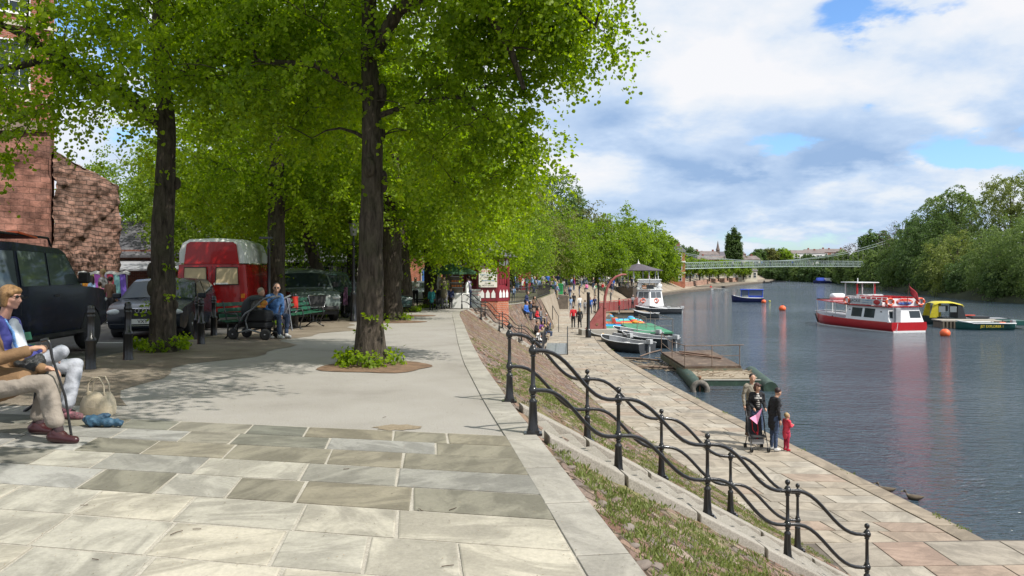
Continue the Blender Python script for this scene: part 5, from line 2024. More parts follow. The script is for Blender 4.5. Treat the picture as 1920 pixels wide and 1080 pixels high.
for side in (-1.5, 1.5):
 mb = MB()
 top = []
 for i in range(NB + 1):
  t_ = i / NB
  p = LT + du * (span * t_) + dn * side
  z = deckz(t_)
  top.append(Vector((p.x, p.y, z)))
 for off, r_ in ((0.0, .075), (1.45, .045), (.75, .02)):
  mb.tube([p + Vector((0, 0, off)) for p in top], r_, 4, smooth=False)
 for i, (a, c) in enumerate(zip(top, top[1:])):
  mb.tube([a, a + Vector((0, 0, 1.5))], .05, 4, smooth=False)
  n_ = 3
  for j in range(n_):
   q0, q1 = a.lerp(c, j / n_), a.lerp(c, (j + 1) / n_)
   mb.tube([q0 + Vector((0, 0, .08)), q1 + Vector((0, 0, 1.4))], .022, 3, caps=False)
   mb.tube([q0 + Vector((0, 0, 1.4)), q1 + Vector((0, 0, .08))], .022, 3, caps=False)
 mb.build('parapet', M_BRW, br)
 mb = MB()
 cab = []
 for i in range(NB + 1):
  t_ = i / NB
  p = LT + du * (span * t_) + dn * side
  z = 3.0 + (8.0 * ((t_ - T0_) / (1 - T0_)) ** 2 if t_ > T0_ else 3.4 * ((T0_ - t_) / T0_) ** 2)
  cab.append(Vector((p.x, p.y, z)))
 mb.tube(cab, .05, 5)
 mb.build('cable', M_BRW, br)
 mb = MB()
 for a, c in zip(cab[1:-1], top[1:-1]):
  mb.tube([c, a], .018, 3, caps=False)
 mb.build('hangers', M_ALU, br)
mb = MB()
rows = []
for i in range(NB + 1):
 t_ = i / NB
 p = LT + du * (span * t_)
 z = deckz(t_) - .05
 rows.append([p + dn * -1.45 + Vector((0, 0, z)), p + dn * 1.45 + Vector((0, 0, z))])
mb.loft(rows, 0, False)
mb.loft([[q + Vector((0, 0, -.25)) for q in r] for r in rows], 0, False)
mb.build('deck', pmat('deck_dark', (.12, .12, .11), .8), br)
for P, hh in ((LT, 6.6), (RT, 11.2)):
 mb = MB()
 for side in (-1.6, 1.6):
  p = P + dn * side
  mb.box((p.x, p.y, hh / 2 - 2.2), (.6, .6, hh + 4.4), taper=.7)
  mb.lathe([(.55, hh), (.6, hh + .2), (.2, hh + .9), (.05, hh + 1.5)], (p.x, p.y, 0), 8)
 a, c = P + dn * -1.6, P + dn * 1.6
 mb.tube([a + Vector((0, 0, hh - .4)), c + Vector((0, 0, hh - .4))], .2, 6)
 mb.build('tower', M_BRW, br)
def crown_tree(label, base, crown, n, per, leaf, crad, seed, mat, h=None, r0=.4, group=None, name='tree', six=False, trunk=True, droop=.5, cat='tree', inner=.5):
 root = thing(name, label, cat, base, 0, group)
 C = sample_clusters(crown, n, seed, inner, .45)
 cen = np.array(crown[0][:3])
 dirs = C - cen
 dirs /= (np.linalg.norm(dirs, axis=1, keepdims=True) + 1e-6)
 V, F_, rn = cluster_leaves(C, np.full(len(C), crad) * nrg.uniform(.6, 1.3, len(C)), dirs, per, leaf, seed, droop=droop, six=six)
 np_mesh('crown', V, F_, mat, root, rn)
 if trunk:
  mb = MB()
  top = Vector(crown[0][:3]) + Vector((0, 0, crown[0][5] * .4))
  mb.tube([(0, 0, -.8), (top.x * .2, top.y * .2, top.z * .3), (top.x * .7, top.y * .7, top.z * .7), top], [r0, r0 * .8, r0 * .5, r0 * .15], 9)
  g = random.Random(seed)
  for _ in range(14):
   c = Vector(C[g.randrange(len(C))])
   a = Vector((top.x * .5, top.y * .5, top.z * g.uniform(.35, .8)))
   limb(mb, a, c, r0 * .28, .03, g=g)
  mb.build('trunk', M_BARK, root)
 return root
LB = [(930, 556, 64, 330, 95, 512, M_LEAF2, 'bright lime tree leaning over the ice cream kiosk roof'),
  (987, 545, 92, 355, 75, 508, M_LEAFO, 'olive toned lime above the heads beside the far red kiosk'),
  (1000, 545, 104, 345, 70, 508, M_LEAF2, 'lime tree rising behind the olive toned one'),
  (1035, 540, 125, 328, 55, 440, M_MIDL, 'tallest dark tree on the left bank skyline'),
  (1032, 545, 100, 415, 55, 512, M_LEAF2, 'lime tree behind the green refuse box'),
  (1060, 543, 112, 405, 55, 512, M_LEAF2, 'lime tree right of the green refuse box'),
  (1092, 540, 124, 385, 50, 512, M_LEAFO, 'thinly leaved tree with sky behind its top, left of the davit'),
  (1118, 540, 118, 420, 50, 512, M_LEAF2, 'lime tree directly above the davit arch'),
  (1150, 538, 138, 398, 55, 512, M_LEAF2, 'broad lime tree just left of the bandstand'),
  (1180, 538, 150, 422, 48, 510, M_LEAF2, 'lime tree behind the bandstand roof on its left'),
  (1212, 536, 165, 416, 45, 512, M_LEAF2, 'lime tree rising directly behind the bandstand finial'),
  (1238, 534, 172, 448, 30, 520, M_LEAF2, 'last lime tree of the left bank row, right of the bandstand'),
  (960, 540, 78, 400, 60, 505, M_LEAF2, 'lime tree between the two red kiosks')]
k = 0
for (px, py, d, ty, hw, fy, mt, lab) in LB:
 b = A(px, py, d)
 s = d / FOC
 gz = zt(d) - .1
 ztop = EYE + (500 - ty) * s
 zbot = EYE + (500 - fy) * s
 rx = hw * s
 cz = (ztop + zbot) / 2 - gz
 rz_ = (ztop - zbot) / 2
 rx = min(max(rx, rz_ * .7), rz_ * 1.4)
 crown_tree(lab, (b.x, b.y, gz), [E_(0, 0, cz, rx * 1.15, rx, rz_ * 1.12, 5), E_(-rx * .55, -.5, cz - rz_ * .3, rx * .55, rx * .6, rz_ * .6, 1.6), E_(rx * .5, -.5, cz - rz_ * .35, rx * .55, rx * .6, rz_ * .6, 1.6)], 330 if mt is not M_LEAFO else 230, 55, .0021 * d if d > 90 else .15,
    1.15 + d * .002, 60 + k, mt, r0=.36, group='lime trees on the left bank', name='lime_tree')
 k += 1
for i, px in enumerate((1275, 1294, 1312, 1330, 1347, 1364, 1380, 1394)):
 d = 196 + i * 9
 b = A(px, 525, d)
 crown_tree('low clipped lime number %s from the left in the row below the footbridge' % ('one two three four five six seven eight'.split()[i]), (b.x, b.y, zt(d) - .2),
    [E_(0, 0, 3.6 - i * .05, 2.9, 2.6, 1.7)], 90, 50, .34, 1.0, 90 + i, M_LEAF2, r0=.2, group='low limes below the footbridge', name='lime_tree')
for i, (px, ty, hw) in enumerate(((1367, 437, 4.0), (1376, 427, 5.0), (1384, 441, 5.0))):
 d = 318
 b = A(px, 492, d)
 s = d / FOC
 hgt = (492 - ty) * s
 crown_tree(('slimmest poplar, left of the three beside the church', 'tallest of the three poplars beside the church', 'right hand poplar of the three, broadest at its foot')[i], (b.x, b.y, b.z - 1.5),
    [E_(0, 0, hgt * .55 + 1, hw * s * 1.05, hw * s, hgt * .5, 5), E_(0, 0, hgt * .35 + 1, hw * s * 1.3, hw * s * 1.2, hgt * .33, 3)], 190, 40, .45, .9, 120 + i, M_DARKL, r0=.3, group='three poplars', name='poplar_tree', droop=-.8)
SK = [(1282, 489, 300, 462, 22, M_MIDL, 'dark green tree above the left end of the footbridge'), (1262, 489, 290, 462, 14, M_BARE, 'bare twigged tree at the edge of the left bank trees'), (1415, 492, 345, 474, 10, M_MIDL, 'small round tree left of the skyline pair'),
  (1426, 492, 350, 468, 12, M_MIDL, 'narrow green tree on the skyline between round trees'), (1445, 492, 350, 467, 15, M_LEAFO, 'rounded tree in the middle of the skyline group'), (1471, 492, 350, 468, 17, M_LEAF2, 'brightest broad tree on the skyline'),
  (1398, 494, 330, 484, 14, M_LEAFO, 'low yellowish bush below the poplars'), (1517, 492, 390, 478, 12, M_DARKL, 'dark low tree in front of the white terrace'), (1551, 492, 380, 480, 16, M_DARKL, 'dark low tree in front of the brick terrace'),
  (1575, 494, 380, 474, 14, M_BARE, 'greyish bare tree on the skyline above the bridge end'), (1430, 500, 352, 482, 22, M_DARKL, 'dark shrub below the skyline pair'), (1492, 499, 352, 486, 22, M_DARKL, 'dark shrub below the white terrace')]
for i, (px, py, d, ty, hw, mt, lab) in enumerate(SK):
 b = A(px, py, d)
 s = d / FOC
 h_ = (py - ty) * s
 crown_tree(lab, (b.x, b.y, b.z - 1), [E_(0, 0, h_ * .5 + 1, hw * s, hw * s, h_ * .55)], 130, 40, .5, 1.2, 140 + i, mt, r0=.3, name='skyline_tree', group='trees on the skyline')
for i in range(12):
 px = 1418 + i * 17
 d = 326 - i * 7
 b = A(px, 524, d)
 h_ = 5.6 - .0 * i
 crown_tree('dark waterside bush number %s from the left below the right half of the footbridge' % ('one two three four five six seven eight nine ten eleven twelve'.split()[i]), (b.x, b.y, ZW + .2),
    [E_(0, 0, h_ * .5, 3.6, 3, h_ * .6)], 120, 40, .5, 1.2, 160 + i, (M_DARKL, M_WILLOW, M_DARKL, M_DARKL)[i % 4], r0=.2, name='waterside_bush', group='dark bushes on the far shore', cat='bush')
RBT = [(1604, 532, 245, 470, 26, M_WILLOW, 'soft green willow where the footbridge lands'), (1612, 530, 262, 455, 22, M_BARE, 'grey brown leafless tree behind the first willow'),
  (1632, 534, 228, 470, 30, M_WILLOW, 'round pale willow low at the water right of the bridge end'), (1648, 520, 240, 430, 24, M_MIDL, 'rounded green tree on the skyline left of the grey leafless ones'),
  (1668, 538, 205, 462, 34, M_WILLOW, 'wide willow behind the red river boat wheelhouse'), (1690, 515, 215, 424, 28, M_BARE, 'grey leafless tree on the right bank skyline'),
  (1712, 545, 178, 430, 40, M_WILLOW, 'willow rising behind the stern of the red boat'), (1722, 520, 200, 408, 26, M_MIDL, 'mid green tree below the tall skyline crown'),
  (1745, 548, 165, 405, 42, M_DARKL, 'dark willow left of the yellow one'), (1790, 515, 170, 352, 44, M_WILLOW, 'tallest crown on the right bank with feathery top'),  # the first willow here has the darker leaf colour
  (1758, 520, 175, 385, 34, M_MIDL, 'shoulder tree left of the tallest right bank crown'), (1800, 556, 145, 440, 40, M_WILLOW2, 'yellow green willow behind the yellow cabin boat'),
  (1838, 545, 150, 400, 45, M_WILLOW, 'full green willow right of the yellow green one'), (1850, 520, 165, 390, 34, M_BARE, 'brown leafless tree between the two highest crowns'),
  (1900, 520, 150, 326, 50, M_WILLOW2, 'high yellow green spreading tree at the right picture edge'), (1875, 562, 130, 430, 44, M_WILLOW, 'willow overhanging the water below the spreading tree'),
  (1925, 566, 122, 400, 46, M_WILLOW, 'willow at the right picture edge over the water'), (1770, 555, 155, 450, 34, M_WILLOW, 'willow behind the bow of the yellow cabin boat'),
  (1830, 562, 138, 478, 34, M_DARKL, 'low dark willow skirts brushing the water at the right'), (1900, 568, 124, 480, 34, M_DARKL, 'low dark shrub at the waterline near the right edge'),
  (1700, 545, 185, 480, 34, M_DARKL, 'low dark shrub behind the red boat flag'), (1975, 575, 116, 380, 50, M_WILLOW, 'willow partly beyond the right picture edge')]
for i, (px, py, d, ty, hw, mt, lab) in enumerate(RBT):
 b = A(px, py, d)
 s = d / FOC
 zb_ = ZW + .3 if py > 525 else 0.5
 ztop = EYE + (500 - ty) * s
 h_ = ztop - zb_
 rx = hw * s * 1.25
 bare = mt is M_BARE
 cr = [E_(0, 1.0, h_ * .55, rx, rx, h_ * .46, 5), E_(-rx * .5, -1, h_ * .33, rx * .7, rx * .6, h_ * .34, 2.2), E_(rx * .5, -1, h_ * .33, rx * .7, rx * .6, h_ * .34, 2.2)]
 if ty < 360:
  cr = [E_(0, 1.0, h_ * .78, rx * .8, rx, h_ * .22, 4), E_(0, 0, h_ * .4, rx, rx, h_ * .35, 4)]
 crown_tree(lab, (b.x, b.y, zb_), cr, 330 if not bare else 150, 70 if not bare else 45, .0018 * d if not bare else .0011 * d, 1.5 if not bare else 1.8, 200 + i, mt, r0=.45, name='willow_tree' if mt in (M_WILLOW, M_WILLOW2) else 'riverside_tree',
    group='trees along the right bank', droop=.9 if not bare else -.3)
b = A(1705, 500, 205)
def paint(name, col, coat=.1):
 return pmat(name, col, .25, var=.05, vs=1.5, coat=coat, spec=.3)
M_PNAVY = paint('navy_car_paint', (.008, .012, .028))
M_PDARK = paint('black_blue_paint', (.010, .014, .022))
M_PGREY = paint('grey_green_paint', (.13, .16, .15))
M_PDGRN = paint('dark_green_car', (.02, .045, .04))
M_PRED = paint('van_red', (.36, .010, .010), .4)
M_PCREAM = pmat('van_roof_white', (.62, .64, .62), .45, var=.08)
M_TRIM = pmat('black_trim', (.015, .015, .016), .55)
M_CURT = pmat('cream_curtain', (.50, .40, .24), .6, var=.15, vs=6)
M_LAMP = pmat('headlamp', (.55, .58, .60), .12, var=.1, vs=20, coat=.8)
M_AMBER = pmat('amber_lens', (.65, .22, .02), .25)
M_TAIL = pmat('red_lens', (.45, .02, .015), .25)
M_PLATEY = pmat('yellow_plate', (.68, .50, .04), .5, var=.03)
M_PLATEW = pmat('white_plate', (.72, .72, .70), .5, var=.03)
def warp_body(root, name, prof, W, wf, mat, zl, xl, bevel=.02):
 """side outline extruded across the car, then narrowed by wf(x,z)"""
 bm = bmesh.new()
 vs = [bm.verts.new((p[0], -W / 2, p[1])) for p in prof]
 f = bm.faces.new(vs)
 r = bmesh.ops.extrude_face_region(bm, geom=[f])
 for v in [g for g in r['geom'] if isinstance(g, bmesh.types.BMVert)]:
  v.co.y = W / 2
 bmesh.ops.recalc_face_normals(bm, faces=bm.faces)
 for z in zl:
  bmesh.ops.bisect_plane(bm, geom=bm.verts[:] + bm.edges[:] + bm.faces[:], plane_co=(0, 0, z), plane_no=(0, 0, 1))
 for x in xl:
  bmesh.ops.bisect_plane(bm, geom=bm.verts[:] + bm.edges[:] + bm.faces[:], plane_co=(x, 0, 0), plane_no=(1, 0, 0))
 for y in (-W * .3, 0, W * .3):
  bmesh.ops.bisect_plane(bm, geom=bm.verts[:] + bm.edges[:] + bm.faces[:], plane_co=(0, y, 0), plane_no=(0, 1, 0))
 for v in bm.verts:
  t_ = abs(v.co.y) / (W / 2)
  v.co.y *= wf(v.co.x, v.co.z)
  v.co.z -= .03 * t_ ** 3 if v.co.z > .5 else 0
  v.co.x -= math.copysign(.07, v.co.x) * t_ ** 3 * (1 if abs(v.co.x) > max(abs(p[0]) for p in prof) * .8 else 0)
 bmesh.ops.triangulate(bm, faces=[f for f in bm.faces if len(f.verts) > 4])
 me = bpy.data.meshes.new(name)
 bm.to_mesh(me)
 bm.free()
 me.materials.append(mat)
 for p in me.polygons:
  p.use_smooth = True
 try:
  me.set_sharp_from_angle(angle=R(35))
 except Exception:
  pass
 o = bpy.data.objects.new(name, me)
 COL.objects.link(o)
 o.parent = root
 if bevel:
  md = o.modifiers.new('bevel', 'BEVEL')
  md.width = bevel
  md.segments = 2
  md.limit_method = 'ANGLE'
  md.angle_limit = R(40)
 return o
def arch(cx, r, z0, n=9):
 """wheel arch points going forward (front to back along decreasing x)"""
 return [(cx + r * math.cos(a), z0 + r * math.sin(a) * 1.0) for a in np.linspace(0.05, PI - .05, n)]
def wheel(root, x, y, r, w_=.2, rim=M_ALU):
 mb = MB()
 s = 1 if y > 0 else -1
 mb.lathe([(r * .62, -w_ / 2), (r * .93, -w_ / 2), (r, -w_ / 2 + .03), (r, w_ / 2 - .03), (r * .93, w_ / 2), (r * .62, w_ / 2)], (x, y, r), 22, axis='y')
 o = mb.build('wheel', M_RUB, root)
 mb = MB()
 yy = y + s * (w_ / 2 - .03)
 mb.lathe([(r * .64, -.02), (r * .64, .02), (r * .56, .012)], (x, yy, r), 20, axis='y')
 for k in range(5):
  a = 2 * PI * k / 5
  mb.box((x + math.cos(a) * r * .32, yy + s * .018, r + math.sin(a) * r * .32), (r * .58, .02, r * .15), rot=(0, -a, 0))
 mb.lathe([(r * .15, -.03), (r * .15, .035), (r * .1, .04)], (x, yy, r), 10, axis='y')
 mb.build('rim', rim, o)
 return o
def side_glass(root, poly, W, wf, mat=M_GLASS, off=.006, name='window', sides=(-1, 1)):
 for s in sides:
  mb = MB()
  pts = [(p[0], s * (W / 2 * wf(p[0], p[1]) + off), p[1] - .0) for p in poly]
  pts = pts if s < 0 else pts[::-1]
  mb.add(pts, [tuple(range(len(pts)))])
  mb.build(name, mat, root, solid=.006)
def cross_glass(root, p, q, W, wf, inset=.07, mat=M_GLASS, name='windscreen', push=.012):
 """glass across the car between two outline points"""
 a, b = Vector((p[0], 0, p[1])), Vector((q[0], 0, q[1]))
 d = (b - a).normalized()
 n = Vector((d.z, 0, -d.x))
 if n.z < 0:
  n = -n
 rows = []
 for t_ in (0.07, .5, .93):
  c = a.lerp(b, t_)
  hw = W / 2 * wf(c.x, c.z) - inset
  row = []
  for k in range(7):
   u = -1 + k / 3
   row.append(c + n * push + Vector((0, u * hw, -.03 * abs(u) ** 3)) - Vector((math.copysign(.04, c.x) * abs(u) ** 3, 0, 0)) * 0)
  rows.append(row)
 mb = MB()
 mb.loft(rows, 0, True)
 return mb.build(name, mat, root)
def saloon(loc, rz, label, mat, suv=False, estate=False, plate=None, group='cars parked under the trees', name='parked_car', white_roof=False):
 root = thing(name, label, 'car', loc, rz, group)
 if suv:
  L, W, H, rw = 2.25, 1.80, 1.80, .37
  A1, A2 = 1.40, -1.30
  prof = [(2.24, .45), (2.26, .70), (2.20, .95), (2.05, 1.08), (1.0, 1.16), (.55, 1.72), (.35, 1.79), (-1.0, 1.86), (-2.05, 1.84), (-2.16, 1.78), (-2.26, 1.10), (-2.26, .45), (-1.9, .38)] + arch(A2, .43, .36)[::-1] + [(-.8, .36), (.85, .36)] + arch(A1, .43, .36)[::-1] + [(1.95, .38)]
  belt, roof = 1.12, 1.85
 else:
  L, W, H, rw = 2.25, 1.80, 1.43, .32
  A1, A2 = 1.36, -1.30
  tail = [(-1.35, 1.40), (-1.95, 1.22), (-2.2, .98), (-2.28, .85)] if estate else [(-1.0, 1.38), (-1.65, 1.06), (-2.2, 1.0), (-2.28, .85)]
  prof = [(2.24, .32), (2.28, .55), (2.20, .74), (1.95, .82), (1.0, .93), (.32, 1.36), (.1, 1.42), (-.6, 1.43)] + tail + [(-2.28, .40), (-1.9, .26)] + arch(A2, .37, .28)[::-1] + [(-.8, .22), (.85, .22)] + arch(A1, .37, .28)[::-1] + [(1.95, .24)]
  belt, roof = .93, 1.43
 def wf(x, z):
  k = 1 - .10 * abs(x / L) ** 5
  if z > belt:
   k *= 1 - (.20 if not suv else .13) * (z - belt) / (roof - belt)
  if z < .4:
   k *= .97
  return k
 body = warp_body(root, 'body', prof, W, wf, mat, [belt, (belt + roof) / 2, .6], [-1.9, -1.3, -.3, .3, 1.0, 1.7], .02)
 for x in (A1, A2):
  for y in (-W / 2 + .10, W / 2 - .10):
   wheel(root, x, y, rw, .2)
 mb = MB()
 mb.box((0, 0, .42 if suv else .34), (3.9, W - .25, .30))
 mb.build('underbody', M_TRIM, root)
 if suv:
  side_glass(root, [(.90, 1.16), (.52, 1.66), (-.10, 1.68), (-.10, 1.16)], W, wf)
  side_glass(root, [(-.18, 1.16), (-.18, 1.68), (-.98, 1.70), (-.98, 1.16)], W, wf)
  side_glass(root, [(-1.10, 1.16), (-1.10, 1.70), (-2.02, 1.70), (-2.06, 1.16)], W, wf)
  cross_glass(root, (1.0, 1.16), (.55, 1.72), W, wf)
  cross_glass(root, (-2.26, 1.10), (-2.16, 1.78), W, wf, name='rear_window')
 else:
  side_glass(root, [(.82, .97), (.28, 1.31), (-.22, 1.35), (-.22, .97)], W, wf)
  side_glass(root, [(-.30, .97), (-.30, 1.35), (-.95, 1.32) if not estate else (-1.25, 1.33), (-1.35, 1.03) if not estate else (-1.25, .97)], W, wf)
  if estate:
   side_glass(root, [(-1.33, .98), (-1.33, 1.32), (-1.72, 1.22), (-1.95, 1.02)], W, wf)
  cross_glass(root, (1.0, .93), (.32, 1.36), W, wf)
  cross_glass(root, tail[1] if not estate else tail[1], tail[0], W, wf, name='rear_window')
 zg = .62 if not suv else .82
 for s in (-1, 1):
  mb = MB()
  mb.ball((2.13, s * .66, zg + .04), (.10, .19, .075), 12, 8)
  mb.build('headlight', M_LAMP, root)
  mb = MB()
  mb.box((.78 if not suv else .86, s * (W / 2 + .11), 1.0 if not suv else 1.27), (.10, .20, .13 if not suv else .19))
  mb.build('wing_mirror', mat if not suv else M_TRIM, root, bevel=.03)
  mb = MB()
  mb.box((-2.23, s * .70, zg + .10), (.08, .26, .2))
  mb.build('tail_light', M_TAIL, root, bevel=.02)
  mb = MB()
  for xh in (.25, -.75):
   mb.box((xh - .15, s * (W / 2 * .985 + .012), belt - .13), (.16, .025, .03))
  mb.build('door_handles', M_TRIM if suv else mat, root)
  mb = MB()
  for xh in (.62, -.26, -1.0):
   mb.box((xh, s * (W / 2 * .99 + .001), belt - .32), (.012, .012, .52))
  mb.build('door_seams', M_TRIM, root)
 mb = MB()
 mb.prism([(2.262, -.30, zg + .12), (2.262, .30, zg + .12), (2.285, .22, zg - .26), (2.285, -.22, zg - .26)], (.02, 0, 0))
 gr = mb.build('grille', M_TRIM, root)
 mb = MB()
 mb.tube([(2.29, -.31, zg + .13), (2.29, .31, zg + .13), (2.31, .23, zg - .27), (2.31, -.23, zg - .27), (2.29, -.31, zg + .13)], .014, 6)
 mb.build('grille_surround', M_CHROME, gr)
 mb = MB()
 mb.box((2.24, 0, .34 if not suv else .52), (.10, W * .82, .12))
 mb.build('bumper', M_TRIM if suv else mat, root, bevel=.02)
 if plate:
  mb = MB()
  mb.box((2.318, 0, zg - .17), (.012, .52, .115))
  pl = mb.build('number_plate', M_PLATEW, root)
  text_mesh('lettering', plate, .115, M_TBLK, pl, frame_mat((2.326, 0, zg - .17), (0, 1, 0), (0, 0, 1)))
 return root, wf, W
dx, dy = -9.05, 14.2
lr, wf, W = saloon((dx, dy, hter(-8, 14)), R(90 + 2), 'dark navy four wheel drive with black roof rack behind the bench', M_PNAVY, suv=True, name='four_wheel_drive')
for s in (-1, 1):
 mb = MB()
 mb.tube([(.35, s * .66, 1.80), (.25, s * .66, 1.93), (-1.9, s * .66, 1.99), (-2.0, s * .66, 1.85)], .02, 8)
 mb.build('roof_rail', M_TRIM, lr)
lr.scale = (1, 1, 1.1)
mb = MB()
mb.box((-.45, -.2, 1.955), (.60, 1.0, .03), rot=(0, .12, 0))
tg = mb.build('roof_cargo', pmat('orange_board', (.75, .12, .03), .5), lr)
mb = MB()
mb.box((-1.2, -.2, 1.975), (.4, .9, .03))
mb.build('roof_box', M_WHITE, lr)
mb = MB()
mb.box((0, -W / 2 - .02, .36), (2.0, .14, .05))
mb.box((0, W / 2 + .02, .36), (2.0, .14, .05))
mb.build('side_steps', M_TRIM, lr)
for ch in lr.children:
 if ch.name.startswith('window') or ch.name.startswith('windscreen'):
  ch.data.materials[0] = glass_mat('lightened_glass', (.09, .115, .12))  # opaque panes; brightness seen through them is put into the colour
au, _, _ = saloon((-9.0, 20.9, hter(-8.6, 20)), R(-80), 'dark blue estate car facing the camera beside the first dark trunk', M_PDARK, estate=True, plate='VXY')
mb = MB()
for k in range(4):
 mb.torus((2.318, -.12 + .08 * k, .70), .045, .006, (1, 0, 0), 16, 5)
mb.build('badge', M_CHROME, au)
A_ = A(565, 560, 29)
saloon((A_.x, A_.y, hter(A_.x, A_.y)), R(-62), 'grey green car nearest behind the second green bench', M_PGREY, suv=True)
A_ = A(612, 560, 35)
saloon((A_.x, A_.y, hter(A_.x, A_.y)), R(-65), 'dark green people carrier behind the leaning trunk', M_PDGRN, suv=True)
A_ = A(656, 560, 36)
saloon((A_.x, A_.y, hter(A_.x, A_.y)), R(-70), 'small black saloon just left of the biggest trunk', M_PDARK)
A_ = A(722, 560, 38)
saloon((A_.x, A_.y, hter(A_.x, A_.y)), R(-70), 'green car mostly hidden behind the two thick trunks', M_PDGRN)
A_ = A(790, 560, 56)
saloon((A_.x, A_.y, hter(A_.x, A_.y)), R(-75), 'silver car in front of the brick house with the blue door', paint('silver_paint', (.35, .37, .39)))
vz = hter(-9, 25)
van = thing('red_van', 'red high roofed van with cream curtained rear windows and white roof', 'van', (-9.02, 25.7, vz), R(96.5))
W = 2.0
prof = [(2.45, .42), (2.50, .75), (2.38, 1.05), (1.75, 1.22), (1.45, 1.80), (1.35, 1.92), (-2.42, 1.92), (-2.47, .42), (-1.9, .42)] + arch(-1.55, .38, .40)[::-1] + [(-1.0, .42), (1.1, .42)] + arch(1.55, .38, .40)[::-1] + [(2.0, .42)]
def vwf(x, z):
 k = 1 - .06 * max(0, x / 2.5) ** 4
 if z > 1.2:
  k *= 1 - .06 * (z - 1.2) / .7
 return k
warp_body(van, 'body', prof, W, vwf, M_PRED, [1.2, .8], [-1, 0, 1.2, 1.8], .04)
mb = MB()
rows = []
for x, hw, h0, h1 in ((-2.40, .90, 1.93, 2.58), (-2.30, .94, 1.93, 2.66), (-1.0, .95, 1.93, 2.70), (.8, .94, 1.93, 2.66), (1.25, .90, 1.93, 2.45), (1.55, .80, 1.93, 2.05)):
 row = []
 for y, z in ((-1, 0), (-1, .45), (-.90, .80), (-.70, .95), (0, 1.0), (.70, .95), (.90, .80), (1, .45), (1, 0)):
  row.append((x, y * hw, h0 + (h1 - h0) * z))
 rows.append(row)
mb.loft(rows, 0, True)
mb.add(rows[0], [tuple(range(9))])
mb.build('high_roof', M_PCREAM, van)
mb = MB()   # red panel on the rear of the high top
mb.prism([(-2.405, -.78, 1.90), (-2.405, .78, 1.90), (-2.415, .70, 2.48), (-2.415, .60, 2.55), (-2.415, -.60, 2.55), (-2.415, -.70, 2.48)], (-.03, 0, 0))
mb.build('rear_panel', M_PRED, van, bevel=.012)
for s in (-1, 1):
 mb = MB()
 mb.prism([(-2.48, s * .13, 1.32), (-2.48, s * .76, 1.32), (-2.475, s * .74, 1.80), (-2.475, s * .15, 1.80)], (-.012, 0, 0))
 o = mb.build('rear_window', M_CURT, van, bevel=.005)
 mb = MB()
 mb.tube([(-2.496, s * .12, 1.31), (-2.496, s * .77, 1.31), (-2.492, s * .75, 1.81), (-2.492, s * .14, 1.81), (-2.496, s * .12, 1.31)], .016, 6)
 mb.build('seal', M_TRIM, o)
 mb = MB()
 mb.box((-2.485, s * .90, .86), (.04, .10, .36))
 o = mb.build('tail_light', M_TAIL, van, bevel=.01)
 mb = MB()
 mb.box((-2.487, s * .90, .98), (.045, .102, .12))
 mb.build('indicator', M_AMBER, o)
 mb = MB()
 mb.box((1.75, s * 1.10, 1.35), (.08, .16, .26))
 mb.build('wing_mirror', M_TRIM, van, bevel=.02)
 mb = MB()
 for xx in (-2.0, -1.1, 1.1):
  pass
 mb.box((0, s * 1.006, .62), (4.4, .02, .40))
 mb.build('lower_panel', M_TRIM, van)
mb = MB()
mb.box((-2.52, 0, .44), (.12, 1.75, .14))
mb.build('bumper', M_TRIM, van, bevel=.02)
mb = MB()
mb.box((-2.485, 0, 1.15), (.012, .012, 1.45))
mb.box((-2.495, .10, 1.12), (.03, .10, .05))
mb.build('door_seam', M_TRIM, van)
mb = MB()
mb.box((-2.49, .62, .98), (.015, .42, .22))
o = mb.build('number_plate', M_PLATEY, van)
text_mesh('lettering', 'E851', .10, M_TBLK, o, frame_mat((-2.50, .62, 1.03), (0, -1, 0), (0, 0, 1)))
text_mesh('lettering', 'OFM', .10, M_TBLK, o, frame_mat((-2.50, .62, .93), (0, -1, 0), (0, 0, 1)))
mb = MB()
mb.box((-2.50, -.28, 1.33), (.012, .40, .06))
mb.build('window_sticker', M_PLATEW, van)
for x in (-1.55, 1.55):
 for y in (-.88, .88):
  wheel(van, x, y, .34, .2)
mb = MB()
mb.box((0, 0, .45), (4.6, 1.5, .2))
mb.build('underbody', M_TRIM, van)
side_glass(van, [(1.62, 1.25), (1.40, 1.75), (.85, 1.78), (.85, 1.25)], W, vwf)
cross_glass(van, (1.75, 1.22), (1.45, 1.80), W, vwf)
mb = MB()
for (px, py, L) in ((205, 637, 1.0),):
 g = G(px, py, 0)
 z = hter(g.x, g.y) + .012
 mb.add([(g.x - .5, g.y - .05, z), (g.x + .3, g.y - .05, z), (g.x + .3, g.y + .05, z), (g.x - .5, g.y + .05, z)], [(0, 1, 2, 3)])
g = G(425, 613, -.15)
z = hter(g.x, g.y) + .012
tag(mb.build('road_marking', pmat('road_paint', (.6, .6, .56), .7)), kind='structure')
b = A(182, 545, 27.0)
st = thing('fabric_stall', 'market stall hung with brightly patterned cloths against the sandstone wall', 'stall', (b.x, b.y, hter(b.x, b.y)), R(6))
mb = MB()
for x in (-.75, .75):
 mb.tube([(x, .6, 0), (x, .6, 1.65)], .025, 8)
 mb.tube([(x * 1.05, -.25, 0), (x * 1.05, -.25, .85)], .025, 8)
mb.tube([(-.8, .6, 1.62), (.8, .6, 1.62)], .02, 8)
mb.build('frame', M_ALU, st)
mb = MB()
rows = [[(-.85 + 1.7 * i / 12, .60 + dy, 1.62 + dz + .035 * math.sin(i * 1.9)) for i in range(13)] for dy, dz in ((-.06, -.03), (-.03, .06), (.05, .07), (.08, -.02))]
mb.loft(rows, 0, True)
mb.build('rolled_awning', pmat('awning_grey', (.5, .5, .47), .8), st)
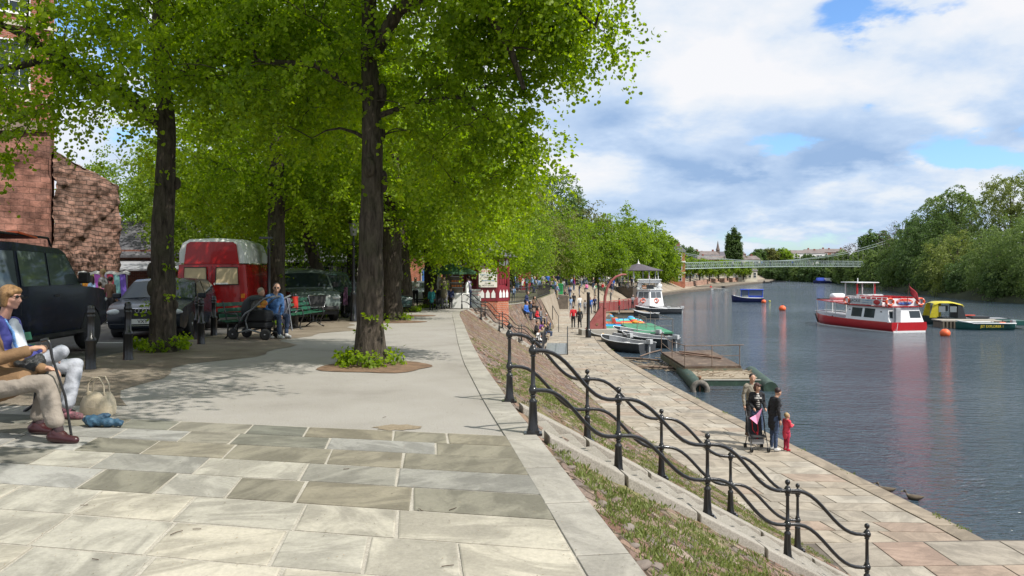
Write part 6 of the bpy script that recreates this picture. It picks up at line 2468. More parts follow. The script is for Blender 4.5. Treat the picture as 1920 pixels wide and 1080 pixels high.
cols = [((.75, .20, .03), (.85, .45, .05)), ((.35, .55, .10), (.75, .62, .10)), ((.45, .10, .50), (.50, .15, .55)), ((.60, .45, .65), (.40, .22, .50)), ((.65, .04, .10), (.75, .10, .18)), ((.25, .50, .45), (.15, .35, .38)), ((.14, .08, .40), (.20, .12, .50))]
for i, (c, c2) in enumerate(cols):
 x0 = -.72 + i * .206
 rows = []
 for j in range(6):
  z = 1.60 - j * .155
  rows.append([(x0 + .19 * k / 4 + .02 * j, .56 - .02 * math.sin(k * 1.6 + i) - .02 * j, z) for k in range(5)])
 mb = MB()
 mb.loft(rows, 0, True)
 mb.build('hanging_cloth', pmat('cloth%d' % i, c, .85, vs=9, col2=c2), st)
mb = MB()
mb.box((0, .05, .80), (1.7, .7, .05))
mb.build('table', pmat('stall_cloth', (.10, .12, .30), .8), st)
mb = MB()
for i in range(9):
 mb.ball((-.7 + .17 * i, -.05 + .1 * (i % 3), .87), (.07, .06, .06), 8, 6, mi=i % 3)
mb.build('goods', [pmat('goods_a', (.5, .1, .3), .7), pmat('goods_b', (.6, .6, .55), .7), pmat('goods_c', (.06, .06, .1), .7)], st)
b = A(1045, 553, 92)
gb = thing('green_bin', 'bright green box bin standing on the corner of the terrace wall', 'bin', (b.x, b.y, EYE - 53 * 92 / 1500))
M_GB = pmat('bin_green', (.02, .28, .08), .45)
mb = MB()
mb.box((0, 0, .62), (1.25, .9, 1.1))
mb.build('body', M_GB, gb, bevel=.03)
mb = MB()
mb.box((0, 0, 1.23), (1.35, 1.0, .12))
mb.build('lid', M_GB, gb, bevel=.02)
mb = MB()
mb.box((0, -.46, .75), (1.1, .02, .5))
mb.build('sign_panel', pmat('bin_green_dark', (.01, .16, .05), .5), gb)
wl = thing('terrace_wall', 'dark stone retaining wall under the green bin', 'wall', (b.x + .35, b.y, ZQ))
mb = MB()
mb.box((-.1, 1.0, .75), (1.9, 3.2, 1.55))
mb.build('masonry', M_QWALL, wl)
rt = thing('terrace_railing', 'long black railing along the terrace edge above the people sitting on the slope', 'railing', (0, 0, 0))
mb = MB()
ys = np.linspace(50, 74, 60)
P = []
for y in ys:
 e = EQ(_E, s_of_y(_E, y))
 P.append(Vector((e[0] - .25, y, zt(y))))
for p in P:
 mb.box((p.x, p.y, p.z + .5), (.03, .03, 1.0))
for hh in (.12, 1.0):
 mb.tube([p + Vector((0, 0, hh)) for p in P], .025, 6)
mb.build('railing_panel', M_IRON, rt)
rt = thing('edge_handrails', 'small pair of black handrails on the sloping steps beside the seated people', 'handrail', (0, 0, 0))
for (px, py, d) in ((1005, 585, 52), (1036, 598, 54)):
 mb = MB()
 a = A(px, py, d)
 q = a + Vector((.35, -1.0, -.6))
 mb.tube([a + Vector((0, 0, -.05)), a + Vector((0, 0, .9)), q + Vector((0, 0, .85)), q + Vector((0, 0, -.2))], .025, 6)
 mb.build('handrail', M_IRON, rt)
g = G(1043, 664, ZQ)
rp_ = thing('ramp_rails', 'low steel ramp between two dark handrails where the quay meets the far steps', 'ramp', g, R(-4))
mb = MB()
mb.prism([(-.62, -.3, .02), (.62, -.3, .02), (.62, 4.2, .18), (-.62, 4.2, .18)], (0, 0, .03))
for x in (-.18, .15):
 mb.box((x, 1.9, .135), (.04, 4.3, .014), rot=(.0355, 0, 0))
mb.build('ramp_plate', M_ALU, rp_)
for x in (-.75, .62):
 mb = MB()
 mb.tube([(x, -.3, 0), (x, -.3, 1.0), (x, 5.0, 1.15), (x, 5.0, .1)], .03, 8)
 mb.tube([(x, -.3, .2), (x, 5.0, .3)], .02, 6)
 for i in range(16):
  y = i * .31
  mb.tube([(x, y, .2), (x, y, 1.02)], .014, 5)
 mb.build('handrail', M_IRON, rp_)
M_HRED = pmat('hull_red', (.42, .012, .018), .3, var=.08, coat=.4)
M_HWHITE = pmat('hull_white', (.74, .75, .76), .3, var=.05, coat=.3)
M_HBLUE = pmat('hull_navy', (.015, .02, .10), .35, coat=.4)
M_CBLUE = pmat('canopy_blue', (.03, .08, .50), .7)
M_ORANGE = pmat('buoy_orange', (.75, .13, .04), .5, var=.12)
M_LIFE = pmat('lifebuoy_orange', (.72, .10, .03), .5)
M_DGREEN = pmat('pontoon_green', (.05, .22, .12), .75, var=.25, vs=1.5, bump=.2)
M_HGREY = pmat('hull_charcoal', (.05, .054, .06), .45, var=.2)
M_LGREY = pmat('boat_grey', (.32, .33, .35), .5, var=.15)
M_TARP = pmat('dark_vinyl', (.03, .035, .04), .6)
M_BGLASS = glass_mat('boat_glass', (.03, .04, .045))
def hull_rows(L, W, free, draft=.2, bow=1.0, sheer=.25, n=14, flat_stern=True, blunt=.0, flare=.85):
 """+x is the bow; rows are half sections mirrored; z=0 waterline"""
 rows = []
 for i in range(n + 1):
  t_ = i / n
  x = -L / 2 + L * t_
  w_ = (1 - max(0, (t_ - (1 - .45 * bow)) / (.45 * bow)) ** 2.2) ** .8 if t_ < 1 else 0
  w_ = max(w_, blunt)
  w_ *= (.88 + .12 * min(1, t_ * 4))
  f = free + sheer * max(0, t_ - .35) ** 2 * 2
  rake = max(0, t_ - .8) * 5
  hw = W / 2 * w_
  row = [(x, -hw, f), (x - .08 * rake * L * .1, -hw * (flare + .1), f * .45), (x - .15 * rake * L * .1, -hw * flare, .03), (x - .25 * rake * L * .1, -hw * flare * .6, -draft), (x - .25 * rake * L * .1, 0, -draft),
    (x - .25 * rake * L * .1, hw * flare * .6, -draft), (x - .15 * rake * L * .1, hw * flare, .03), (x - .08 * rake * L * .1, hw * (flare + .1), f * .45), (x, hw, f)]
  rows.append(row)
 return rows
def win_box(root, c, n, r, w_, h_, frame=M_HWHITE, glass=M_BGLASS, name='window'):
 n, r = Vector(n).normalized(), Vector(r).normalized()
 M = Matrix((r, n, n.cross(r) * -1 if n.cross(r).z < 0 else n.cross(r))).transposed().to_4x4()
 M = Matrix((r, n, Vector((0, 0, 1)))).transposed().to_4x4()
 M.translation = Vector(c)
 mb = MB()
 mb.T = M
 mb.box((0, .012, 0), (w_, .03, h_))
 o = mb.build(name, glass, root)
 return o
def lifebuoy(root, c, axis, R_=.30, r=.07):
 mb = MB()
 mb.torus(c, R_, r, axis, 20, 8)
 o = mb.build('lifebuoy', M_LIFE, root)
 mb = MB()
 q = Vector((0, 0, 1)).rotation_difference(Vector(axis)).to_matrix()
 for k in range(4):
  a = PI / 4 + k * PI / 2
  p = Vector(c) + q @ Vector((R_ * math.cos(a), R_ * math.sin(a), 0))
  mb.ball(p, r * 1.12, 8, 6)
 mb.build('band', M_WHITE, o)
 return o
p_st = Vector((32.3, 64.9, 0))
p_bow = Vector((29.6, 76.5, 0))
dv = (p_bow - p_st)
Lb = 12.3
mid = (p_st + p_bow) / 2
ang = math.atan2(dv.y, dv.x)
rbz = ZW
rb = thing('river_boat', 'red and white passenger river boat with open top deck moored beside the jetty', 'boat', (mid.x - .1, mid.y + .2, rbz), ang)
rb.scale = (1, 1, .80)
W = 3.7
rows = hull_rows(Lb, W, 1.05, .3, bow=.8, sheer=.5, flare=.93)
mb = MB()
mb.loft(rows, 0, True)
mb.add(rows[0], [tuple(range(9))], 0)
mb.build('hull', M_HRED, rb)
mb = MB()      # boot stripe
for i in range(len(rows) - 1):
 for s in (2, 6):
  a, b = Vector(rows[i][s]), Vector(rows[i + 1][s])
  o = Vector((0, .02 if s == 6 else -.02, 0))
  mb.add([a + o + Vector((0, 0, -.03)), b + o + Vector((0, 0, -.03)), b + o * 2 + Vector((0, 0, .16)), a + o * 2 + Vector((0, 0, .16))], [(0, 1, 2, 3)], 0)
a, b = Vector(rows[0][2]), Vector(rows[0][6])
mb.add([a + Vector((-.02, 0, -.03)), b + Vector((-.02, 0, -.03)), b + Vector((-.02, 0, .16)), a + Vector((-.02, 0, .16))], [(0, 1, 2, 3)])
mb.build('boot_stripe', M_HWHITE, rb)
mb = MB()
mb.loft([[Vector(r[0]) + Vector((0, .05, -.02)), Vector(r[8]) + Vector((0, -.05, -.02))] for r in rows], 0, False)
mb.build('main_deck', M_LGREY, rb)
x0, x1 = -Lb / 2 + .35, -.25
hw0, hw1 = W / 2 - .18, W / 2 - .42
mb = MB()
mb.loft([[(x0, -hw0, 1.0), (x0 + .35, -hw1, 2.55), (x0 + .35, hw1, 2.55), (x0, hw0, 1.0)], [(x1, -hw0, 1.05), (x1, -hw1, 2.55), (x1, hw1, 2.55), (x1, hw0, 1.05)]], 0, False, close=True, cap=True)
mb.build('saloon', M_HWHITE, rb)
mb = MB()
mb.prism([(x0 + .12, -hw1 - .22, 2.55), (x1 + .2, -hw1 - .22, 2.55), (x1 + .2, hw1 + .22, 2.55), (x0 + .12, hw1 + .22, 2.55)], (0, 0, .09))
mb.build('deck_edge', M_HRED, rb)
for s in (-1, 1):
 for xx, ww in ((-1.65, 1.35), (-3.3, 1.3)):
  f = lambda z: hw0 + (hw1 - hw0) * (z - 1) / 1.55
  mb = MB()
  pts = [(xx - ww / 2 + .0, s * (f(1.35) + .015), 1.35), (xx + ww / 2, s * (f(1.35) + .015), 1.35), (xx + ww / 2, s * (f(2.3) + .015), 2.3), (xx - ww / 2, s * (f(2.3) + .015), 2.3)]
  mb.add(pts if s < 0 else pts[::-1], [(0, 1, 2, 3)])
  mb.build('window', M_BGLASS, rb, solid=.01)
 for xx in (-.65, -4.7):
  mb = MB()
  mb.lathe([(.15, -.02), (.15, .02)], (xx, s * (hw0 - .2 + .03), 1.95), 14, axis='y')
  mb.build('porthole', M_TRIM, rb)
for yy in (-.95, .95):     # stern windows
 mb = MB()
 xs_ = lambda z: x0 + .35 * (z - 1) / 1.55 - .015
 mb.add([(xs_(1.45), yy - .5, 1.45), (xs_(2.15), yy - .5, 2.15), (xs_(2.15), yy + .5, 2.15), (xs_(1.45), yy + .5, 1.45)], [(0, 1, 2, 3)])
 mb.build('window', M_BGLASS, rb, solid=.01)
side = -1 if True else 1
mb = MB()
for s in (-1, 1):
 mb.box((-2.75, s * (hw1 + .17), 3.0), (4.1, .04, .62))
bo = mb.build('name_board', pmat('board_silver', (.50, .52, .53), .5), rb)
for s in (-1, 1):
 M_ = frame_mat((1.0 if s > 0 else 1.0, s * (hw1 + .195), 3.02), (-s, 0, 0), (0, 0, 1))
 text_mesh('lettering', 'JACKIE', .44, M_TBLK, bo, frame_mat((-1.55, s * (hw1 + .195), 3.02), (-s, 0, 0), (0, 0, 1)))
 for zz_, tx in ((3.12, 'CITY CRUISES DAILY'), (2.9, 'PRIVATE PARTY HIRE')):
  text_mesh('lettering', tx, .13, M_TBLU, bo, frame_mat((-3.1, s * (hw1 + .195), zz_), (-s, 0, 0), (0, 0, 1)))
 mb = MB()
 mb.ball((-4.3, s * (hw1 + .2), 3.0), (.42, .02, .27), 18, 8)
 mb.build('oval_badge', M_HRED, bo)
mb = MB()
mb.box((x0 + .25, 0, 3.05), (.05, 2 * hw1 + .3, .78))
so_ = mb.build('stern_board', M_HWHITE, rb)
mb = MB()
mb.ball((x0 + .20, 0, 3.08), (.03, .80, .34), 22, 10)
o1 = mb.build('oval_sign', pmat('oval_red', (.60, .05, .03), .5), so_)
mb = MB()
mb.ball((x0 + .175, 0, 2.93), (.02, .66, .15), 22, 8)
mb.build('oval_lower', pmat('oval_blue', (.06, .14, .42), .5), o1)
text_mesh('lettering', 'ChesterBoat', .27, M_PLATEW, o1, frame_mat((x0 + .16, 0, 3.13), (0, -1, 0), (0, 0, 1), ))
mb = MB()
for s in (-1, 1):
 for i in range(9):
  x = x0 + .3 + (x1 - x0 - .2) * i / 8
  mb.box((x, s * (hw1 + .12), 3.05), (.05, .05, .9))
 for z in (3.5, 3.25, 2.85):
  mb.tube([(x0 + .3, s * (hw1 + .12), z), (x1 + .1, s * (hw1 + .12), z)], .025, 6)
mb.tube([(x1 + .1, -hw1 - .12, 3.5), (x1 + .1, hw1 + .12, 3.5)], .025, 6)
mb.build('top_rail', M_WHITE, rb)
mb = MB()
for y in (-1.05, 0, 1.05):
 mb.box((-3.6, y, 3.05), (3.9, .42, .10))
 mb.box((-3.6, y + .2, 3.35), (3.9, .06, .5))
mb.build('deck_benches', pmat('seat_red', (.55, .02, .03), .5), rb)
mb = MB()
wx0, wx1 = -.75, .85
for (x, y) in ((wx0, -.85), (wx1, -.85), (wx0, .85), (wx1, .85)):
 mb.box((x, y, 3.9), (.09, .09, 2.0))
mb.box(((wx0 + wx1) / 2, -.85, 3.1), (wx1 - wx0, .05, .7))
mb.box(((wx0 + wx1) / 2, .85, 3.1), (wx1 - wx0, .05, .7))
mb.box((wx1, 0, 3.1), (.05, 1.7, .7))
wh = mb.build('wheelhouse', M_HWHITE, rb)
mb = MB()
for (x, y) in ((wx0 - .03, -.87), (wx0 - .03, .87)):
 mb = MB()
 mb.box((x, y, 3.95), (.11, .11, 1.75))
 mb.build('red_post', M_HRED, wh)
mb = MB()
mb.box(((wx0 + wx1) / 2, 0, 4.95), (wx1 - wx0 + .7, 2.2, .09))
mb.box(((wx0 + wx1) / 2, .2, 5.2), (.06, .06, .45))
mb.build('wheelhouse_roof', M_HWHITE, wh, bevel=.02)
mb = MB()
for y in (-.85, .85):
 mb.add([(wx0, y, 3.45), (wx1, y, 3.45), (wx1, y, 4.85), (wx0, y, 4.85)], [(0, 1, 2, 3)])
mb.add([(wx1, -.8, 3.45), (wx1, .8, 3.45), (wx1, .8, 4.85), (wx1, -.8, 4.85)], [(0, 1, 2, 3)])
mb.build('wheelhouse_glass', glass_mat('clear_glass', (.10, .12, .12), .35), wh)
mb = MB()
rows_ = [[(wx0 - 2.0, y, 2.62), (wx0 - 1.6, y, 3.45), (wx0 - .8, y, 3.7), (wx0, y, 3.7)] for y in (-.95, -.85, 0, .85, .95)]
mb.loft(rows_, 0, True)
mb.prism([(wx0 - 2.0, -.95, 2.62), (wx0 - 1.6, -.95, 3.45), (wx0 - .8, -.95, 3.7), (wx0, -.95, 3.7), (wx0, -.95, 2.62)], (0, 1.9, 0))
mb.build('stair_cover', M_HWHITE, rb, bevel=.05)
mb = MB()
mb.prism([(-.2, -1.55, 2.5), (5.2, -.85, 2.75), (5.2, .85, 2.75), (-.2, 1.55, 2.5)], (0, 0, .10))
mb.build('foredeck_roof', M_HRED, rb)
mb = MB()
for x, y in ((5.1, -.8), (5.1, .8), (3.4, -1.05), (3.4, 1.05), (1.7, -1.3), (1.7, 1.3)):
 mb.box((x, y, 1.95), (.06, .06, 1.5))
mb.tube([(5.9, 0, 1.55), (5.2, -1.0, 1.5), (0, -1.75, 1.4)], .03, 6)
mb.tube([(5.9, 0, 1.55), (5.2, 1.0, 1.5), (0, 1.75, 1.4)], .03, 6)
mb.build('foredeck_rails', M_WHITE, rb)
mb = MB()
mb.lathe([(.05, -.68), (.35, -.62), (.40, -.5), (.40, .5), (.35, .62), (.05, .68)], (3.2, 0, 3.22), 16, axis='y')
mb.box((3.2, 0, 2.82), (.5, 1.2, .12))
mb.build('life_raft', M_HWHITE, rb)
mb = MB()
mb.box((5.0, 0, 2.90), (.5, 1.5, .12))
mb.build('bow_cushion', M_TARP, rb)
mb = MB()
mb.tube([(x0 - .05, 0, 2.7), (x0 - .35, 0, 5.0)], .025, 6)
fl = mb.build('flagstaff', pmat('staff_wood', (.12, .05, .04), .5), rb)
mb = MB()
rws = []
for j in range(7):
 rws.append([(x0 - .33 + .02 * j + .04 * math.sin(i * 1.3 + j * .5), -.03 - .13 * i - .04 * j, 4.75 - .16 * j - .13 * i) for i in range(7)])
mb.loft(rws, 0, True)
mb.build('ensign', pmat('ensign_red', (.30, .02, .03), .8), fl, solid=.006)
for s in (-1, 1):
 lifebuoy(rb, (x0 + .12, s * 1.45, 3.1), (1, 0, 0), .34, .085)
 lifebuoy(rb, (-.45, s * (hw1 + .26), 3.0), (0, 1, 0), .34, .08)
for s in (-1, 1):
 for x_ in (4.1, 1.2):
  mb = MB()
  mb.tube([(x_ + .25, s * 1.55 if x_ > 3 else s * 1.78, 1.2), (x_ - .1, s * 1.50 if x_ > 3 else s * 1.76, .25)], .06, 6)
  mb.build('fender_strip', M_RUB, rb)
mb = MB()
mb.tube([(x0 - .5, 1.2, .95), (x0 - .9, 1.6, .5), (x0 - 1.6, 2.2, .3), (x0 - 2.3, 2.9, .55)], .02, 5)
mb.build('mooring_rope', M_LGREY, rb)
mb = MB()
mb.box((x0 - .12, .95, 1.75), (.28, .45, 1.5))
mb.tube([(x0 - .2, 1.4, 1.0), (x0 - .2, 1.4, 2.6)], .04, 6)
mb.build('stern_locker', M_LGREY, rb, bevel=.03)
b = A(1790, 612, 72)
jt = thing('floating_jetty', 'low timber floating jetty with ribbed concrete sides behind the red boat', 'jetty', (b.x + 0.4, b.y - 1.5, ZW), R(-6))
mb = MB()
mb.box((0, 0, .62), (5.4, 2.2, .10))
mb.build('deck', pmat('jetty_deck', (.33, .30, .25), .8, var=.2, vs=2), jt)
mb = MB()
for i in range(18):
 mb.box((-2.55 + .3 * i, -1.06, .28), (.13, .12, .62))
mb.box((0, 0, .15), (5.2, 1.9, .7))
mb.build('ribbed_float', pmat('jetty_side', (.14, .12, .09), .8), jt)
mb = MB()
mb.box((3.3, -.3, .48), (1.9, 1.6, .42))
o = mb.build('green_stern', pmat('jet_green', (.01, .075, .065), .4), jt, bevel=.04)
b = A(1790, 606, 73.5)
yb = thing('cabin_boat', 'small cabin boat with yellow wheelhouse and dark hull behind the jetty', 'boat', (b.x + 1.2, b.y + .8, ZW), R(174))
yb.scale = (.82, .9, .82)
rows = hull_rows(9.0, 2.5, .75, .25, bow=.6, sheer=.3)
mb = MB()
mb.loft(rows, 0, True)
mb.add(rows[0], [tuple(range(9))], 0)
mb.build('hull', pmat('hull_dkgreen', (.012, .03, .028), .4, coat=.3), yb)
mb = MB()
mb.loft([[Vector(r[0]) + Vector((0, .05, -.03)), Vector(r[8]) + Vector((0, -.05, -.03))] for r in rows], 0, False)
mb.build('deck', M_LGREY, yb)
M_YEL = pmat('cab_yellow', (.52, .44, .015), .4)
mb = MB()
for y in (-1.0, 1.0):
 mb.prism([(.3, y, .75), (.62, y, .75), (.62, y, 2.2), (.5, y, 2.35)], (0, .04 * (-1 if y > 0 else 1), 0))
rowsr = []
for x, zz_ in ((.35, 2.15), (.6, 2.32), (1.6, 2.55), (3.0, 2.55), (3.5, 2.35)):
 rowsr.append([(x, -1.08, zz_ - .12), (x, -.8, zz_ + .02), (x, 0, zz_ + .08), (x, .8, zz_ + .02), (x, 1.08, zz_ - .12)])
mb.loft(rowsr, 0, True)
mb.prism([(3.1, -1.05, .8), (4.0, -.95, .8), (3.6, -.95, 2.3), (3.1, -1.0, 2.45)], (0, .05, 0))
mb.prism([(3.1, 1.05, .8), (4.0, .95, .8), (3.6, .95, 2.3), (3.1, 1.0, 2.45)], (0, -.05, 0))
mb.prism([(1.9, -1.04, .75), (2.3, -1.04, .75), (2.3, -1.04, 2.4), (1.9, -1.04, 2.4)], (0, .05, 0))
mb.build('wheelhouse', M_YEL, yb)
mb = MB()
mb.prism([(.1, -1.02, .7), (1.0, -1.02, .7), (1.0, -1.0, 2.3), (.55, -1.0, 2.2)], (0, 2.04, 0))
mb.build('dark_canopy', M_TARP, yb)
for s in (-1, 1):
 for xx in (2.7, 1.5):
  mb = MB()
  mb.box((xx, s * 1.03, 1.75), (.7, .02, .65))
  mb.build('window', glass_mat('pale_glass', (.22, .25, .26)), yb)
mb = MB()
mb.box((-1.6, 0, .85), (1.8, 1.5, .2))
mb.build('engine_cover', M_TARP, yb)
mb = MB()
mb.box((-.9, -.6, .98), (1.3, .35, .12))
mb.build('orange_cushion', pmat('cushion_orange', (.75, .10, .05), .6), yb)
b = A(1865, 615, 69)
jb = thing('jet_boat', 'small open green motor boat with yellow lettering on its side at the jetty end', 'boat', (b.x - 1.4, b.y - .6, ZW), R(178))
rows = hull_rows(4.6, 1.8, .55, .2, bow=.6, sheer=.1)
mb = MB()
mb.loft(rows, 0, True)
mb.add(rows[0], [tuple(range(9))])
hl = mb.build('hull', pmat('jet_green', (.01, .075, .065), .4), jb)
for s in (-1, 1):
 text_mesh('lettering', 'JET EXPLORER 1', .30, pmat('letter_yellow', (.65, .50, .03), .5), hl, frame_mat((-.3, s * .93, .30), (-s, 0, 0), (0, 0, 1)), sx=.9)
mb = MB()
mb.tube([(-2.3, -.93, .56), (1.2, -.93, .56), (2.2, 0, .75), (1.2, .93, .56), (-2.3, .93, .56)], .05, 6)
mb.build('gunwale', M_HWHITE, jb)
mb = MB()
mb.box((-2.55, 0, .55), (.3, .4, .5))
mb.box((-2.6, 0, .1), (.12, .16, .9))
mb.build('outboard', M_LGREY, jb, bevel=.04)
def buoy(loc, r, label, name='mooring_buoy', mat=None):
 root = thing(name, label, 'buoy', loc, 0, 'orange mooring buoys')
 mb = MB()
 mb.ball((0, 0, r * .55), (r, r, r * .92), 18, 12)
 mb.build('float', mat or M_ORANGE, root)
 mb = MB()
 mb.lathe([(r * .18, r * 1.4), (r * .16, r * 1.58), (r * .05, r * 1.62)], seg=10)
 mb.torus((0, 0, r * 1.68), r * .14, r * .04, (1, 0, 0), 12, 5)
 mb.build('ring', M_TRIM, root)
 return root
for (px, py, r, lab) in ((1772, 630, .38, 'large orange mooring buoy in front of the timber jetty'), (1467, 582, .42, 'orange buoy alone in mid river, right of the blue boat'), (1432, 568, .34, 'orange buoy touching the stern of the blue canopied boat'),
       (1880, 617, .42, 'dark red buoy at the far right end of the green motor boat')):
 g = G(px, py, ZW)
 buoy((g.x, g.y, ZW), r, lab)
g = G(1443, 566, ZW)
buoy((g.x, g.y, ZW), .16, 'tiny yellow float beside the blue canopied boat', 'small_float', pmat('float_yellow', (.5, .5, .08), .5))
g = G(1407, 567, ZW)
bb = thing('blue_boat', 'small navy boat with bright blue canopy moored in mid river', 'boat', (g.x, g.y + 1.5, ZW), R(162))
rows = hull_rows(4.7, 2.1, .62, .2, bow=.8, sheer=.5)
mb = MB()
mb.loft(rows, 0, True)
mb.add(rows[0], [tuple(range(9))])
mb.build('hull', M_HBLUE, bb)
mb = MB()
mb.tube([Vector(r[0]) + Vector((0, 0, .02)) for r in rows[1:-1]], .05, 5)
mb.tube([Vector(r[8]) + Vector((0, 0, .02)) for r in rows[1:-1]], .05, 5)
mb.box((-.9, 0, .68), (2.8, 2.0, .08))
mb.build('gunwale', M_HWHITE, bb)
mb = MB()
for (x, y) in ((-2.2, -.9), (-2.2, .9), (-.2, -.95), (-.2, .95), (.9, -.8), (.9, .8)):
 mb.box((x, y, 1.25), (.09, .09, 1.15))
mb.box((-.65, 0, 1.88), (3.4, 2.0, .12))
mb.box((-1.2, -.95, .85), (2.0, .04, .3))
mb.box((-1.2, .95, .85), (2.0, .04, .3))
mb.build('canopy', M_CBLUE, bb, bevel=.03)
mb = MB()
mb.box((-1.2, 0, 1.4), (1.9, 1.8, .8))
mb.box((.35, 0, 1.4), (1.0, 1.7, .8))
mb.build('windows', glass_mat('canopy_glass', (.12, .15, .22)), bb)
g = G(1541, 531, ZW)
fb = thing('moored_cruiser', 'distant navy and white cruiser with blue cover near the far bend', 'boat', (g.x, g.y, ZW), R(175))
rows = hull_rows(5.6, 2.2, .8, .2, bow=.7, sheer=.2)
mb = MB()
mb.loft(rows, 0, True)
mb.add(rows[0], [tuple(range(9))])
mb.build('hull', M_HBLUE, fb)
mb = MB()
mb.box((.5, 0, 1.25), (2.6, 1.9, 1.0), taper=.8)
mb.build('cover', M_CBLUE, fb, bevel=.1)
mb = MB()
mb.box((-1.9, 0, 1.1), (1.6, 2.0, 1.1))
mb.build('cabin', M_HWHITE, fb, bevel=.05)
def rowboat(px, py, L, rz, label, hullm, people=True, group='small distant rowing boats'):
 g = G(px, py, ZW)
 root = thing('rowing_boat', label, 'rowing boat', (g.x, g.y, ZW), rz, group)
 rows = hull_rows(L, L * .22, .35, .1, bow=1.1, sheer=.1, n=8)
 mb = MB()
 mb.loft(rows, 0, True)
 mb.add(rows[0], [tuple(range(9))])
 mb.build('hull', hullm, root)
 return root, g
rowboat(1563, 531, 5.0, R(10), 'green rowing boat low in the water beside the far cruiser', pmat('row_green', (.02, .06, .03), .5))
rowboat(1333, 543, 6.5, R(75), 'white rowing scull with oars out near the far quay', M_HWHITE)
rowboat(1433, 531, 5.5, R(8), 'dark rowing boat beyond the blue canopied boat', M_HGREY)
rowboat(1456, 529, 7.0, R(5), 'long dark racing shell under the footbridge', M_HGREY)
rowboat(1490, 527, 6.0, R(4), 'pale motor launch under the footbridge, right of the racing shell', M_HWHITE)
g = G(1333, 543, ZW)
for s, lab in ((-1, 'left oar of the white scull lying over the water'), (1, 'right oar of the white scull lying over the water')):
 mb = MB()
 mb.tube([(0, 0, .45), (s * 3.6, .4, .08)], .03, 5)
 mb.box((s * 3.8, .42, .08), (.6, .18, .03))
 o = mb.build('oar', M_WHITE, loc=(g.x, g.y, ZW))
 tag(o, lab, 'oar')
wb = thing('white_boat', 'white passenger boat seen bow on, two orange lifebuoys under its windows', 'boat', (16.9, 98.5, ZW), R(-99))
wb.scale = (1, 1, .80)
W = 3.5
L = 12.0
rows = []
for t_, w_ in ((0, .95), (.5, 1), (.75, 1), (.9, .98), (1, .93)):
 x = -L / 2 + L * t_ * .93
 hw = W / 2 * w_
 f = 1.0
 rows.append([(x, -hw, f), (x, -hw * .97, .4), (x, -hw * .9, 0), (x, 0, -.2), (x, hw * .9, 0), (x, hw * .97, .4), (x, hw, f)])
nose = L / 2
rows.append([(nose - .9, -W * .46, 1.02), (nose - .88, -W * .45, .4), (nose - .9, -W * .42, 0), (nose - .2, 0, -.1), (nose - .9, W * .42, 0), (nose - .88, W * .45, .4), (nose - .9, W * .46, 1.02)])
mb = MB()
mb.loft(rows, 0, False)
mb.add([(nose - .9, -W * .46, 1.02), (nose - .2, 0, -.1), (nose - .9, -W * .42, 0)], [(0, 2, 1)])
mb.add([(nose - .9, -W * .46, 1.02), (nose - .15, 0, 1.02), (nose - .2, 0, -.1), (nose - .9, W * .46, 1.02), (nose - .9, W * .42, 0), (nose - .9, -W * .42, 0)], [(0, 2, 1), (1, 2, 3), (2, 4, 3), (0, 5, 2)])
mb.build('hull', M_HWHITE, wb)
mb = MB()
for s in (-1, 1):
 mb.add([(nose - .92, s * W * .435, .0), (nose - .17, 0, .0), (nose - .17, 0, .2), (nose - .92, s * W * .445, .2)], [(0, 1, 2, 3)])
mb.build('red_waterline', M_HRED, wb, solid=.03)
mb = MB()
c0_ = nose - .3
mb.loft([[(c0_ - .8, -1.62, 1.0), (c0_, 0, 1.0), (c0_ - .8, 1.62, 1.0)], [(c0_ - 1.3, -1.35, 3.25), (c0_ - .6, 0, 3.25), (c0_ - 1.3, 1.35, 3.25)]], 0, False)
mb.prism([(c0_ - .8, -1.62, 1.0), (c0_ - 1.3, -1.35, 3.25), (-L / 2, -1.35, 3.2), (-L / 2, -1.62, 1.0)], (0, .05, 0))
mb.prism([(c0_ - .8, 1.62, 1.0), (c0_ - 1.3, 1.35, 3.25), (-L / 2, 1.35, 3.2), (-L / 2, 1.62, 1.0)], (0, -.05, 0))
mb.build('cabin', M_HWHITE, wb)
mb = MB()
mb.prism([(c0_ - .4, 0, 3.25), (c0_ - 1.2, -1.5, 3.25), (-L / 2, -1.5, 3.2), (-L / 2, 1.5, 3.2), (c0_ - 1.2, 1.5, 3.25)], (0, 0, .12))
mb.build('cabin_roof', M_HWHITE, wb)
for s in (-1, 1):
 for j in (0, 1):
  u0, u1 = (.10 + .42 * j), (.10 + .42 * j + .38)
  def fp(u, z):
   k = (z - 1.0) / 2.25
   A0 = Vector((c0_, 0, 1.0)).lerp(Vector((c0_ - .6, 0, 3.25)), k)
   B0 = Vector((c0_ - .8, s * 1.62, 1.0)).lerp(Vector((c0_ - 1.3, s * 1.35, 3.25)), k)
   return A0.lerp(B0, u) + Vector((.02, 0, .0))
  mb = MB()
  pts = [fp(u0, 2.15), fp(u1, 2.15), fp(u1, 3.0), fp(u0, 3.0)]
  mb.add(pts, [(0, 1, 2, 3)])
  mb.build('windscreen', glass_mat('grey_glass', (.10, .11, .12)), wb, solid=.02)
 c = fp(.5, 1.75)
 lifebuoy(wb, (c.x + .06, c.y, c.z), (1, 0, .25), .27, .07)
 mb = MB()
 mb.ball((c0_ - 2.2, s * 1.1, 3.85), (.35, .38, .40), 14, 10)
 mb.build('life_raft', M_HWHITE, wb)
mb = MB()
for (x, y) in ((c0_ - 1.6, -1.25), (c0_ - 1.6, 1.25), (c0_ - 5, -1.25), (c0_ - 5, 1.25)):
 mb.box((x, y, 4.0), (.08, .08, 1.4))
mb.box((c0_ - 3.2, 0, 4.75), (3.8, 2.8, .10))
mb.box((c0_ - 1.5, 0, 4.5), (.05, 2.5, .45))
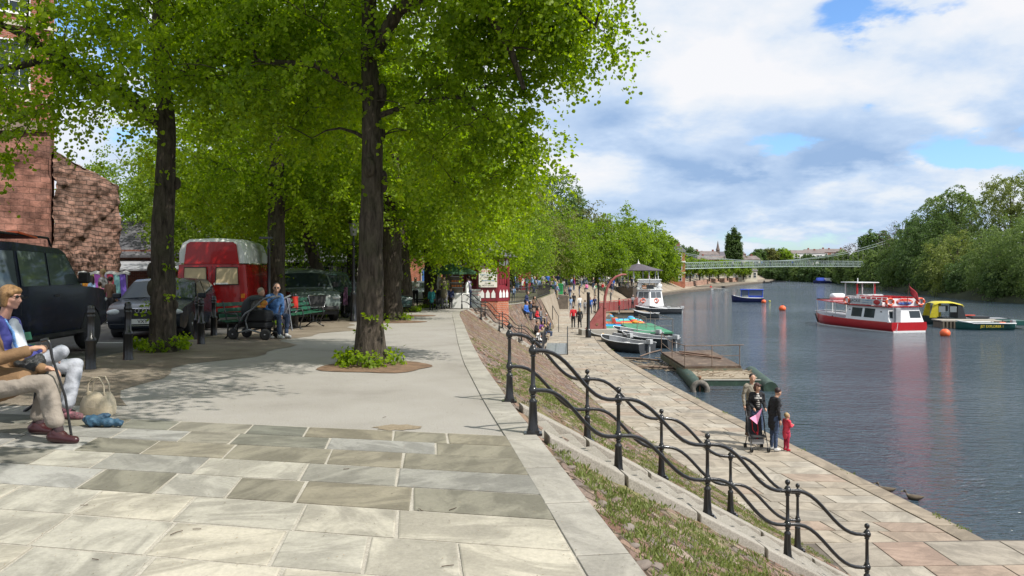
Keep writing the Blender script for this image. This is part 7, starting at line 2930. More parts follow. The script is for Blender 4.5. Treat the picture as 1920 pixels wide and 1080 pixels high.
mb.build('upper_canopy', M_HWHITE, wb)
mb = MB()
mb.box((c0_ - 1.9, .05, 3.7), (.4, .85, .55))
mb.build('dark_box', M_TARP, wb)
mb = MB()
for k in range(3):
 mb.box((c0_ - 1.9, -.62, 3.5 + .18 * k), (.35, .5, .12))
mb.build('crate', pmat('orange_crate', (.5, .22, .08), .7), wb)
mb = MB()
mb.tube([(c0_ - .5, 0, 3.3), (c0_ - .5, 0, 5.3)], .03, 6)
mb.build('mast', M_TRIM, wb)
g = G(1268, 592, ZW)
def skiff(loc, rz, label, L=3.8, W=1.5, yellow=True, red=False, motor=True, group='grey hire boats with outboard motors', name='motor_skiff'):
 root = thing(name, label, 'boat', loc, rz, group)
 rows = hull_rows(L, W, .60, .12, bow=1.0, sheer=.35, n=14)
 mb = MB()
 mb.loft(rows, 0, True)
 mb.add(rows[0], [tuple(range(9))])
 mb.build('hull', M_HGREY, root)
 inn = [[(p[0] * .96, p[1] * .90, (p[2] if p[2] > .3 else max(p[2] + .1, .10))) for p in r] for r in rows]
 mb = MB()
 mb.loft([r[::-1] for r in inn[:-1]], 0, True)
 mb.build('interior', M_LGREY, root)
 mb = MB()
 mb.tube([Vector(r[0]) + Vector((0, 0, .01)) for r in rows], .035, 6)
 mb.tube([Vector(r[8]) + Vector((0, 0, .01)) for r in rows], .035, 6)
 mb.build('gunwale', pmat('gunwale_pale', (.62, .63, .64), .5), root)
 mb = MB()
 for x in (-L * .22, L * .08, L * .3):
  mb.box((x, 0, .46), (.26, W * .82 * (1 if x < L * .2 else .6), .03))
 mb.build('thwarts', M_WHITE if red else M_LGREY, root)
 if red:
  mb = MB()
  mb.box((-.1, .35, .42), (1.3, .22, .05))
  mb.build('red_seat', pmat('seat_maroon', (.20, .03, .03), .6), root)
 if yellow:
  mb = MB()
  mb.box((L * .22, -.1, .52), (.10, .16, .22))
  mb.build('yellow_can', pmat('can_yellow', (.75, .42, .02), .5), root, bevel=.02)
 if motor:
  mb = MB()
  mb.box((-L / 2 - .16, 0, .72), (.36, .26, .28))
  mb.box((-L / 2 - .14, 0, .20), (.12, .09, .85))
  mb.tube([(-L / 2 - .05, 0, .70), (-L / 2 + .4, .1, .78)], .025, 6)
  mb.build('outboard', pmat('outboard_grey', (.45, .46, .47), .35), root, bevel=.03)
 return root
SK_ = [((1170, 657), R(128), 'nearest grey hire boat with white thwarts, low by the quay wall', 4.0, True, False), ((1190, 637), R(133), 'grey hire boat with a yellow can, tucked behind the other hire boats', 4.0, False, True),
  ((1143, 644), R(122), 'grey hire boat whose bow touches the quay behind the nearest one', 4.0, False, True), ((1214, 648), R(136), 'grey hire boat farthest right, its motor next to the rusty handrail', 4.2, False, False)]
g1 = G(1165, 660, ZW)
for (px, py), a, lab, L, red, yel in SK_:
 g_ = G(px, py, ZW)
 skiff((g_.x, g_.y, ZW), a, lab, L, 1.8, yel, red)
g_ = G(1221, 588, ZW)
skiff((g_.x, g_.y, ZW), R(170), 'black rubber dinghy with motor beyond the green platform', 3.6, 1.7, False, False, True, None, 'rubber_dinghy')
g_ = G(1247, 588, ZW)
skiff((g_.x, g_.y, ZW), R(178), 'dark flat tender moored under the bow of the white boat', 3.6, 1.3, False, False, True, None, 'dark_tender')
g_ = G(1212, 598, ZW)
skiff((g_.x, g_.y, ZW), R(165), 'small pale dinghy between the rubber dinghy and the green platform', 2.6, 1.2, False, False, False, None, 'pale_dinghy')
def platform(name, label, cx, cy, L, D, z, mat, rails=True, rz=0):
 root = thing(name, label, 'pontoon', (cx, cy, ZW), rz)
 mb = MB()
 mb.box((0, 0, z), (L, D, .10))
 mb.build('deck', mat, root)
 mb = MB()
 mb.box((0, 0, z / 2 - .15), (L - .15, D - .15, z + .2))
 mb.build('float', pmat('platform_side', (.10, .095, .08), .8, var=.3), root)
 if rails:
  mb = MB()
  for y in (-D / 2 + .05,):
   for x in (-L / 2 + .05, 0, L / 2 - .05):
    mb.tube([(x, y, z), (x, y, z + 1.0)], .025, 6)
   mb.tube([(-L / 2 + .05, y, z + 1.0), (L / 2 - .05, y, z + 1.0)], .022, 6)
   mb.tube([(-L / 2 + .05, y, z + .5), (L / 2 - .05, y, z + .5)], .018, 6)
  mb.tube([(L / 2 - .05, -D / 2, z + 1.0), (L / 2 - .05, D / 2, z + 1.0)], .022, 6)
  mb.tube([(L / 2 - .05, D / 2 - .05, z), (L / 2 - .05, D / 2 - .05, z + 1.0)], .025, 6)
  mb.build('handrail', pmat('rail_rust_grey', (.20, .17, .15), .7), root)
 return root
g0, g1 = G(1190, 625, ZW + .5), G(1254, 625, ZW + .5)
platform('green_platform', 'green decked mooring platform with thin handrails beside the hire boats', (g0.x + g1.x) / 2 + .2, g0.y + 4.5, g1.x - g0.x + .2, 9.5, .55, M_DGREEN)
platform('green_gangway', 'lower green gangway between the davit and the green platform', 8.6, 63.5, 3.6, 3.6, .45, M_DGREEN)
platform('wooden_stage', 'pale wooden landing stage behind the coloured pedal boats', 11.5, 84.5, 5.5, 3.0, .6, M_WOOD, False)
pc = [(.02, .35, .75), (.85, .30, .02), (.75, .05, .05), (.05, .45, .30), (.15, .50, .80)]
for i, (c, lab) in enumerate(zip(pc, ('light blue pedal boat nearest the gangway', 'orange pedal boat second from the gangway', 'red pedal boat in the middle of the coloured row', 'green pedal boat behind the red one', 'pale blue pedal boat at the back of the coloured row'))):
 root = thing('pedal_boat', lab, 'pedal boat', (9.2 + .12 * i, 66.6 + 1.5 * i, ZW), R(3), 'coloured pedal boats in a row')
 mb = MB()
 for s in (-1, 1):
  rws = []
  for x, w_, z0_, z1_ in ((-2.0, .16, .12, .35), (-1.6, .24, -.1, .55), (0, .26, -.15, .58), (1.4, .24, -.1, .60), (1.95, .12, .25, .60)):
   rws.append([(x, s * .5 - w_, z1_ * .7), (x, s * .5 - w_ * .5, z1_), (x, s * .5 + w_ * .5, z1_), (x, s * .5 + w_, z1_ * .7), (x, s * .5 + w_ * .5, z0_), (x, s * .5 - w_ * .5, z0_)])
  mb.loft(rws, 0, True, close=True, cap=True)
 mb.box((0, 0, .5), (2.6, .9, .10))
 mb.build('floats', pmat('pedal%d' % i, c, .3, var=.05, coat=.3), root)
 mb = MB()
 for s in (-1, 1):
  mb.box((-.4, s * .32, .66), (.5, .45, .12))
  mb.box((-.72, s * .32, .86), (.12, .45, .42), rot=(0, -.2, 0))
 mb.build('seats', pmat('pedalseat%d' % i, pc[(i + 2) % 5], .35), root)
 mb = MB()
 mb.ball((1.1, 0, .72), (.32, .28, .16), 10, 6)
 mb.build('bow_hump', pmat('pedal%d' % ((i + 1) % 5), pc[(i + 1) % 5], .3), root)
g = G(1128, 628, ZQ)
dvt = thing('davit', 'curved red painted davit crane standing on the quay edge', 'davit', (g.x + .1, g.y + .3, ZQ), R(8))
mb = MB()
mb.box((-.35, 0, .16), (2.6, 1.1, .5))
mb.build('stone_base', M_CONC, dvt, bevel=.03)
mb = MB()
mb.prism([(-1.25, -.12, .42), (.0, -.12, .42), (.0, -.12, 2.0), (-.14, -.12, 2.0)], (0, .24, 0))
mb.build('gusset', M_REDP, dvt, bevel=.01)
mb = MB()
mb.lathe([(.10, -.02), (.10, .02)], (-.42, -.13, .75), 12, axis='y')
mb.build('boss', M_RUST, dvt)
mb = MB()
pts = [(.14, 0, .3), (.14, 0, 1.2), (.14, 0, 2.0), (.18, 0, 2.7), (.34, 0, 3.3), (.62, 0, 3.8), (.98, 0, 4.12), (1.42, 0, 4.28), (1.75, 0, 4.28)]
PT = [Vector(p) for p in pts]
mb.tube(pts, [.11, .11, .11, .105, .10, .09, .085, .08, .06], 12)
mb.tube([(.14, 0, 1.9), (.14, 0, 2.05)], .15, 12)
mb.tube([(.14, 0, .42), (.14, 0, .6)], .15, 12)
mb.build('curved_jib', M_REDP, dvt)
g0 = G(1285, 690, ZW + .85)
pr = thing('rusty_pontoon', 'derelict rusty pontoon with bent handrail, green float tanks and a tyre', 'pontoon', (0, 0, 0))
zt_ = ZW + .52
D0 = [G(1285, 692, zt_), G(1390, 690, zt_), G(1330, 662, zt_), G(1240, 662, zt_)]
P = [G(1284, 687, zt_), G(1390, 686, zt_), G(1332, 656, zt_), G(1240, 660, zt_)]
mb = MB()
mb.prism(P, (0, 0, -.12))
mb.build('rusty_deck', pmat('rusted_plate', (.13, .075, .045), .85, vs=1.1, bump=.6, bs=9, col2=(.25, .185, .135), spots=.5, sscale=3), pr)
mb = MB()
for a, b in ((P[0], P[1]), (P[0], P[3]), (P[1], P[2])):
 d = (b - a).normalized()
 n = Vector((-d.y, d.x, 0)) * .05
 mb.prism([a + n + Vector((0, 0, -.12)), b + n + Vector((0, 0, -.12)), b - n + Vector((0, 0, -.12)), a - n + Vector((0, 0, -.12))], (0, 0, -.26))
mb.build('side_plates', pmat('flaking_green', (.10, .14, .095), .8, var=.5, vs=2, col2=(.20, .15, .10)), pr)
zl_ = ZW + .30
Q = [G(1308, 710, zl_), G(1432, 708, zl_), G(1400, 694, zl_ + .0), G(1287, 696, zl_)]
mb = MB()
mb.prism(Q, (0, 0, -.08))
mb.build('debris_deck', pmat('debris_deck', (.22, .18, .125), .9, var=.4, vs=5, bump=.9, bs=14, col2=(.36, .30, .22)), pr)
mb = MB()
for i in range(70):
 u_, v_ = rng.random(), rng.random() ** .7
 q = Q[0].lerp(Q[1], u_).lerp(Q[3].lerp(Q[2], u_), v_) + Vector((0, 0, .02))
 a_ = rng.uniform(0, PI)
 L = rng.uniform(.08, .6)
 mb.tube([q, q + Vector((math.cos(a_) * L, math.sin(a_) * L * .5, rng.uniform(0, .08)))], rng.uniform(.006, .022), 5)
tag(mb.build('debris_sticks', M_WOOD), 'sticks and dry litter heaped on the low deck of the rusty pontoon', 'debris', kind='stuff')
Mtank = pmat('tank_green', (.03, .085, .055), .6, vs=1.6, bump=.3, col2=(.075, .13, .09), spots=.5, sscale=2.5)
a = G(1316, 734, ZW) + Vector((-.1, 0, .10))
b_ = G(1279, 698, ZW) + Vector((0, 0, .10))
mb = MB()
mb.tube([a, b_], .31, 18)
mb.build('float_tank', Mtank, pr)
a2 = G(1450, 734, ZW) + Vector((-.1, 0, .10))
b2 = G(1408, 702, ZW) + Vector((0, 0, .10))
mb = MB()
mb.tube([a2, b2], .31, 18)
mb.build('float_tank', Mtank, pr)
mb = MB()
c = (a + Vector((.25, .25, .1)))
d_ = (a2 + Vector((-.35, .25, .1)))
mb.prism([c, d_, d_ + Vector((0, .25, 0)), c + Vector((0, .25, 0))], (0, 0, .22))
mb.build('cross_beam', Mtank, pr)
mb = MB()
mb.prism([c + Vector((0, -.02, .24)), d_ + Vector((0, -.02, .24)), d_ + Vector((0, .12, .24)), c + Vector((0, .12, .24))], (0, 0, .03))
mb.build('beam_flange', pmat('flange_pale', (.36, .35, .31), .8), pr)
tn = (a - b_).normalized()
mb = MB()
mb.torus(a + tn * .14, .30, .12, tn, 30, 10)
ty = mb.build('old_tyre', pmat('old_tyre', (.16, .145, .125), .9, var=.4, vs=8, bump=.9, bs=60), None)
tag(ty, 'grey old tyre hung on the end of the near green float tank', 'tyre')
mb = MB()
mb.tube([a + tn * .05 + Vector((0, 0, -.2)), a + tn * .1 + Vector((0, 0, .5))], .04, 6)
mb.ball(a + tn * .1 + Vector((0, 0, .52)), .07)
mb.build('mooring_pin', M_RUST, pr)
M_RR = pmat('rail_rust', (.17, .12, .09), .8, var=.4)
mb = MB()
posts = [(P[0], 1.0), (P[0].lerp(P[1], .48), 1.0), (P[1].lerp(P[0], .03), 1.0), (P[0].lerp(P[3], .5), 1.0), (P[3], 1.05)]
top = []
for p, h_ in posts:
 mb.tube([p, p + Vector((0, 0, h_))], .022, 6)
mb.tube([posts[0][0] + Vector((0, 0, 1)), posts[1][0] + Vector((0, 0, 1.0)), posts[2][0] + Vector((.2, 0, 1.02))], .025, 6)
mb.tube([posts[0][0] + Vector((0, 0, .5)), posts[2][0] + Vector((0, 0, .5))], .018, 6)
for f in (1, .5):
 mb.tube([posts[0][0] + Vector((0, 0, 1 * f)), posts[3][0] + Vector((-.1, 0, .9 * f)), posts[4][0] + Vector((0, 0, 1.05 * f))], .022, 6)
mb.build('handrail', M_RR, pr)
mb = MB()
for (u0, v0, u1, v1, r_) in ((.25, .7, .85, .35, .05), (.3, .85, .75, .55, .04)):
 q0 = P[0].lerp(P[1], u0).lerp(P[3].lerp(P[2], u0), v0)
 q1 = P[0].lerp(P[1], u1).lerp(P[3].lerp(P[2], u1), v1)
 mb.tube([q0 + Vector((0, 0, .1)), q1 + Vector((0, 0, .08))], r_, 6)
mb.build('loose_beams', pmat('beam_brown', (.20, .12, .085), .8), pr)
mb = MB()
g = np.random.default_rng(4)
for i in range(260):
 px, py = g.uniform(1150, 1290), 0
 py = 700 - abs(g.normal(0, 12)) - (1290 - px) * .10
 if py < 672:
  py = g.uniform(674, 700)
 p = G(px, py, ZW)
 L = g.uniform(.1, .9) ** 1.5
 a_ = g.uniform(-.5, .5) + (PI if g.uniform() < .5 else 0)
 dxy = Vector((math.cos(a_), math.sin(a_), g.uniform(-.05, .12))) * L
 z = Vector((0, 0, .02))
 mb.tube([p + z - dxy * .5, p + z + Vector((0, g.uniform(-.05, .05), .02)), p + z + dxy * .5], float(g.uniform(.006, .03)), 5)
o = mb.build('driftwood_debris', pmat('driftwood', (.10, .075, .05), .9, var=.5, vs=3, col2=(.30, .25, .19)))
tag(o, 'brown mat of driftwood and twigs trapped between quay and rusty pontoon', 'debris', kind='stuff')
for i, (p0_, p1_, r_, lab) in enumerate((((1165, 671), (1236, 676), .06, 'long thin pole floating nearest the hire boats'), ((1175, 688), (1262, 690), .07, 'brown floating plank across the driftwood mat'), ((1200, 668), (1240, 656), .04, 'thin branch propped against the pontoon corner'))):
 mb = MB()
 a, b = G(*p0_, ZW + .06), G(*p1_, ZW + .08)
 mb.tube([a, a.lerp(b, .5) + Vector((0, 0, .03)), b], r_, 7)
 tag(mb.build('floating_pole', pmat('pole_brown', (.16, .11, .08), .8)), lab, 'pole')
rf = thing('red_fence', 'low dull red steel fence along the dock edge behind the davit', 'fence', (0, 0, 0))
mb = MB()
pts = [G(1124, 588, ZQ), G(1160, 584, ZQ), G(1195, 578, ZQ), G(1207, 567, ZQ)]
for a, b in zip(pts, pts[1:]):
 mb.prism([a + Vector((0, 0, .15)), b + Vector((0, 0, .15)), b + Vector((0, .05, .15)), a + Vector((0, .05, .15))], (0, 0, .95))
mb.build('panels', pmat('fence_red', (.20, .055, .05), .7, var=.25, vs=1), rf)
mb = MB()
for a, b in zip(pts, pts[1:]):
 for i in range(4):
  q = a.lerp(b, i / 4)
  mb.box((q.x, q.y - .04, q.z + .6), (.07, .07, 1.25))
 mb.tube([a + Vector((0, -.03, 1.2)), b + Vector((0, -.03, 1.2))], .035, 6)
mb.build('rails', pmat('rail_red', (.35, .06, .06), .6), rf)
mb = MB()
ssr = [s for s in np.linspace(s_of_y(_W, 176), s_of_y(_W, 262), 30)]
rws = [[], []]
for s in ssr:
 w_ = EQ(_W, s)
 q_ = EQ(_Q, s)
 p = Vector((w_[0] * .35 + q_[0] * .65 - 1.5, w_[1] + 1.0, ZQ))
 rws[0].append(p)
 rws[1].append(p + Vector((0, 0, 1.35)))
mb.loft(rws, 0, False)
mb.loft([[p + Vector((0, .4, 0)) for p in rws[1]], rws[1]], 0, False)
o = mb.build('promenade_wall', brick_mat('far_wall_brick', (.40, .25, .19), (.33, .20, .15), (.3, .2, .16), 2.2, .5, .05, .2))
tag(o, 'long low pinkish brick wall along the far promenade below the bridge', 'wall')
for (px, py, rz, lab) in ((1715, 937, R(150), 'brown duck swimming close to the quay corner'), (1663, 922, R(150), 'small dark duck almost hidden by the quay edge')):
 g = G(px, py, ZW)
 dk = thing('duck', lab, 'duck', (g.x, g.y, ZW), rz, None)
 mb = MB()
 rws = []
 for x, w_, zc, h_ in ((-.20, .012, .10, .012), (-.15, .05, .075, .035), (-.05, .085, .05, .065), (.06, .085, .045, .07), (.13, .055, .06, .055), (.165, .032, .10, .035), (.175, .028, .14, .03), (.185, .036, .175, .036), (.215, .030, .178, .03), (.235, .012, .17, .010)):
  rws.append([(x, w_ * math.cos(a), zc + h_ * math.sin(a)) for a in np.linspace(0, 2 * PI, 11)[:-1]])
 mb.loft(rws, 0, True, close=True, cap=True)
 mb.build('body', pmat('duck_brown', (.10, .075, .05), .8, var=.5, vs=30), dk)
 mb = MB()
 mb.prism([(.228, -.012, .172), (.285, -.014, .160), (.285, .014, .160), (.228, .012, .172)], (0, 0, -.012))
 mb.build('bill', pmat('bill', (.35, .25, .06), .5), dk)
SKINS = [pmat('skin_a', (.50, .29, .20), .55, var=.06), pmat('skin_b', (.42, .23, .15), .55, var=.06)]
def cloth(name, col, v=.12, col2=None, vs=5):
 return pmat('cloth_' + name, col, .9, var=v, vs=vs, col2=col2, bump=.7, bs=11)
def cap_mesh(p0, r0, p1, r1, seg=14):
 p0, p1 = Vector(p0), Vector(p1)
 d = p1 - p0
 L = d.length
 if L < 1e-5:
  d = Vector((0, 0, 1))
  L = 1e-5
  p1 = p0 + d * L
 d.normalize()
 a = d.orthogonal().normalized()
 b = d.cross(a)
 rings = []
 for t_ in (80, 55, 25, 0):
  t_ = R(t_)
  rings.append((p0 - d * (r0 * math.sin(t_)), r0 * math.cos(t_)))
 rings.append((p0.lerp(p1, .5), (r0 + r1) / 2))
 for t_ in (0, 25, 55, 80):
  t_ = R(t_)
  rings.append((p1 + d * (r1 * math.sin(t_)), r1 * math.cos(t_)))
 vs, fs = [], []
 for c, r in rings:
  for k in range(seg):
   t_ = 2 * PI * k / seg
   vs.append(c + a * (r * math.cos(t_)) + b * (r * math.sin(t_)))
 n = len(rings)
 for i in range(n - 1):
  for k in range(seg):
   k2 = (k + 1) % seg
   fs.append((i * seg + k, i * seg + k2, (i + 1) * seg + k2, (i + 1) * seg + k))
 fs.append(tuple(range(seg - 1, -1, -1)))
 fs.append(tuple(range((n - 1) * seg, n * seg)))
 return vs, fs
def prim_mesh(mb, pr, grow=0.0, scale=1.0):
 if pr[0] == 'c':
  _, m, p0, r0, p1, r1 = pr
  vs, fs = cap_mesh(p0, max(.004, r0 * scale + grow), p1, max(.004, r1 * scale + grow))
  mb.add(vs, fs)
 else:
  _, m, c, r = pr
  mb.ball(c, tuple(max(.004, x * scale + grow) for x in r), 16, 12)
def remeshed(prims, voxel, smooth=3, grow=0.0, scale=1.0, fac=.5):
 mb = MB()
 for p in prims:
  prim_mesh(mb, p, grow, scale)
 o = mb.build('tmp_body', [])
 md = o.modifiers.new('r', 'REMESH')
 md.mode = 'VOXEL'
 md.voxel_size = voxel
 md.use_smooth_shade = True
 md = o.modifiers.new('s', 'SMOOTH')
 md.iterations = smooth
 md.factor = fac
 dg = bpy.context.evaluated_depsgraph_get()
 me = bpy.data.meshes.new_from_object(o.evaluated_get(dg))
 old = o.data
 bpy.data.objects.remove(o)
 bpy.data.meshes.remove(old)
 me.polygons.foreach_set('use_smooth', np.ones(len(me.polygons), dtype=bool))
 return me
def prim_dist(C, pr):
 if pr[0] == 'c':
  _, m, p0, r0, p1, r1 = pr
  a, b = np.array(p0, dtype=float), np.array(p1, dtype=float)
  d = b - a
  t_ = np.clip(((C - a) @ d) / max(1e-9, d @ d), 0, 1)
  return np.linalg.norm(C - (a + t_[:, None] * d), axis=1) - (r0 + (r1 - r0) * t_)
 _, m, c, r = pr
 q = (C - np.array(c, dtype=float)) / np.array(r, dtype=float)
 return (np.linalg.norm(q, axis=1) - 1) * min(r)
def figure(h=1.72, arms='down', legs='stand', lean=0.0, female=False, turn=0.0, coat=False, skirt=False, bare_arms=False, hair='short', nod=0.0, wide=1.0, child=False):
 """prims of a whole figure; +x forward. materials 0 skin 1 top 2 lower 3 hair 4 shoes"""
 s = h / 1.75
 P = []
 sit = legs == 'sit'
 hz = .93 if not sit else .52
 V = Vector
 lx = math.sin(lean)
 def up(x, y, z):      # torso point with forward lean about the hips (z over the hip)
  return V((x * math.cos(lean) + z * math.sin(lean), y, hz + z * math.cos(lean) - x * math.sin(lean)))
 sw = (.185 if not female else .165) * wide
 if legs == 'stand':
  L = [((0, .09, hz - .03), (.015, .10, .50), (-.01, .10, .10)), ((0, -.09, hz - .03), (.01, -.10, .50), (-.02, -.11, .10))]
 elif legs == 'walk':
  L = [((0, .09, hz - .03), (.16, .09, .52), (.22, .09, .12)), ((0, -.09, hz - .03), (-.03, -.09, .50), (-.28, -.09, .18))]
 else:
  L = [((0, .10, hz), (.42, .12, .52), (.38, .12, .10)), ((0, -.10, hz), (.43, -.12, .52), (.46, -.13, .10))]
 for hp, kn, an in L:
  P.append(('c', 2, hp, .088 * wide, kn, .060))
  P.append(('c', 2, kn, .058, an, .043))
  ft = V(an) + V((.13, .01, -.055))
  P.append(('c', 4, V(an) + V((-.02, 0, -.045)), .042, ft, .034))
  P.append(('c', 4, V(an) + V((.0, 0, .0)), .042, V(an) + V((.02, 0, -.03)), .045))
 P.append(('e', 2, V((0, 0, hz)), (.115 * wide, .155 * wide, .11)))
 P.append(('c', 1, up(0, 0, .08), .120 * wide, up(.0, 0, .30), .125 * wide))
 P.append(('e', 1, up(0, .05, .36), (.105 * wide, .12 * wide, .17)))
 P.append(('e', 1, up(0, -.05, .36), (.105 * wide, .12 * wide, .17)))
 P.append(('c', 1, up(-.01, sw - .03, .48), .062, up(-.01, -sw + .03, .48), .062))
 if female:
  P.append(('e', 1, up(.09, .065, .34), (.06, .062, .06)))
  P.append(('e', 1, up(.09, -.065, .34), (.06, .062, .06)))
 if coat:
  P.append(('c', 1, up(0, 0, .10), .145, V((0, 0, hz - .22)), .155))
 if skirt:
  P.append(('c', 2, V((0, 0, hz)), .13, V((.02, 0, hz - .30)), .17))
 sh = [up(-.01, sw, .47), up(-.01, -sw, .47)]
 if arms == 'down':
  A_s = [(sh[0], up(-.03, sw + .06, .20), up(.04, sw + .07, -.04)), (sh[1], up(-.03, -sw - .06, .20), up(.04, -sw - .07, -.04))]
 elif arms == 'swing':
  A_s = [(sh[0], up(-.12, sw + .05, .22), up(-.08, sw + .06, -.03)), (sh[1], up(.06, -sw - .05, .22), up(.20, -sw - .05, .03))]
 elif arms == 'push':
  A_s = [(sh[0], up(-.02, sw + .04, .22), up(.24, sw - .0, .14)), (sh[1], up(-.02, -sw - .04, .22), up(.24, -sw + .0, .14))]
 elif arms == 'fold':
  A_s = [(sh[0], up(.03, sw + .05, .22), up(.19, .02, .24)), (sh[1], up(.03, -sw - .05, .22), up(.20, -.02, .20))]
 elif arms == 'lap':
  A_s = [(sh[0], up(.02, sw + .06, .20), up(.26, .07, .08)), (sh[1], up(.02, -sw - .06, .20), up(.26, -.06, .08))]
 elif arms == 'phone':
  A_s = [(sh[0], up(.02, sw + .05, .22), up(.10, sw - .06, .50)), (sh[1], up(-.03, -sw - .06, .20), up(.04, -sw - .07, -.04))]
 elif arms == 'front':
  A_s = [(sh[0], up(.05, sw + .04, .24), up(.26, .10, .30)), (sh[1], up(.05, -sw - .04, .24), up(.28, -.10, .28))]
 for a, e, w_ in A_s:
  P.append(('c', 1, a, .056, e, .045))
  if bare_arms:
   P.append(('c', 0, e, .038, w_, .027))
  else:
   P.append(('c', 1, e, .045, w_, .036))
  d = (w_ - e).normalized()
  P.append(('c', 0, w_ + d * .02, .026, w_ + d * .075, .034))
  P.append(('c', 0, w_ + d * .08, .030, w_ + d * .135 + V((0, 0, -.01)), .018))
  P.append(('c', 0, w_ + d * .04 + V((.02, 0, .0)), .014, w_ + d * .09 + V((.035, 0, .01)), .011))
 nk = up(0, 0, .50)
 hd = up(.02 + .05 * nod, 0, .69 - .03 * nod)
 P.append(('c', 0, nk, .055, hd - V((.01, 0, .05)), .050))
 ct, st_ = math.cos(turn), math.sin(turn)
 def hp_(x, y, z):     # head-local point
  xx = x * math.cos(nod * .8) + z * math.sin(nod * .8)
  zz2 = z * math.cos(nod * .8) - x * math.sin(nod * .8)
  return hd + V((xx * ct - y * st_, xx * st_ + y * ct, zz2))
 P.append(('e', 0, hp_(0, 0, .01), (.088, .076, .108)))
 P.append(('e', 0, hp_(.035, 0, -.055), (.055, .052, .052)))
 P.append(('c', 0, hp_(.085, 0, .01), .012, hp_(.105, 0, -.018), .015))
 P.append(('e', 0, hp_(0, .078, -.005), (.018, .012, .028)))
 P.append(('e', 0, hp_(0, -.078, -.005), (.018, .012, .028)))
 P.append(('e', 3, hp_(-.032, 0, .040), (.084, .083, .090)))
 if hair == 'long':
  P.append(('c', 3, hp_(-.05, 0, .0), .075, hp_(-.065, 0, -.16), .065))
 if hair == 'bob':
  for y in (-1, 1):
   P.append(('c', 3, hp_(-.02, y * .055, .02), .048, hp_(-.01, y * .068, -.075), .034))
  P.append(('e', 3, hp_(-.055, 0, -.035), (.05, .075, .07)))
  P.append(('c', 3, hp_(.055, .035, .085), .028, hp_(.060, -.035, .085), .028))
 if child:
  P = [(p[0], p[1], p[2], p[3]) if p[0] == 'e' and False else p for p in P]
 out = []
 hs = 1.35 if child else 1.0
 for p in P:
  def tr(v):
   v = V(v)
   if child and v.z > hd.z - .12 and abs(v.y) < .12:
    v = hd + (v - hd) * hs
   return v * s
  rs = s
  if p[0] == 'e':
   k = hs if child and V(p[2]).z > hd.z - .14 and abs(p[2][1]) < .12 else 1
   out.append(('e', p[1], tr(p[2]), tuple(x * s * k for x in p[3])))
  else:
   k = hs if child and V(p[2]).z > hd.z - .2 and abs(p[2][1]) < .1 and p[1] in (0, 3) else 1
   out.append(('c', p[1], tr(p[2]), p[3] * s * k * (1.12 if child else 1), tr(p[4]), p[5] * s * k * (1.12 if child else 1)))
 return out, hd * s, s
def one_mesh_person(name, prims, mats, voxel=.022):
 me = remeshed(prims, voxel, 2)
 n = len(me.polygons)
 C = np.empty(n * 3)
 me.polygons.foreach_get('center', C)
 C = C.reshape(-1, 3)
 D = np.stack([prim_dist(C, p) - (.012 if p[1] == 3 else 0) for p in prims])
 idx = np.array([p[1] for p in prims])[np.argmin(D, axis=0)]
 for m in mats:
  me.materials.append(m)
 me.polygons.foreach_set('material_index', idx.astype(np.int32))
 return me
PARTN = {1: 'jacket', 2: 'trousers', 3: 'hair', 4: 'shoes'}
def dressed_person(label, prims, mats, loc, rz, voxel=.011, names=None, cat='person', group=None, extra=None):
 root = thing('person', label, cat, loc, rz, group)
 me = remeshed(prims_core(prims), voxel, 3)
 me.materials.append(mats[0])
 o = bpy.data.objects.new('body', me)
 COL.objects.link(o)
 o.parent = root
 nm = dict(PARTN)
 nm.update(names or {})
 for mi in sorted(set(p[1] for p in prims)):
  if mi == 0:
   continue
  sub = [p for p in prims if p[1] == mi]
  if mi in (4, 5) and nm.get(mi) in ('shoes', 'socks'):
   bunches = []
   for p in sub:
    c = Vector(p[2])
    for bnc in bunches:
     if any((Vector(x[2]) - c).length < .13 for x in bnc):
      bnc.append(p)
      break
    else:
     bunches.append([p])
   for bnc in bunches:
    me = remeshed(bnc, voxel, 3, grow=.004)
    me.materials.append(mats[mi])
    o = bpy.data.objects.new(nm[mi][:-1], me)
    COL.objects.link(o)
    o.parent = root
   continue
  me = remeshed(sub, voxel, 3, grow=.004)
  if mi in (1, 2, 5):
   n = len(me.vertices)
   co_ = np.empty(n * 3)
   me.vertices.foreach_get('co', co_)
   co_ = co_.reshape(-1, 3)
   nr = np.empty(n * 3)
   me.vertices.foreach_get('normal', nr)
   nr = nr.reshape(-1, 3)
   dd = np.array([(.5 - abs(noise.noise(Vector((c[0] * 7, c[1] * 7 + c[2] * 4, c[2] * 12 + mi)))) * 2.2) * .010 + noise.noise(Vector((c[0] * 24, c[1] * 24, c[2] * 20))) * .006 for c in co_]) * (.55 if voxel < .0108 else 1.0)
   co_ += nr * dd[:, None]
   me.vertices.foreach_set('co', co_.ravel())
  me.materials.append(mats[mi])
  o = bpy.data.objects.new(nm.get(mi, 'clothing'), me)
  COL.objects.link(o)
  o.parent = root
 return root
def prims_core(prims):
 out = []
 for p in prims:
  k = 1.0 if p[1] == 0 else .66
  if p[1] in (3,):
   k = .6
  if p[1] == 5:
   continue
  if p[0] == 'e':
   out.append(('e', p[1], p[2], tuple(x * k for x in p[3])))
  else:
   out.append(('c', p[1], p[2], p[3] * k, p[4], p[5] * k))
 return out
TOPS = {'red': (.50, .02, .03), 'blue': (.04, .14, .50), 'white': (.68, .68, .66), 'black': (.015, .015, .018), 'grey': (.22, .22, .23), 'navy': (.02, .03, .09), 'purple': (.18, .05, .28), 'beige': (.42, .34, .24),
  'green': (.06, .20, .08), 'pink': (.62, .16, .32), 'khaki': (.16, .14, .09), 'light blue': (.25, .38, .60), 'yellow': (.65, .55, .06), 'brown': (.14, .08, .05)}
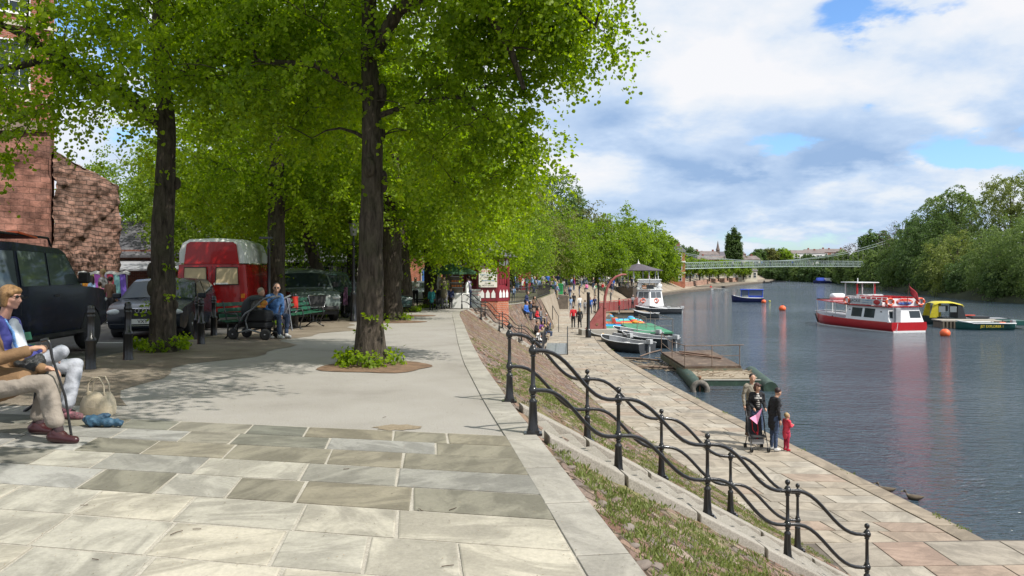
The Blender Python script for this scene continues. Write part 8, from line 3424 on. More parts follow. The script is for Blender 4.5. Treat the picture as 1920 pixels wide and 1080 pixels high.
TM = {k: cloth(k.replace(' ', '_'), v) for k, v in TOPS.items()}
LOWS = [cloth('jeans', (.05, .075, .14)), cloth('dark_trousers', (.02, .02, .024)), cloth('grey_trousers', (.13, .13, .14)), cloth('tan_trousers', (.30, .24, .17)), cloth('pale_jeans', (.18, .23, .33))]
HAIRS = [pmat('hair_dark', (.02, .013, .01), .6), pmat('hair_brown', (.07, .04, .022), .6), pmat('hair_fair', (.36, .25, .12), .6), pmat('hair_grey', (.35, .34, .33), .7)]
SHOE = [cloth('shoe_black', (.02, .02, .02)), cloth('shoe_white', (.5, .5, .5)), cloth('shoe_brown', (.10, .05, .03))]
PROT = []
for (arms, legs, lean, fem, hair) in (('down', 'stand', .0, False, 'short'), ('swing', 'walk', .05, False, 'short'), ('fold', 'stand', .02, True, 'long'), ('swing', 'walk', .03, True, 'bob'),
          ('lap', 'sit', .15, False, 'short'), ('lap', 'sit', .25, True, 'long'), ('phone', 'stand', .0, True, 'bob'), ('front', 'stand', .12, False, 'short')):
 pr_, hd_, s_ = figure(1.70, arms, legs, lean, fem, hair=hair)
 PROT.append(one_mesh_person('person', pr_, [SKINS[0], TM['red'], LOWS[0], HAIRS[0], SHOE[0]], .03))
STAND, WALK, SIT = [0, 2, 6, 7], [1, 3], [4, 5]
_cn = {}
def crowd_person(loc, rz, k, top, low, hairi, scale=1.0, label=None, group=None, skin=0):
 o = bpy.data.objects.new('person', PROT[k])
 COL.objects.link(o)
 for i, m in enumerate((SKINS[skin], TM[top], LOWS[low], HAIRS[hairi], SHOE[low % 3])):
  o.material_slots[i].link = 'OBJECT'
  o.material_slots[i].material = m
 o.location = loc
 o.rotation_euler = (0, 0, rz)
 o.scale = (scale,) * 3
 tag(o, label, 'person', group)
 return o
def at_foot(px, py, z):
 return G(px, py, z)
LOWN = ['blue jeans', 'black trousers', 'grey trousers', 'tan trousers', 'pale jeans']
ACT = {0: 'standing', 1: 'walking', 2: 'standing with folded arms', 3: 'walking', 4: 'sitting', 5: 'sitting', 6: 'standing, one hand at the ear', 7: 'standing, arms held forward'}
def where(px, d, far):
 return far
QW = [(1064, 577, 90, 1, 'khaki', 3, 1, 1, 'person in a khaki jacket leftmost of the group on the quay beyond the red coat'), (1070, 582, 80, 2, 'light blue', 4, 0, .9, 'shorter person in pale blue among the quay group, second from the left'),
  (1076, 577, 95, 1, 'black', 1, 0, 1.02, 'person in black walking third from left in the quay group'), (1087, 585, 90, 1, 'white', 4, 0, 1.04, 'person in a pale top with light jeans, centre of the quay group'),
  (1097, 590, 90, 3, 'grey', 2, 1, .88, 'smaller person in grey right of the pale topped walker'), (1107, 588, -90, 1, 'blue', 0, 1, 1.0, 'person in a bright blue top on the quay by the black post'),
  (1115, 585, -100, 3, 'navy', 1, 0, 1.0, 'person in a dark navy coat right of the bright blue top'), (1084, 562, 90, 3, 'beige', 3, 2, 1.0, 'person in a beige coat walking farther up the quay'),
  (1094, 563, 85, 1, 'white', 2, 3, 1.0, 'person in a white jacket farther up the quay beside the beige coat'), (1102, 560, 90, 1, 'grey', 1, 0, 1.0, 'person in grey farther up the quay behind the white jacket'),
  (1111, 556, -90, 0, 'black', 1, 0, 1.05, 'tall dark figure beyond the quay group near the red fence'), (1068, 561, 90, 1, 'green', 0, 1, .98, 'person in a green top walking past the terrace wall'),
  (1092, 551, 90, 3, 'purple', 1, 0, 1.0, 'person in purple in the throng at the top of the quay')]
for px, py, hd, k, top, low, hr, sc_, lab in QW:
 g = at_foot(px, py, ZQ)
 crowd_person((g.x, g.y, ZQ + .01), R(hd), k, top, low, hr, sc_, lab, 'people strolling on the quay')
DK = [(1145, 568, 20, 7, 'grey', 2, 1, 1.0, 'person in grey leaning over the red fence'), (1161, 588, 180, 0, 'red', 1, 0, .95, 'person in a dark red top on the landing behind the pedal boats'),
  (1186, 581, -60, 7, 'grey', 1, 3, 1.0, 'person in a grey top bending on the landing near the rubber dinghy'), (1197, 568, -90, 0, 'navy', 1, 0, 1.05, 'dark clothed person at the stern gangway of the white boat'),
  (1197, 549, -90, 0, 'white', 1, 0, 1.0, 'person in a white top below the bandstand'), (1203, 551, -70, 2, 'navy', 0, 1, 1.0, 'person in navy right of the white top below the bandstand'), (1208, 552, 90, 0, 'purple', 1, 0, .98, 'person in purple below the right side of the bandstand'),
  (1170, 541, -90, 1, 'pink', 4, 1, 1.0, 'person in pink coming down the sloping paving'), (1177, 548, -80, 3, 'grey', 2, 0, 1.0, 'person in grey with a red bag on the sloping paving')]
for px, py, hd, k, top, low, hr, sc_, lab in DK:
 g = at_foot(px, py, ZQ + (.9 if py < 552 and px < 1190 else 0))
 crowd_person((g.x, g.y, g.z + .01), R(hd), k, top, low, hr, sc_, lab, 'people around the boat landing')
SS = [(983, 583, 52, 4, 'blue', 0, 1, 'person in a bright blue shirt sitting leftmost on the slope'), (992, 580, 53, 5, 'black', 1, 0, 'person in black sitting beside the bright blue shirt'),
  (1003, 585, 51, 4, 'black', 1, 0, 'person in black sitting in the middle of the slope group'), (1013, 581, 53, 5, 'purple', 0, 0, 'person in purple sitting on the slope'),
  (1012, 570, 57, 4, 'grey', 3, 1, 'person in pale grey sitting highest on the slope'), (1026, 577, 56, 5, 'black', 0, 2, 'person in a black top and jeans sitting right of the purple top'),
  (1017, 596, 49, 4, 'white', 1, 1, 'person in a white top sitting lowest on the slope'), (1030, 595, 50, 5, 'pink', 4, 1, 'small child in pink sitting lowest right on the slope'), (996, 574, 56, 5, 'brown', 1, 0, 'person in brown sitting behind the black clothed pair'),
  (972, 578, 54, 5, 'navy', 0, 1, 'person in navy sitting just left of the bright blue shirt'), (1021, 588, 51, 4, 'khaki', 1, 0, 'person in khaki sitting just above the white topped sitter'),
  (1035, 583, 53, 5, 'beige', 3, 2, 'person in beige sitting at the foot of the slope by the handrail'), (1004, 577, 55, 5, 'red', 0, 0, 'person in red sitting high on the slope'),
  (1022, 571, 58, 4, 'navy', 0, 3, 'grey haired person in navy sitting near the top of the slope')]
for px, py, d, k, top, low, hr, lab in SS:
 a = A(px, py, d)
 best = min((((bank_pt(s, kk).x - a.x) ** 2 + (bank_pt(s, kk).y - a.y) ** 2, s, kk) for s in np.linspace(s_of_y(_E, 44), s_of_y(_E, 62), 60) for kk in np.linspace(.05, .95, 19)))
 p = bank_pt(best[1], best[2])
 crowd_person((p.x, p.y, p.z - .32), R(rng.uniform(-40, -10)), k, top, low, hr, .62 if 'child' in lab else .98, lab, 'people sitting on the cobbled slope')
TR = [(953, 563, 57, 0, 'black', 1, 0, 1.0, 'person in black at the left end of the terrace railing'), (963, 566, 57, 0, 'light blue', 0, 2, .62, 'small child in light blue at the left end of the terrace railing'),
  (949, 560, 60, 2, 'white', 2, 1, 1.0, 'person in white close beside the kiosk on its right')]
for px, py, d, k, top, low, hr, sc_, lab in TR:
 a = A(px, py, d)
 crowd_person((a.x, a.y, hter(a.x, a.y)), R(rng.uniform(-120, -60)), k, top, low, hr, sc_, lab)
names = list(TOPS)
rc = random.Random(99)
AREAS = [(955, 1035, 76, 100, 'behind the terrace railing'), (1040, 1100, 88, 130, 'past the green bin'), (1100, 1150, 105, 150, 'behind the davit arch'), (1150, 1225, 125, 165, 'beside the bandstand')]
seen_lab = {}
for (xa, xb, da, db, wn), cnt in zip(AREAS, (44, 52, 34, 26)):
 for i in range(cnt):
  px = rc.uniform(xa, xb)
  d = rc.uniform(da, db)
  x = (px - 960) / FOC * d
  e = EQ(_E, s_of_y(_E, d))
  q_ = EQ(_Q, s_of_y(_E, d))
  z = zt(d)
  if x > e[0]:
   kk = (x - e[0]) / max(.5, q_[0] - e[0])
   if kk > .9:
    x = e[0] + (q_[0] - e[0]) * rc.uniform(0, .8)
    kk = (x - e[0]) / max(.5, q_[0] - e[0])
   z = zt(d) + (ZQ - zt(d)) * kk + (.22 if d > 100 else 0)
  k = rc.choice([0, 2, 6, 7, 1, 3, 4, 4, 5, 5])
  top = rc.choice(['black', 'black', 'navy', 'white', 'grey', 'blue', 'red', 'purple', 'beige', 'pink', 'light blue', 'brown', 'green', 'white'])
  low = rc.randrange(5)
  lab = 'person %s in %s top and %s below the limes %s' % (ACT[k].split(',')[0].split(' with')[0], top, LOWN[low], wn)
  crowd_person((x, d, z), rc.uniform(0, 2 * PI), k, top, low, rc.randrange(4), rc.uniform(.9, 1.05), lab, 'crowd under the lime trees %s' % wn)
for i in range(78):
 d = rc.uniform(182, 262)
 s = s_of_y(_E, d)
 e = EQ(_E, s)
 q_ = EQ(_Q, s)
 k = rc.choice([0, 1, 2, 3, 6, 7])
 top = rc.choice(['black', 'navy', 'white', 'white', 'grey', 'blue', 'red', 'beige', 'light blue'])
 low = rc.randrange(3)
 x = e[0] + (q_[0] - e[0]) * rc.uniform(-.3, .35)
 zz_ = zt(d) - .15
 crowd_person((x, d, zz_), rc.uniform(0, 2 * PI), k, top, low, rc.randrange(4), rc.uniform(.95, 1.05), 'tiny figure %s in %s and %s on the far promenade' % ('walking' if k in (1, 3) else 'standing', top, LOWN[low]), 'crowd on the far promenade')
for i, (px, top, wn) in enumerate(((1374, 'white', 'left of midspan'), (1391, 'navy', 'second from the left'), (1428, 'light blue', 'third from the left'), (1444, 'black', 'at midspan'), (1486, 'blue', 'in the right half'), (1517, 'grey', 'farthest right'))):
 best = min(range(1001), key=lambda j: abs((LT + du * (span * j / 1000)).x / (LT + du * (span * j / 1000)).y * FOC + 960 - px))
 p = LT + du * (span * best / 1000)
 crowd_person((p.x, p.y, deckz(best / 1000) - .03), 0 if i % 2 else PI, 1 if i % 2 else 3, top, i % 3, i % 4, 1.0, 'tiny figure in %s crossing the footbridge, %s' % (top, wn), 'people crossing the footbridge')
for (px, py, lab) in ((1333, 543, 'person sitting in the white scull'), (1561, 531, 'left figure in the green rowing boat'), (1566, 531, 'right figure in the green rowing boat'), (1433, 531, 'person in the dark rowing boat')):
 g = G(px, py, ZW)
 crowd_person((g.x, g.y, ZW - .22), R(90), 4, 'black' if px != 1333 else 'red', 1, 0, 1.0, lab)
a = A(833, 583, 39.5)
pr_, hd_, s_ = figure(1.78, 'push', 'walk', .12, False, hair='short', nod=.3, coat=True)
dressed_person('man in a khaki jacket and grey trousers pushing a pushchair up the promenade', pr_, [SKINS[0], TM['khaki'], LOWS[2], HAIRS[0], SHOE[0]], (a.x, a.y, hter(a.x, a.y)), R(100), .018)
a = A(809, 583, 39.3)
pr_, hd_, s_ = figure(1.08, 'down', 'stand', 0, False, hair='short', coat=True, child=True)
dressed_person('small child in a teal jacket walking left of the man in khaki', pr_, [SKINS[0], cloth('teal', (.02, .16, .20), col2=(.05, .30, .28)), LOWS[1], HAIRS[2], SHOE[0]], (a.x, a.y, hter(a.x, a.y)), R(90), .016)
a = A(845, 575, 41)
pr_, hd_, s_ = figure(1.12, 'down', 'walk', 0, False, hair='short', child=True)
dressed_person('child in navy and red just right of the man in khaki', pr_, [SKINS[0], TM['navy'], LOWS[1], HAIRS[1], SHOE[0]], (a.x, a.y, hter(a.x, a.y)), R(90), .016)
a = A(880, 577, 42.5)
pr_, hd_, s_ = figure(1.72, 'front', 'stand', .1, False, hair='short')
dressed_person('person in a lilac shirt and jeans at the kiosk hatch', pr_, [SKINS[0], cloth('lilac', (.42, .36, .50)), LOWS[0], HAIRS[0], SHOE[0]], (a.x, a.y, hter(a.x, a.y)), R(150), .018)
a = A(779, 569, 45)
pr_, hd_, s_ = figure(1.66, 'fold', 'walk', .0, True, hair='long')
dressed_person('dark haired person in a white top and black trousers walking towards the camera', pr_, [SKINS[0], TM['white'], LOWS[1], HAIRS[0], SHOE[0]], (a.x, a.y, hter(a.x, a.y)), R(-80), .018)
a = A(716.5, 580, 30.2)
pr_, hd_, s_ = figure(1.75, 'down', 'stand', .0, False, hair='short', wide=1.1)
dressed_person('person in a pale blue shirt and jeans between the two thick trunks', pr_, [SKINS[0], TM['light blue'], LOWS[0], HAIRS[0], SHOE[0]], (a.x, a.y, hter(a.x, a.y)), R(100), .018)
for (px, py, d, k, top, low, hr, sc_, lab) in ((668, 560, 44, 0, 'red', 1, 0, 1, 'person in red far behind the street lamp'), (640, 556, 46, 2, 'yellow', 0, 1, 1, 'person in yellow in front of the pavilion'), (826, 560, 47, 0, 'navy', 1, 0, 1, 'person in navy beside the folded parasol'),
            (812, 556, 50, 0, 'black', 1, 0, 1, 'person in black behind the folded parasol'), (869, 560, 46, 0, 'black', 1, 0, 1, 'person in black at the snack cart'), (207, 560, 25.5, 0, 'brown', 1, 0, .90, 'dark haired person at the fabric stall'),
            (187, 560, 26, 0, 'pink', 1, 1, .80, 'child in bright pink at the fabric stall'), (193, 553, 26.4, 0, 'grey', 1, 2, 1.05, 'fair haired person behind the pink child at the stall'), (172, 560, 26, 2, 'light blue', 1, 0, .92, 'person in light blue at the left end of the stall')):
 a = A(px, py, d)
 crowd_person((a.x, a.y, hter(a.x, a.y)), rng.uniform(0, 6), k, top, low, hr, sc_, lab)
g = G(1075, 616, ZQ)
pr_, hd_, s_ = figure(1.76, 'swing', 'walk', .02, False, hair='short', wide=1.05)
dressed_person('person in a bright red jacket and black trousers walking away along the quay', pr_, [SKINS[0], TM['red'], LOWS[1], HAIRS[1], SHOE[0]], (g.x, g.y, ZQ + .01), R(88), .018)
g = G(1087, 616, ZQ)
pr_, hd_, s_ = figure(1.62, 'down', 'walk', .0, True, hair='long', coat=True)
dressed_person('fair haired person in black walking beside the red jacket', pr_, [SKINS[0], TM['black'], LOWS[1], HAIRS[2], SHOE[0]], (g.x, g.y, ZQ + .01), R(92), .018)
M_STRIPE = bpy.data.materials.new('striped_top')
M_STRIPE.use_nodes = True
t_ = NT(M_STRIPE)
tc_ = t_.n('ShaderNodeTexCoord')
wv_ = t_.n('ShaderNodeTexWave', wave_type='BANDS', bands_direction='Z', i_Scale=5.5)
t_.l(tc_, 'Object', wv_, 'Vector')
rp_ = t_.n('ShaderNodeValToRGB')
rp_.color_ramp.interpolation = 'CONSTANT'
rp_.color_ramp.elements[0].color = (.02, .02, .022, 1)
rp_.color_ramp.elements[1].position = .5
rp_.color_ramp.elements[1].color = (.55, .53, .50, 1)
t_.l(wv_, 'Fac', rp_, 'Fac')
t_.l(rp_, 'Color', M_STRIPE.node_tree.nodes['Principled BSDF'], 'Base Color')
g = G(1404, 818, ZQ)
pr_, hd_, s_ = figure(1.80, 'down', 'stand', .06, False, hair='short', nod=.25, turn=R(-25))
dressed_person('dark haired man in a beige jacket standing behind the woman with the pushchair', pr_, [SKINS[0], cloth('beige_jacket', (.235, .21, .165)), LOWS[1], HAIRS[0], SHOE[2]], (g.x + .05, g.y, ZQ + .012), R(-65), .013)
g = G(1424, 838, ZQ)
pr_, hd_, s_ = figure(1.70, 'push', 'stand', .06, True, hair='bob', nod=.35, turn=R(30), coat=False)
pr2 = [p for p in pr_]
body_c = [p for p in pr_ if p[1] == 1]
wm = dressed_person('woman in a black cardigan over a striped top holding the pushchair handles', pr_, [SKINS[0], TM['black'], LOWS[0], pmat('hair_auburn', (.055, .018, .012), .5), SHOE[1]], (g.x, g.y + .25, ZQ + .012), R(-90), .012)
st_pr = []
for z0_, z1_ in ((1.02, 1.40),):
 st_pr.append(('e', 1, Vector((.075, 0, 1.20)), (.085, .075, .22)))
 st_pr.append(('e', 1, Vector((.115, .05, 1.27)), (.05, .055, .055)))
 st_pr.append(('e', 1, Vector((.115, -.05, 1.27)), (.05, .055, .055)))
me = remeshed(st_pr, .012, 3)
me.materials.append(M_STRIPE)
o = bpy.data.objects.new('striped_top', me)
COL.objects.link(o)
o.parent = wm
g = G(1451, 846, ZQ)
pr_, hd_, s_ = figure(1.68, 'down', 'stand', .12, True, hair='short', nod=.6, coat=True)
dressed_person('woman in a long black coat and dark jeans bending towards the child in red', pr_, [SKINS[0], TM['black'], LOWS[0], pmat('hair_black_red', (.025, .01, .012), .5), SHOE[1]], (g.x, g.y, ZQ + .012), R(15), .012)
g = G(1473, 846, ZQ)
pr_, hd_, s_ = figure(.98, 'front', 'stand', .05, False, hair='short', coat=True, child=True, wide=1.1)
dressed_person('fair haired toddler in a red quilted coat and red boots', pr_, [SKINS[0], cloth('coat_red', (.60, .02, .05), col2=(.68, .08, .12), vs=14), cloth('red_tights', (.34, .015, .05)), HAIRS[2], cloth('boot_red', (.36, .01, .03))], (g.x + .02, g.y, ZQ + .012), R(20), .010)
g = G(1416, 842, ZQ)
ps = thing('pushchair', 'light folding pushchair with black seat and red straps in front of the striped top', 'pushchair', (g.x, g.y - .12, ZQ + .01), R(-90))
M_PTUBE = pmat('pushchair_tube', (.05, .05, .055), .35, metal=.5)
mb = MB()
for s in (-1, 1):
 y = s * .22
 mb.tube([(-.28, y, .06), (-.05, y, .45), (.0, y, .62), (-.22, y, 1.02), (-.30, y, 1.04)], .012, 7)
 mb.tube([(.30, y, .06), (.02, y, .48), (-.22, y, 1.0)], .012, 7)
mb.tube([(-.28, -.22, .10), (.30, .22, .10)], .008, 6)
mb.tube([(-.28, .22, .10), (.30, -.22, .10)], .008, 6)
mb.build('frame', M_PTUBE, ps)
mb = MB()
mb.loft([[(.18, y, .36), (.10, y, .40), (-.10, y, .38), (-.16, y, .50), (-.26, y, .85)] for y in (-.19, -.1, 0, .1, .19)], 0, True)
mb.build('seat', pmat('pushchair_black', (.02, .02, .022), .8), ps, solid=.02)
mb = MB()
for y in (-.07, .07):
 mb.tube([(-.20, y, .80), (-.10, y, .5), (.0, y * .5, .44)], .012, 5)
mb.box((.06, 0, .36), (.03, .04, .25))
mb.build('straps', TM['red'], ps)
mb = MB()
mb.box((-.05, 0, .24), (.35, .32, .12))
mb.build('basket', pmat('basket_grey', (.25, .25, .26), .8), ps)
for x in (-.28, .30):
 for s in (-1, 1):
  mb = MB()
  for dy in (-.02, .02):
   mb.lathe([(.02, -.012), (.055, -.012), (.06, 0), (.055, .012), (.02, .012)], (x, s * .22 + dy, .06), 14, axis='y')
  mb.build('wheel', M_RUB, ps)
pk = thing('pink_parasol', 'small pink sunshade clipped to the pushchair', 'sunshade', (g.x - .03, g.y - .05, ZQ + .83), R(-90))
mb = MB()
mb.add([(.10, -.16, .02), (.22, .0, -.12), (.06, .18, .28), (-.10, .1, .02), (.05, .02, .10)], [(0, 1, 4), (1, 2, 4), (2, 3, 4), (3, 0, 4)])
mb.build('canopy', pmat('pink_cloth', (.72, .28, .45), .7), pk, solid=.006)
a = A(475, 628, 18.9)
pc_ = thing('pushchair', 'large black pushchair with hood, grey frame and alloy style wheels by the seated couple', 'pushchair', (a.x + .05, a.y, hter(a.x, a.y)), R(168))
mb = MB()
for s in (-1, 1):
 y = s * .27
 mb.tube([(-.42, y, .14), (.0, y, .24), (.40, y, .14)], .022, 8)
 mb.tube([(.40, y, .18), (.34, y, .32), (.10, y, .62), (-.05, y, .70)], .024, 8)
 mb.tube([(.05, y, .26), (.10, y, .45), (.0, y, .66), (-.35, y, .95), (-.50, y, 1.0)], .018, 8)
mb.tube([(-.50, -.27, 1.0), (-.52, 0, 1.02), (-.50, .27, 1.0)], .02, 8)
mb.build('frame', pmat('frame_grey', (.20, .21, .22), .4, metal=.4), pc_)
mb = MB()
rws = []
for i in range(9):
 th = R(-15 + i * 18)
 rws.append([(-.02 + .36 * math.cos(th) * math.cos(ph) * 1.0, .27 * math.sin(ph) * 1.0, .68 + .36 * math.sin(th) * (.75 + .25 * math.cos(ph))) for ph in np.linspace(-PI / 2, PI / 2, 9)])
mb.loft(rws, 0, True)
mb.build('hood', pmat('hood_black', (.018, .024, .028), .7), pc_, solid=.012)
mb = MB()
mb.box((-.05, 0, .55), (.70, .44, .26), taper=.9)
mb.box((-.1, 0, .34), (.55, .40, .16))
mb.build('seat_unit', pmat('seat_black', (.012, .012, .014), .8), pc_, bevel=.05)
mb = MB()
mb.ball((-.34, .22, .86), (.10, .05, .07))
mb.ball((-.30, .26, .78), (.12, .03, .03))
mb.build('soft_toy', pmat('toy_yellow', (.60, .50, .03), .7, col2=(.6, .05, .05), vs=8), pc_)
for x in (-.42, .40):
 for s in (-1, 1):
  wheel(pc_, x, s * .30, .135, .06, M_ALU)
sx_, sy_, sz_ = -6.22, 19.45, hter(-6.2, 19.4)
pr_, hd_, s_ = figure(1.78, 'lap', 'sit', .22, False, hair='short', nod=.1, turn=R(-35))
mroot = dressed_person('man in sunglasses and a blue jacket sitting behind the black pushchair', pr_, [SKINS[0], cloth('denim_jacket', (.05, .13, .30)), LOWS[0], HAIRS[0], SHOE[1]], (-5.80, 19.35, sz_), R(-38), .014)
mb = MB()
hx = hd_
for s in (-1, 1):
 p = hx + Vector((.088 * math.cos(R(-35)) - s * .034 * math.sin(R(-35)), .088 * math.sin(R(-35)) + s * .034 * math.cos(R(-35)), .012))
 mb.ball(p, (.02, .026, .020), 10, 6)
mb.build('sunglasses', M_TRIM, mroot)
pr_, hd_, s_ = figure(1.66, 'lap', 'sit', .30, True, hair='short', nod=.5)
wr = dressed_person('fair haired woman in grey hidden partly by the black pushchair hood', pr_, [SKINS[0], cloth('soft_grey', (.20, .20, .19)), LOWS[1], pmat('hair_fair_grey', (.30, .25, .18), .6), SHOE[1]], (-6.15, 19.1, sz_), R(-30), .014)
a = A(533, 590, 19.8)
fb_ = thing('folded_buggy', 'folded grey striped buggy standing right of the seated man', 'pushchair', (a.x, a.y, hter(a.x, a.y)), R(20))
mb = MB()
for s in (-1, 1):
 mb.tube([(-.28, s * .12, .5), (.0, s * .12, .95), (.15, s * .12, 1.02)], .014, 6)
 mb.tube([(.18, s * .12, .15), (.06, s * .12, .95)], .014, 6)
 mb.tube([(-.1, s * .12, .3), (.16, s * .12, .9)], .012, 6)
mb.build('frame', M_ALU, fb_)
mb = MB()
mb.prism([(-.22, -.1, .48), (.02, -.1, .95), (.14, -.1, .95), (.16, -.1, .25), (.0, -.1, .3)], (0, .2, 0))
mb.build('fabric', pmat('fabric_grey_violet', (.16, .15, .20), .8, vs=12, var=.5), fb_)
a = A(655, 580, 30.5)
bu = thing('checked_bundle', 'dark pushchair with a checked purple cloth over it, left of the biggest trunk', 'pushchair', (a.x, a.y, hter(a.x, a.y)))
mb = MB()
mb.box((.12, 0, .55), (.5, .45, .6), taper=.8)
mb.tube([(-.05, -.2, .1), (.25, -.2, .5)], .02, 6)
mb.build('seat_unit', pmat('seat_black', (.012, .012, .014), .8), bu, bevel=.06)
mb = MB()
mb.prism([(-.20, -.26, .50), (-.02, -.26, .50), (-.04, -.26, 1.18), (-.14, -.26, 1.18)], (0, .10, 0))
mb.build('checked_cloth', pmat('check_purple', (.22, .10, .18), .8, vs=22, var=.8), bu)
mb = MB()
for x in (-.1, .35):
 mb.lathe([(.02, -.25), (.10, -.25), (.10, .25), (.02, .25)], (x, 0, .10), 14, axis='y')
mb.build('wheels', M_RUB, bu)
a = A(822, 583, 40.3)
fp_ = thing('pushchair', 'small dark pushchair pushed by the man in khaki', 'pushchair', (a.x + .1, a.y + .1, hter(a.x, a.y)), R(100))
mb = MB()
mb.box((.1, 0, .5), (.5, .42, .5), taper=.85)
mb.ball((.0, 0, .82), (.28, .22, .2))
mb.build('seat_unit', pmat('seat_black', (.012, .012, .014), .8), fp_, bevel=.04)
mb = MB()
for s in (-1, 1):
 mb.tube([(-.15, s * .2, .1), (.2, s * .2, .6), (-.2, s * .2, 1.0)], .015, 6)
mb.build('frame', M_ALU, fp_)
for x in (-.15, .35):
 for s in (-1, 1):
  mb = MB()
  mb.lathe([(.02, -.02), (.09, -.02), (.09, .02), (.02, .02)], (x, s * .2, .09), 12, axis='y')
  mb.build('wheel', M_RUB, fp_)
def hand(P, wrist, d, palm_n, side, curl=.5, s=1.0):
 """palm and five fingers; d = pointing direction, palm_n = back of hand normal, side = thumb side"""
 d, n, sd = Vector(d).normalized(), Vector(palm_n).normalized(), Vector(side).normalized()
 w_ = Vector(wrist)
 P.append(('c', 0, w_, .026 * s, w_ + d * .03 * s, .028 * s))
 for k, off in enumerate((-.026, -.009, .009, .026)):
  P.append(('c', 0, w_ + d * .02 * s + sd * off * .7 * s, .017 * s, w_ + d * .085 * s + sd * off * s, .014 * s))
  L = (.060, .070, .068, .055)[k] * s
  a = w_ + d * .088 * s + sd * off * s * 1.05
  b = a + (d * math.cos(curl * .6) - n * math.sin(curl * .6)) * L * .45
  c = b + (d * math.cos(curl * 1.5) - n * math.sin(curl * 1.5)) * L * .38
  e = c + (d * math.cos(curl * 2.3) - n * math.sin(curl * 2.3)) * L * .30
  P.append(('c', 0, a, .0105 * s, b, .0095 * s))
  P.append(('c', 0, b, .0095 * s, c, .0088 * s))
  P.append(('c', 0, c, .0088 * s, e, .0078 * s))
 a = w_ + d * .03 * s + sd * .03 * s
 b = a + (sd * .7 + d * .6).normalized() * .038 * s
 c = b + (d * .9 + sd * .25 - n * .3 * curl).normalized() * .034 * s
 P.append(('c', 0, a, .015 * s, b, .012 * s))
 P.append(('c', 0, b, .0115 * s, c, .0095 * s))
def near_head(P, c, yaw, pitch, hair):
 """c = centre of the skull"""
 c = Vector(c)
 M = Euler((0, pitch, yaw), 'XYZ').to_matrix()
 def q(x, y, z):
  return c + M @ Vector((x, y, z))
 P.append(('e', 0, q(0, 0, .015), (.088, .074, .10)))
 P.append(('e', 0, q(.045, 0, -.02), (.050, .058, .07)))
 P.append(('c', 0, q(.045, 0, -.07), .040, q(.060, 0, -.088), .026))
 P.append(('c', 0, q(-.005, .045, -.06), .028, q(.05, .018, -.085), .024))
 P.append(('c', 0, q(-.005, -.045, -.06), .028, q(.05, -.018, -.085), .024))
 P.append(('c', 0, q(.088, 0, .018), .010, q(.112, 0, -.022), .0135))
 P.append(('e', 0, q(.105, .010, -.028), (.010, .010, .008)))
 P.append(('e', 0, q(.105, -.010, -.028), (.010, .010, .008)))
 P.append(('e', 0, q(.090, 0, -.053), (.012, .022, .0065)))
 P.append(('e', 0, q(.088, 0, -.064), (.012, .018, .0065)))
 for s in (-1, 1):
  P.append(('e', 0, q(.074, s * .030, .035), (.018, .022, .009)))
  P.append(('e', 0, q(.062, s * .042, -.020), (.024, .020, .022)))
  P.append(('e', 0, q(-.004, s * .076, -.005), (.016, .010, .028)))
 if hair == 'bob':
  P.append(('e', 3, q(-.020, 0, .045), (.100, .090, .090)))
  P.append(('e', 3, q(-.050, 0, -.020), (.066, .085, .075)))
  for s in (-1, 1):
   P.append(('c', 3, q(-.02, s * .062, .04), .042, q(-.012, s * .072, -.070), .026))
   P.append(('c', 3, q(.050, s * .030, .085), .028, q(.030, s * .066, .050), .026))
  P.append(('c', 3, q(.066, .03, .078), .024, q(.068, -.03, .078), .024))
  P.append(('e', 3, q(-.062, 0, -.072), (.042, .058, .030)))
 else:
  P.append(('e', 3, q(-.022, 0, .045), (.094, .084, .082)))
  P.append(('e', 3, q(-.055, 0, -.01), (.045, .068, .06)))
 return q
V = Vector
HB = V((-5.13, 8.25, .50))          # hips of the woman in blue
P = []
kneeR = V((-4.55, 8.08, .74))       # crossed, near side
ankR = V((-4.82, 8.02, .61))
kneeL = V((-4.62, 8.48, .56))
ankL = V((-4.66, 8.36, .12))
P += [('c', 2, HB + V((.02, -.10, .0)), .098, kneeR + V((-.05, 0, -.03)), .074), ('c', 2, kneeR, .068, ankR + V((.06, 0, .02)), .055),
  ('c', 2, HB + V((.02, .11, 0)), .098, kneeL, .070), ('c', 2, kneeL, .066, ankL + V((0, 0, .08)), .060), ('c', 2, kneeL + V((.01, -.02, -.05)), .062, ankL + V((.03, -.02, .06)), .066)]
P += [('e', 2, HB, (.15, .18, .12))]
P += [('c', 5, ankR + V((.05, 0, .01)), .040, ankR + V((-.02, -.01, .0)), .040), ('c', 5, ankL + V((0, 0, .09)), .040, ankL + V((.01, 0, .0)), .042)]
P += [('c', 4, ankR + V((-.05, -.02, -.01)), .048, ankR + V((.10, -.10, -.035)), .036), ('c', 4, ankR + V((-.06, -.01, -.04)), .030, ankR + V((.13, -.12, -.055)), .026)]
P += [('c', 4, ankL + V((-.03, 0, -.06)), .044, ankL + V((.16, -.03, -.078)), .034)]
CB = HB + V((-.10, 0, .43))
P += [('c', 1, HB + V((-.02, 0, .06)), .150, HB + V((-.07, 0, .28)), .140), ('e', 1, CB + V((.0, -.06, -.06)), (.125, .12, .17)), ('e', 1, CB + V((.0, .06, -.06)), (.125, .12, .17)),
  ('e', 1, CB + V((.08, -.06, -.08)), (.07, .075, .08)), ('e', 1, CB + V((.08, .06, -.08)), (.07, .075, .08)), ('c', 1, CB + V((-.01, -.145, .07)), .075, CB + V((-.01, .145, .07)), .075),
  ('c', 1, CB + V((-.03, -.06, .12)), .050, CB + V((-.03, .06, .12)), .050)]
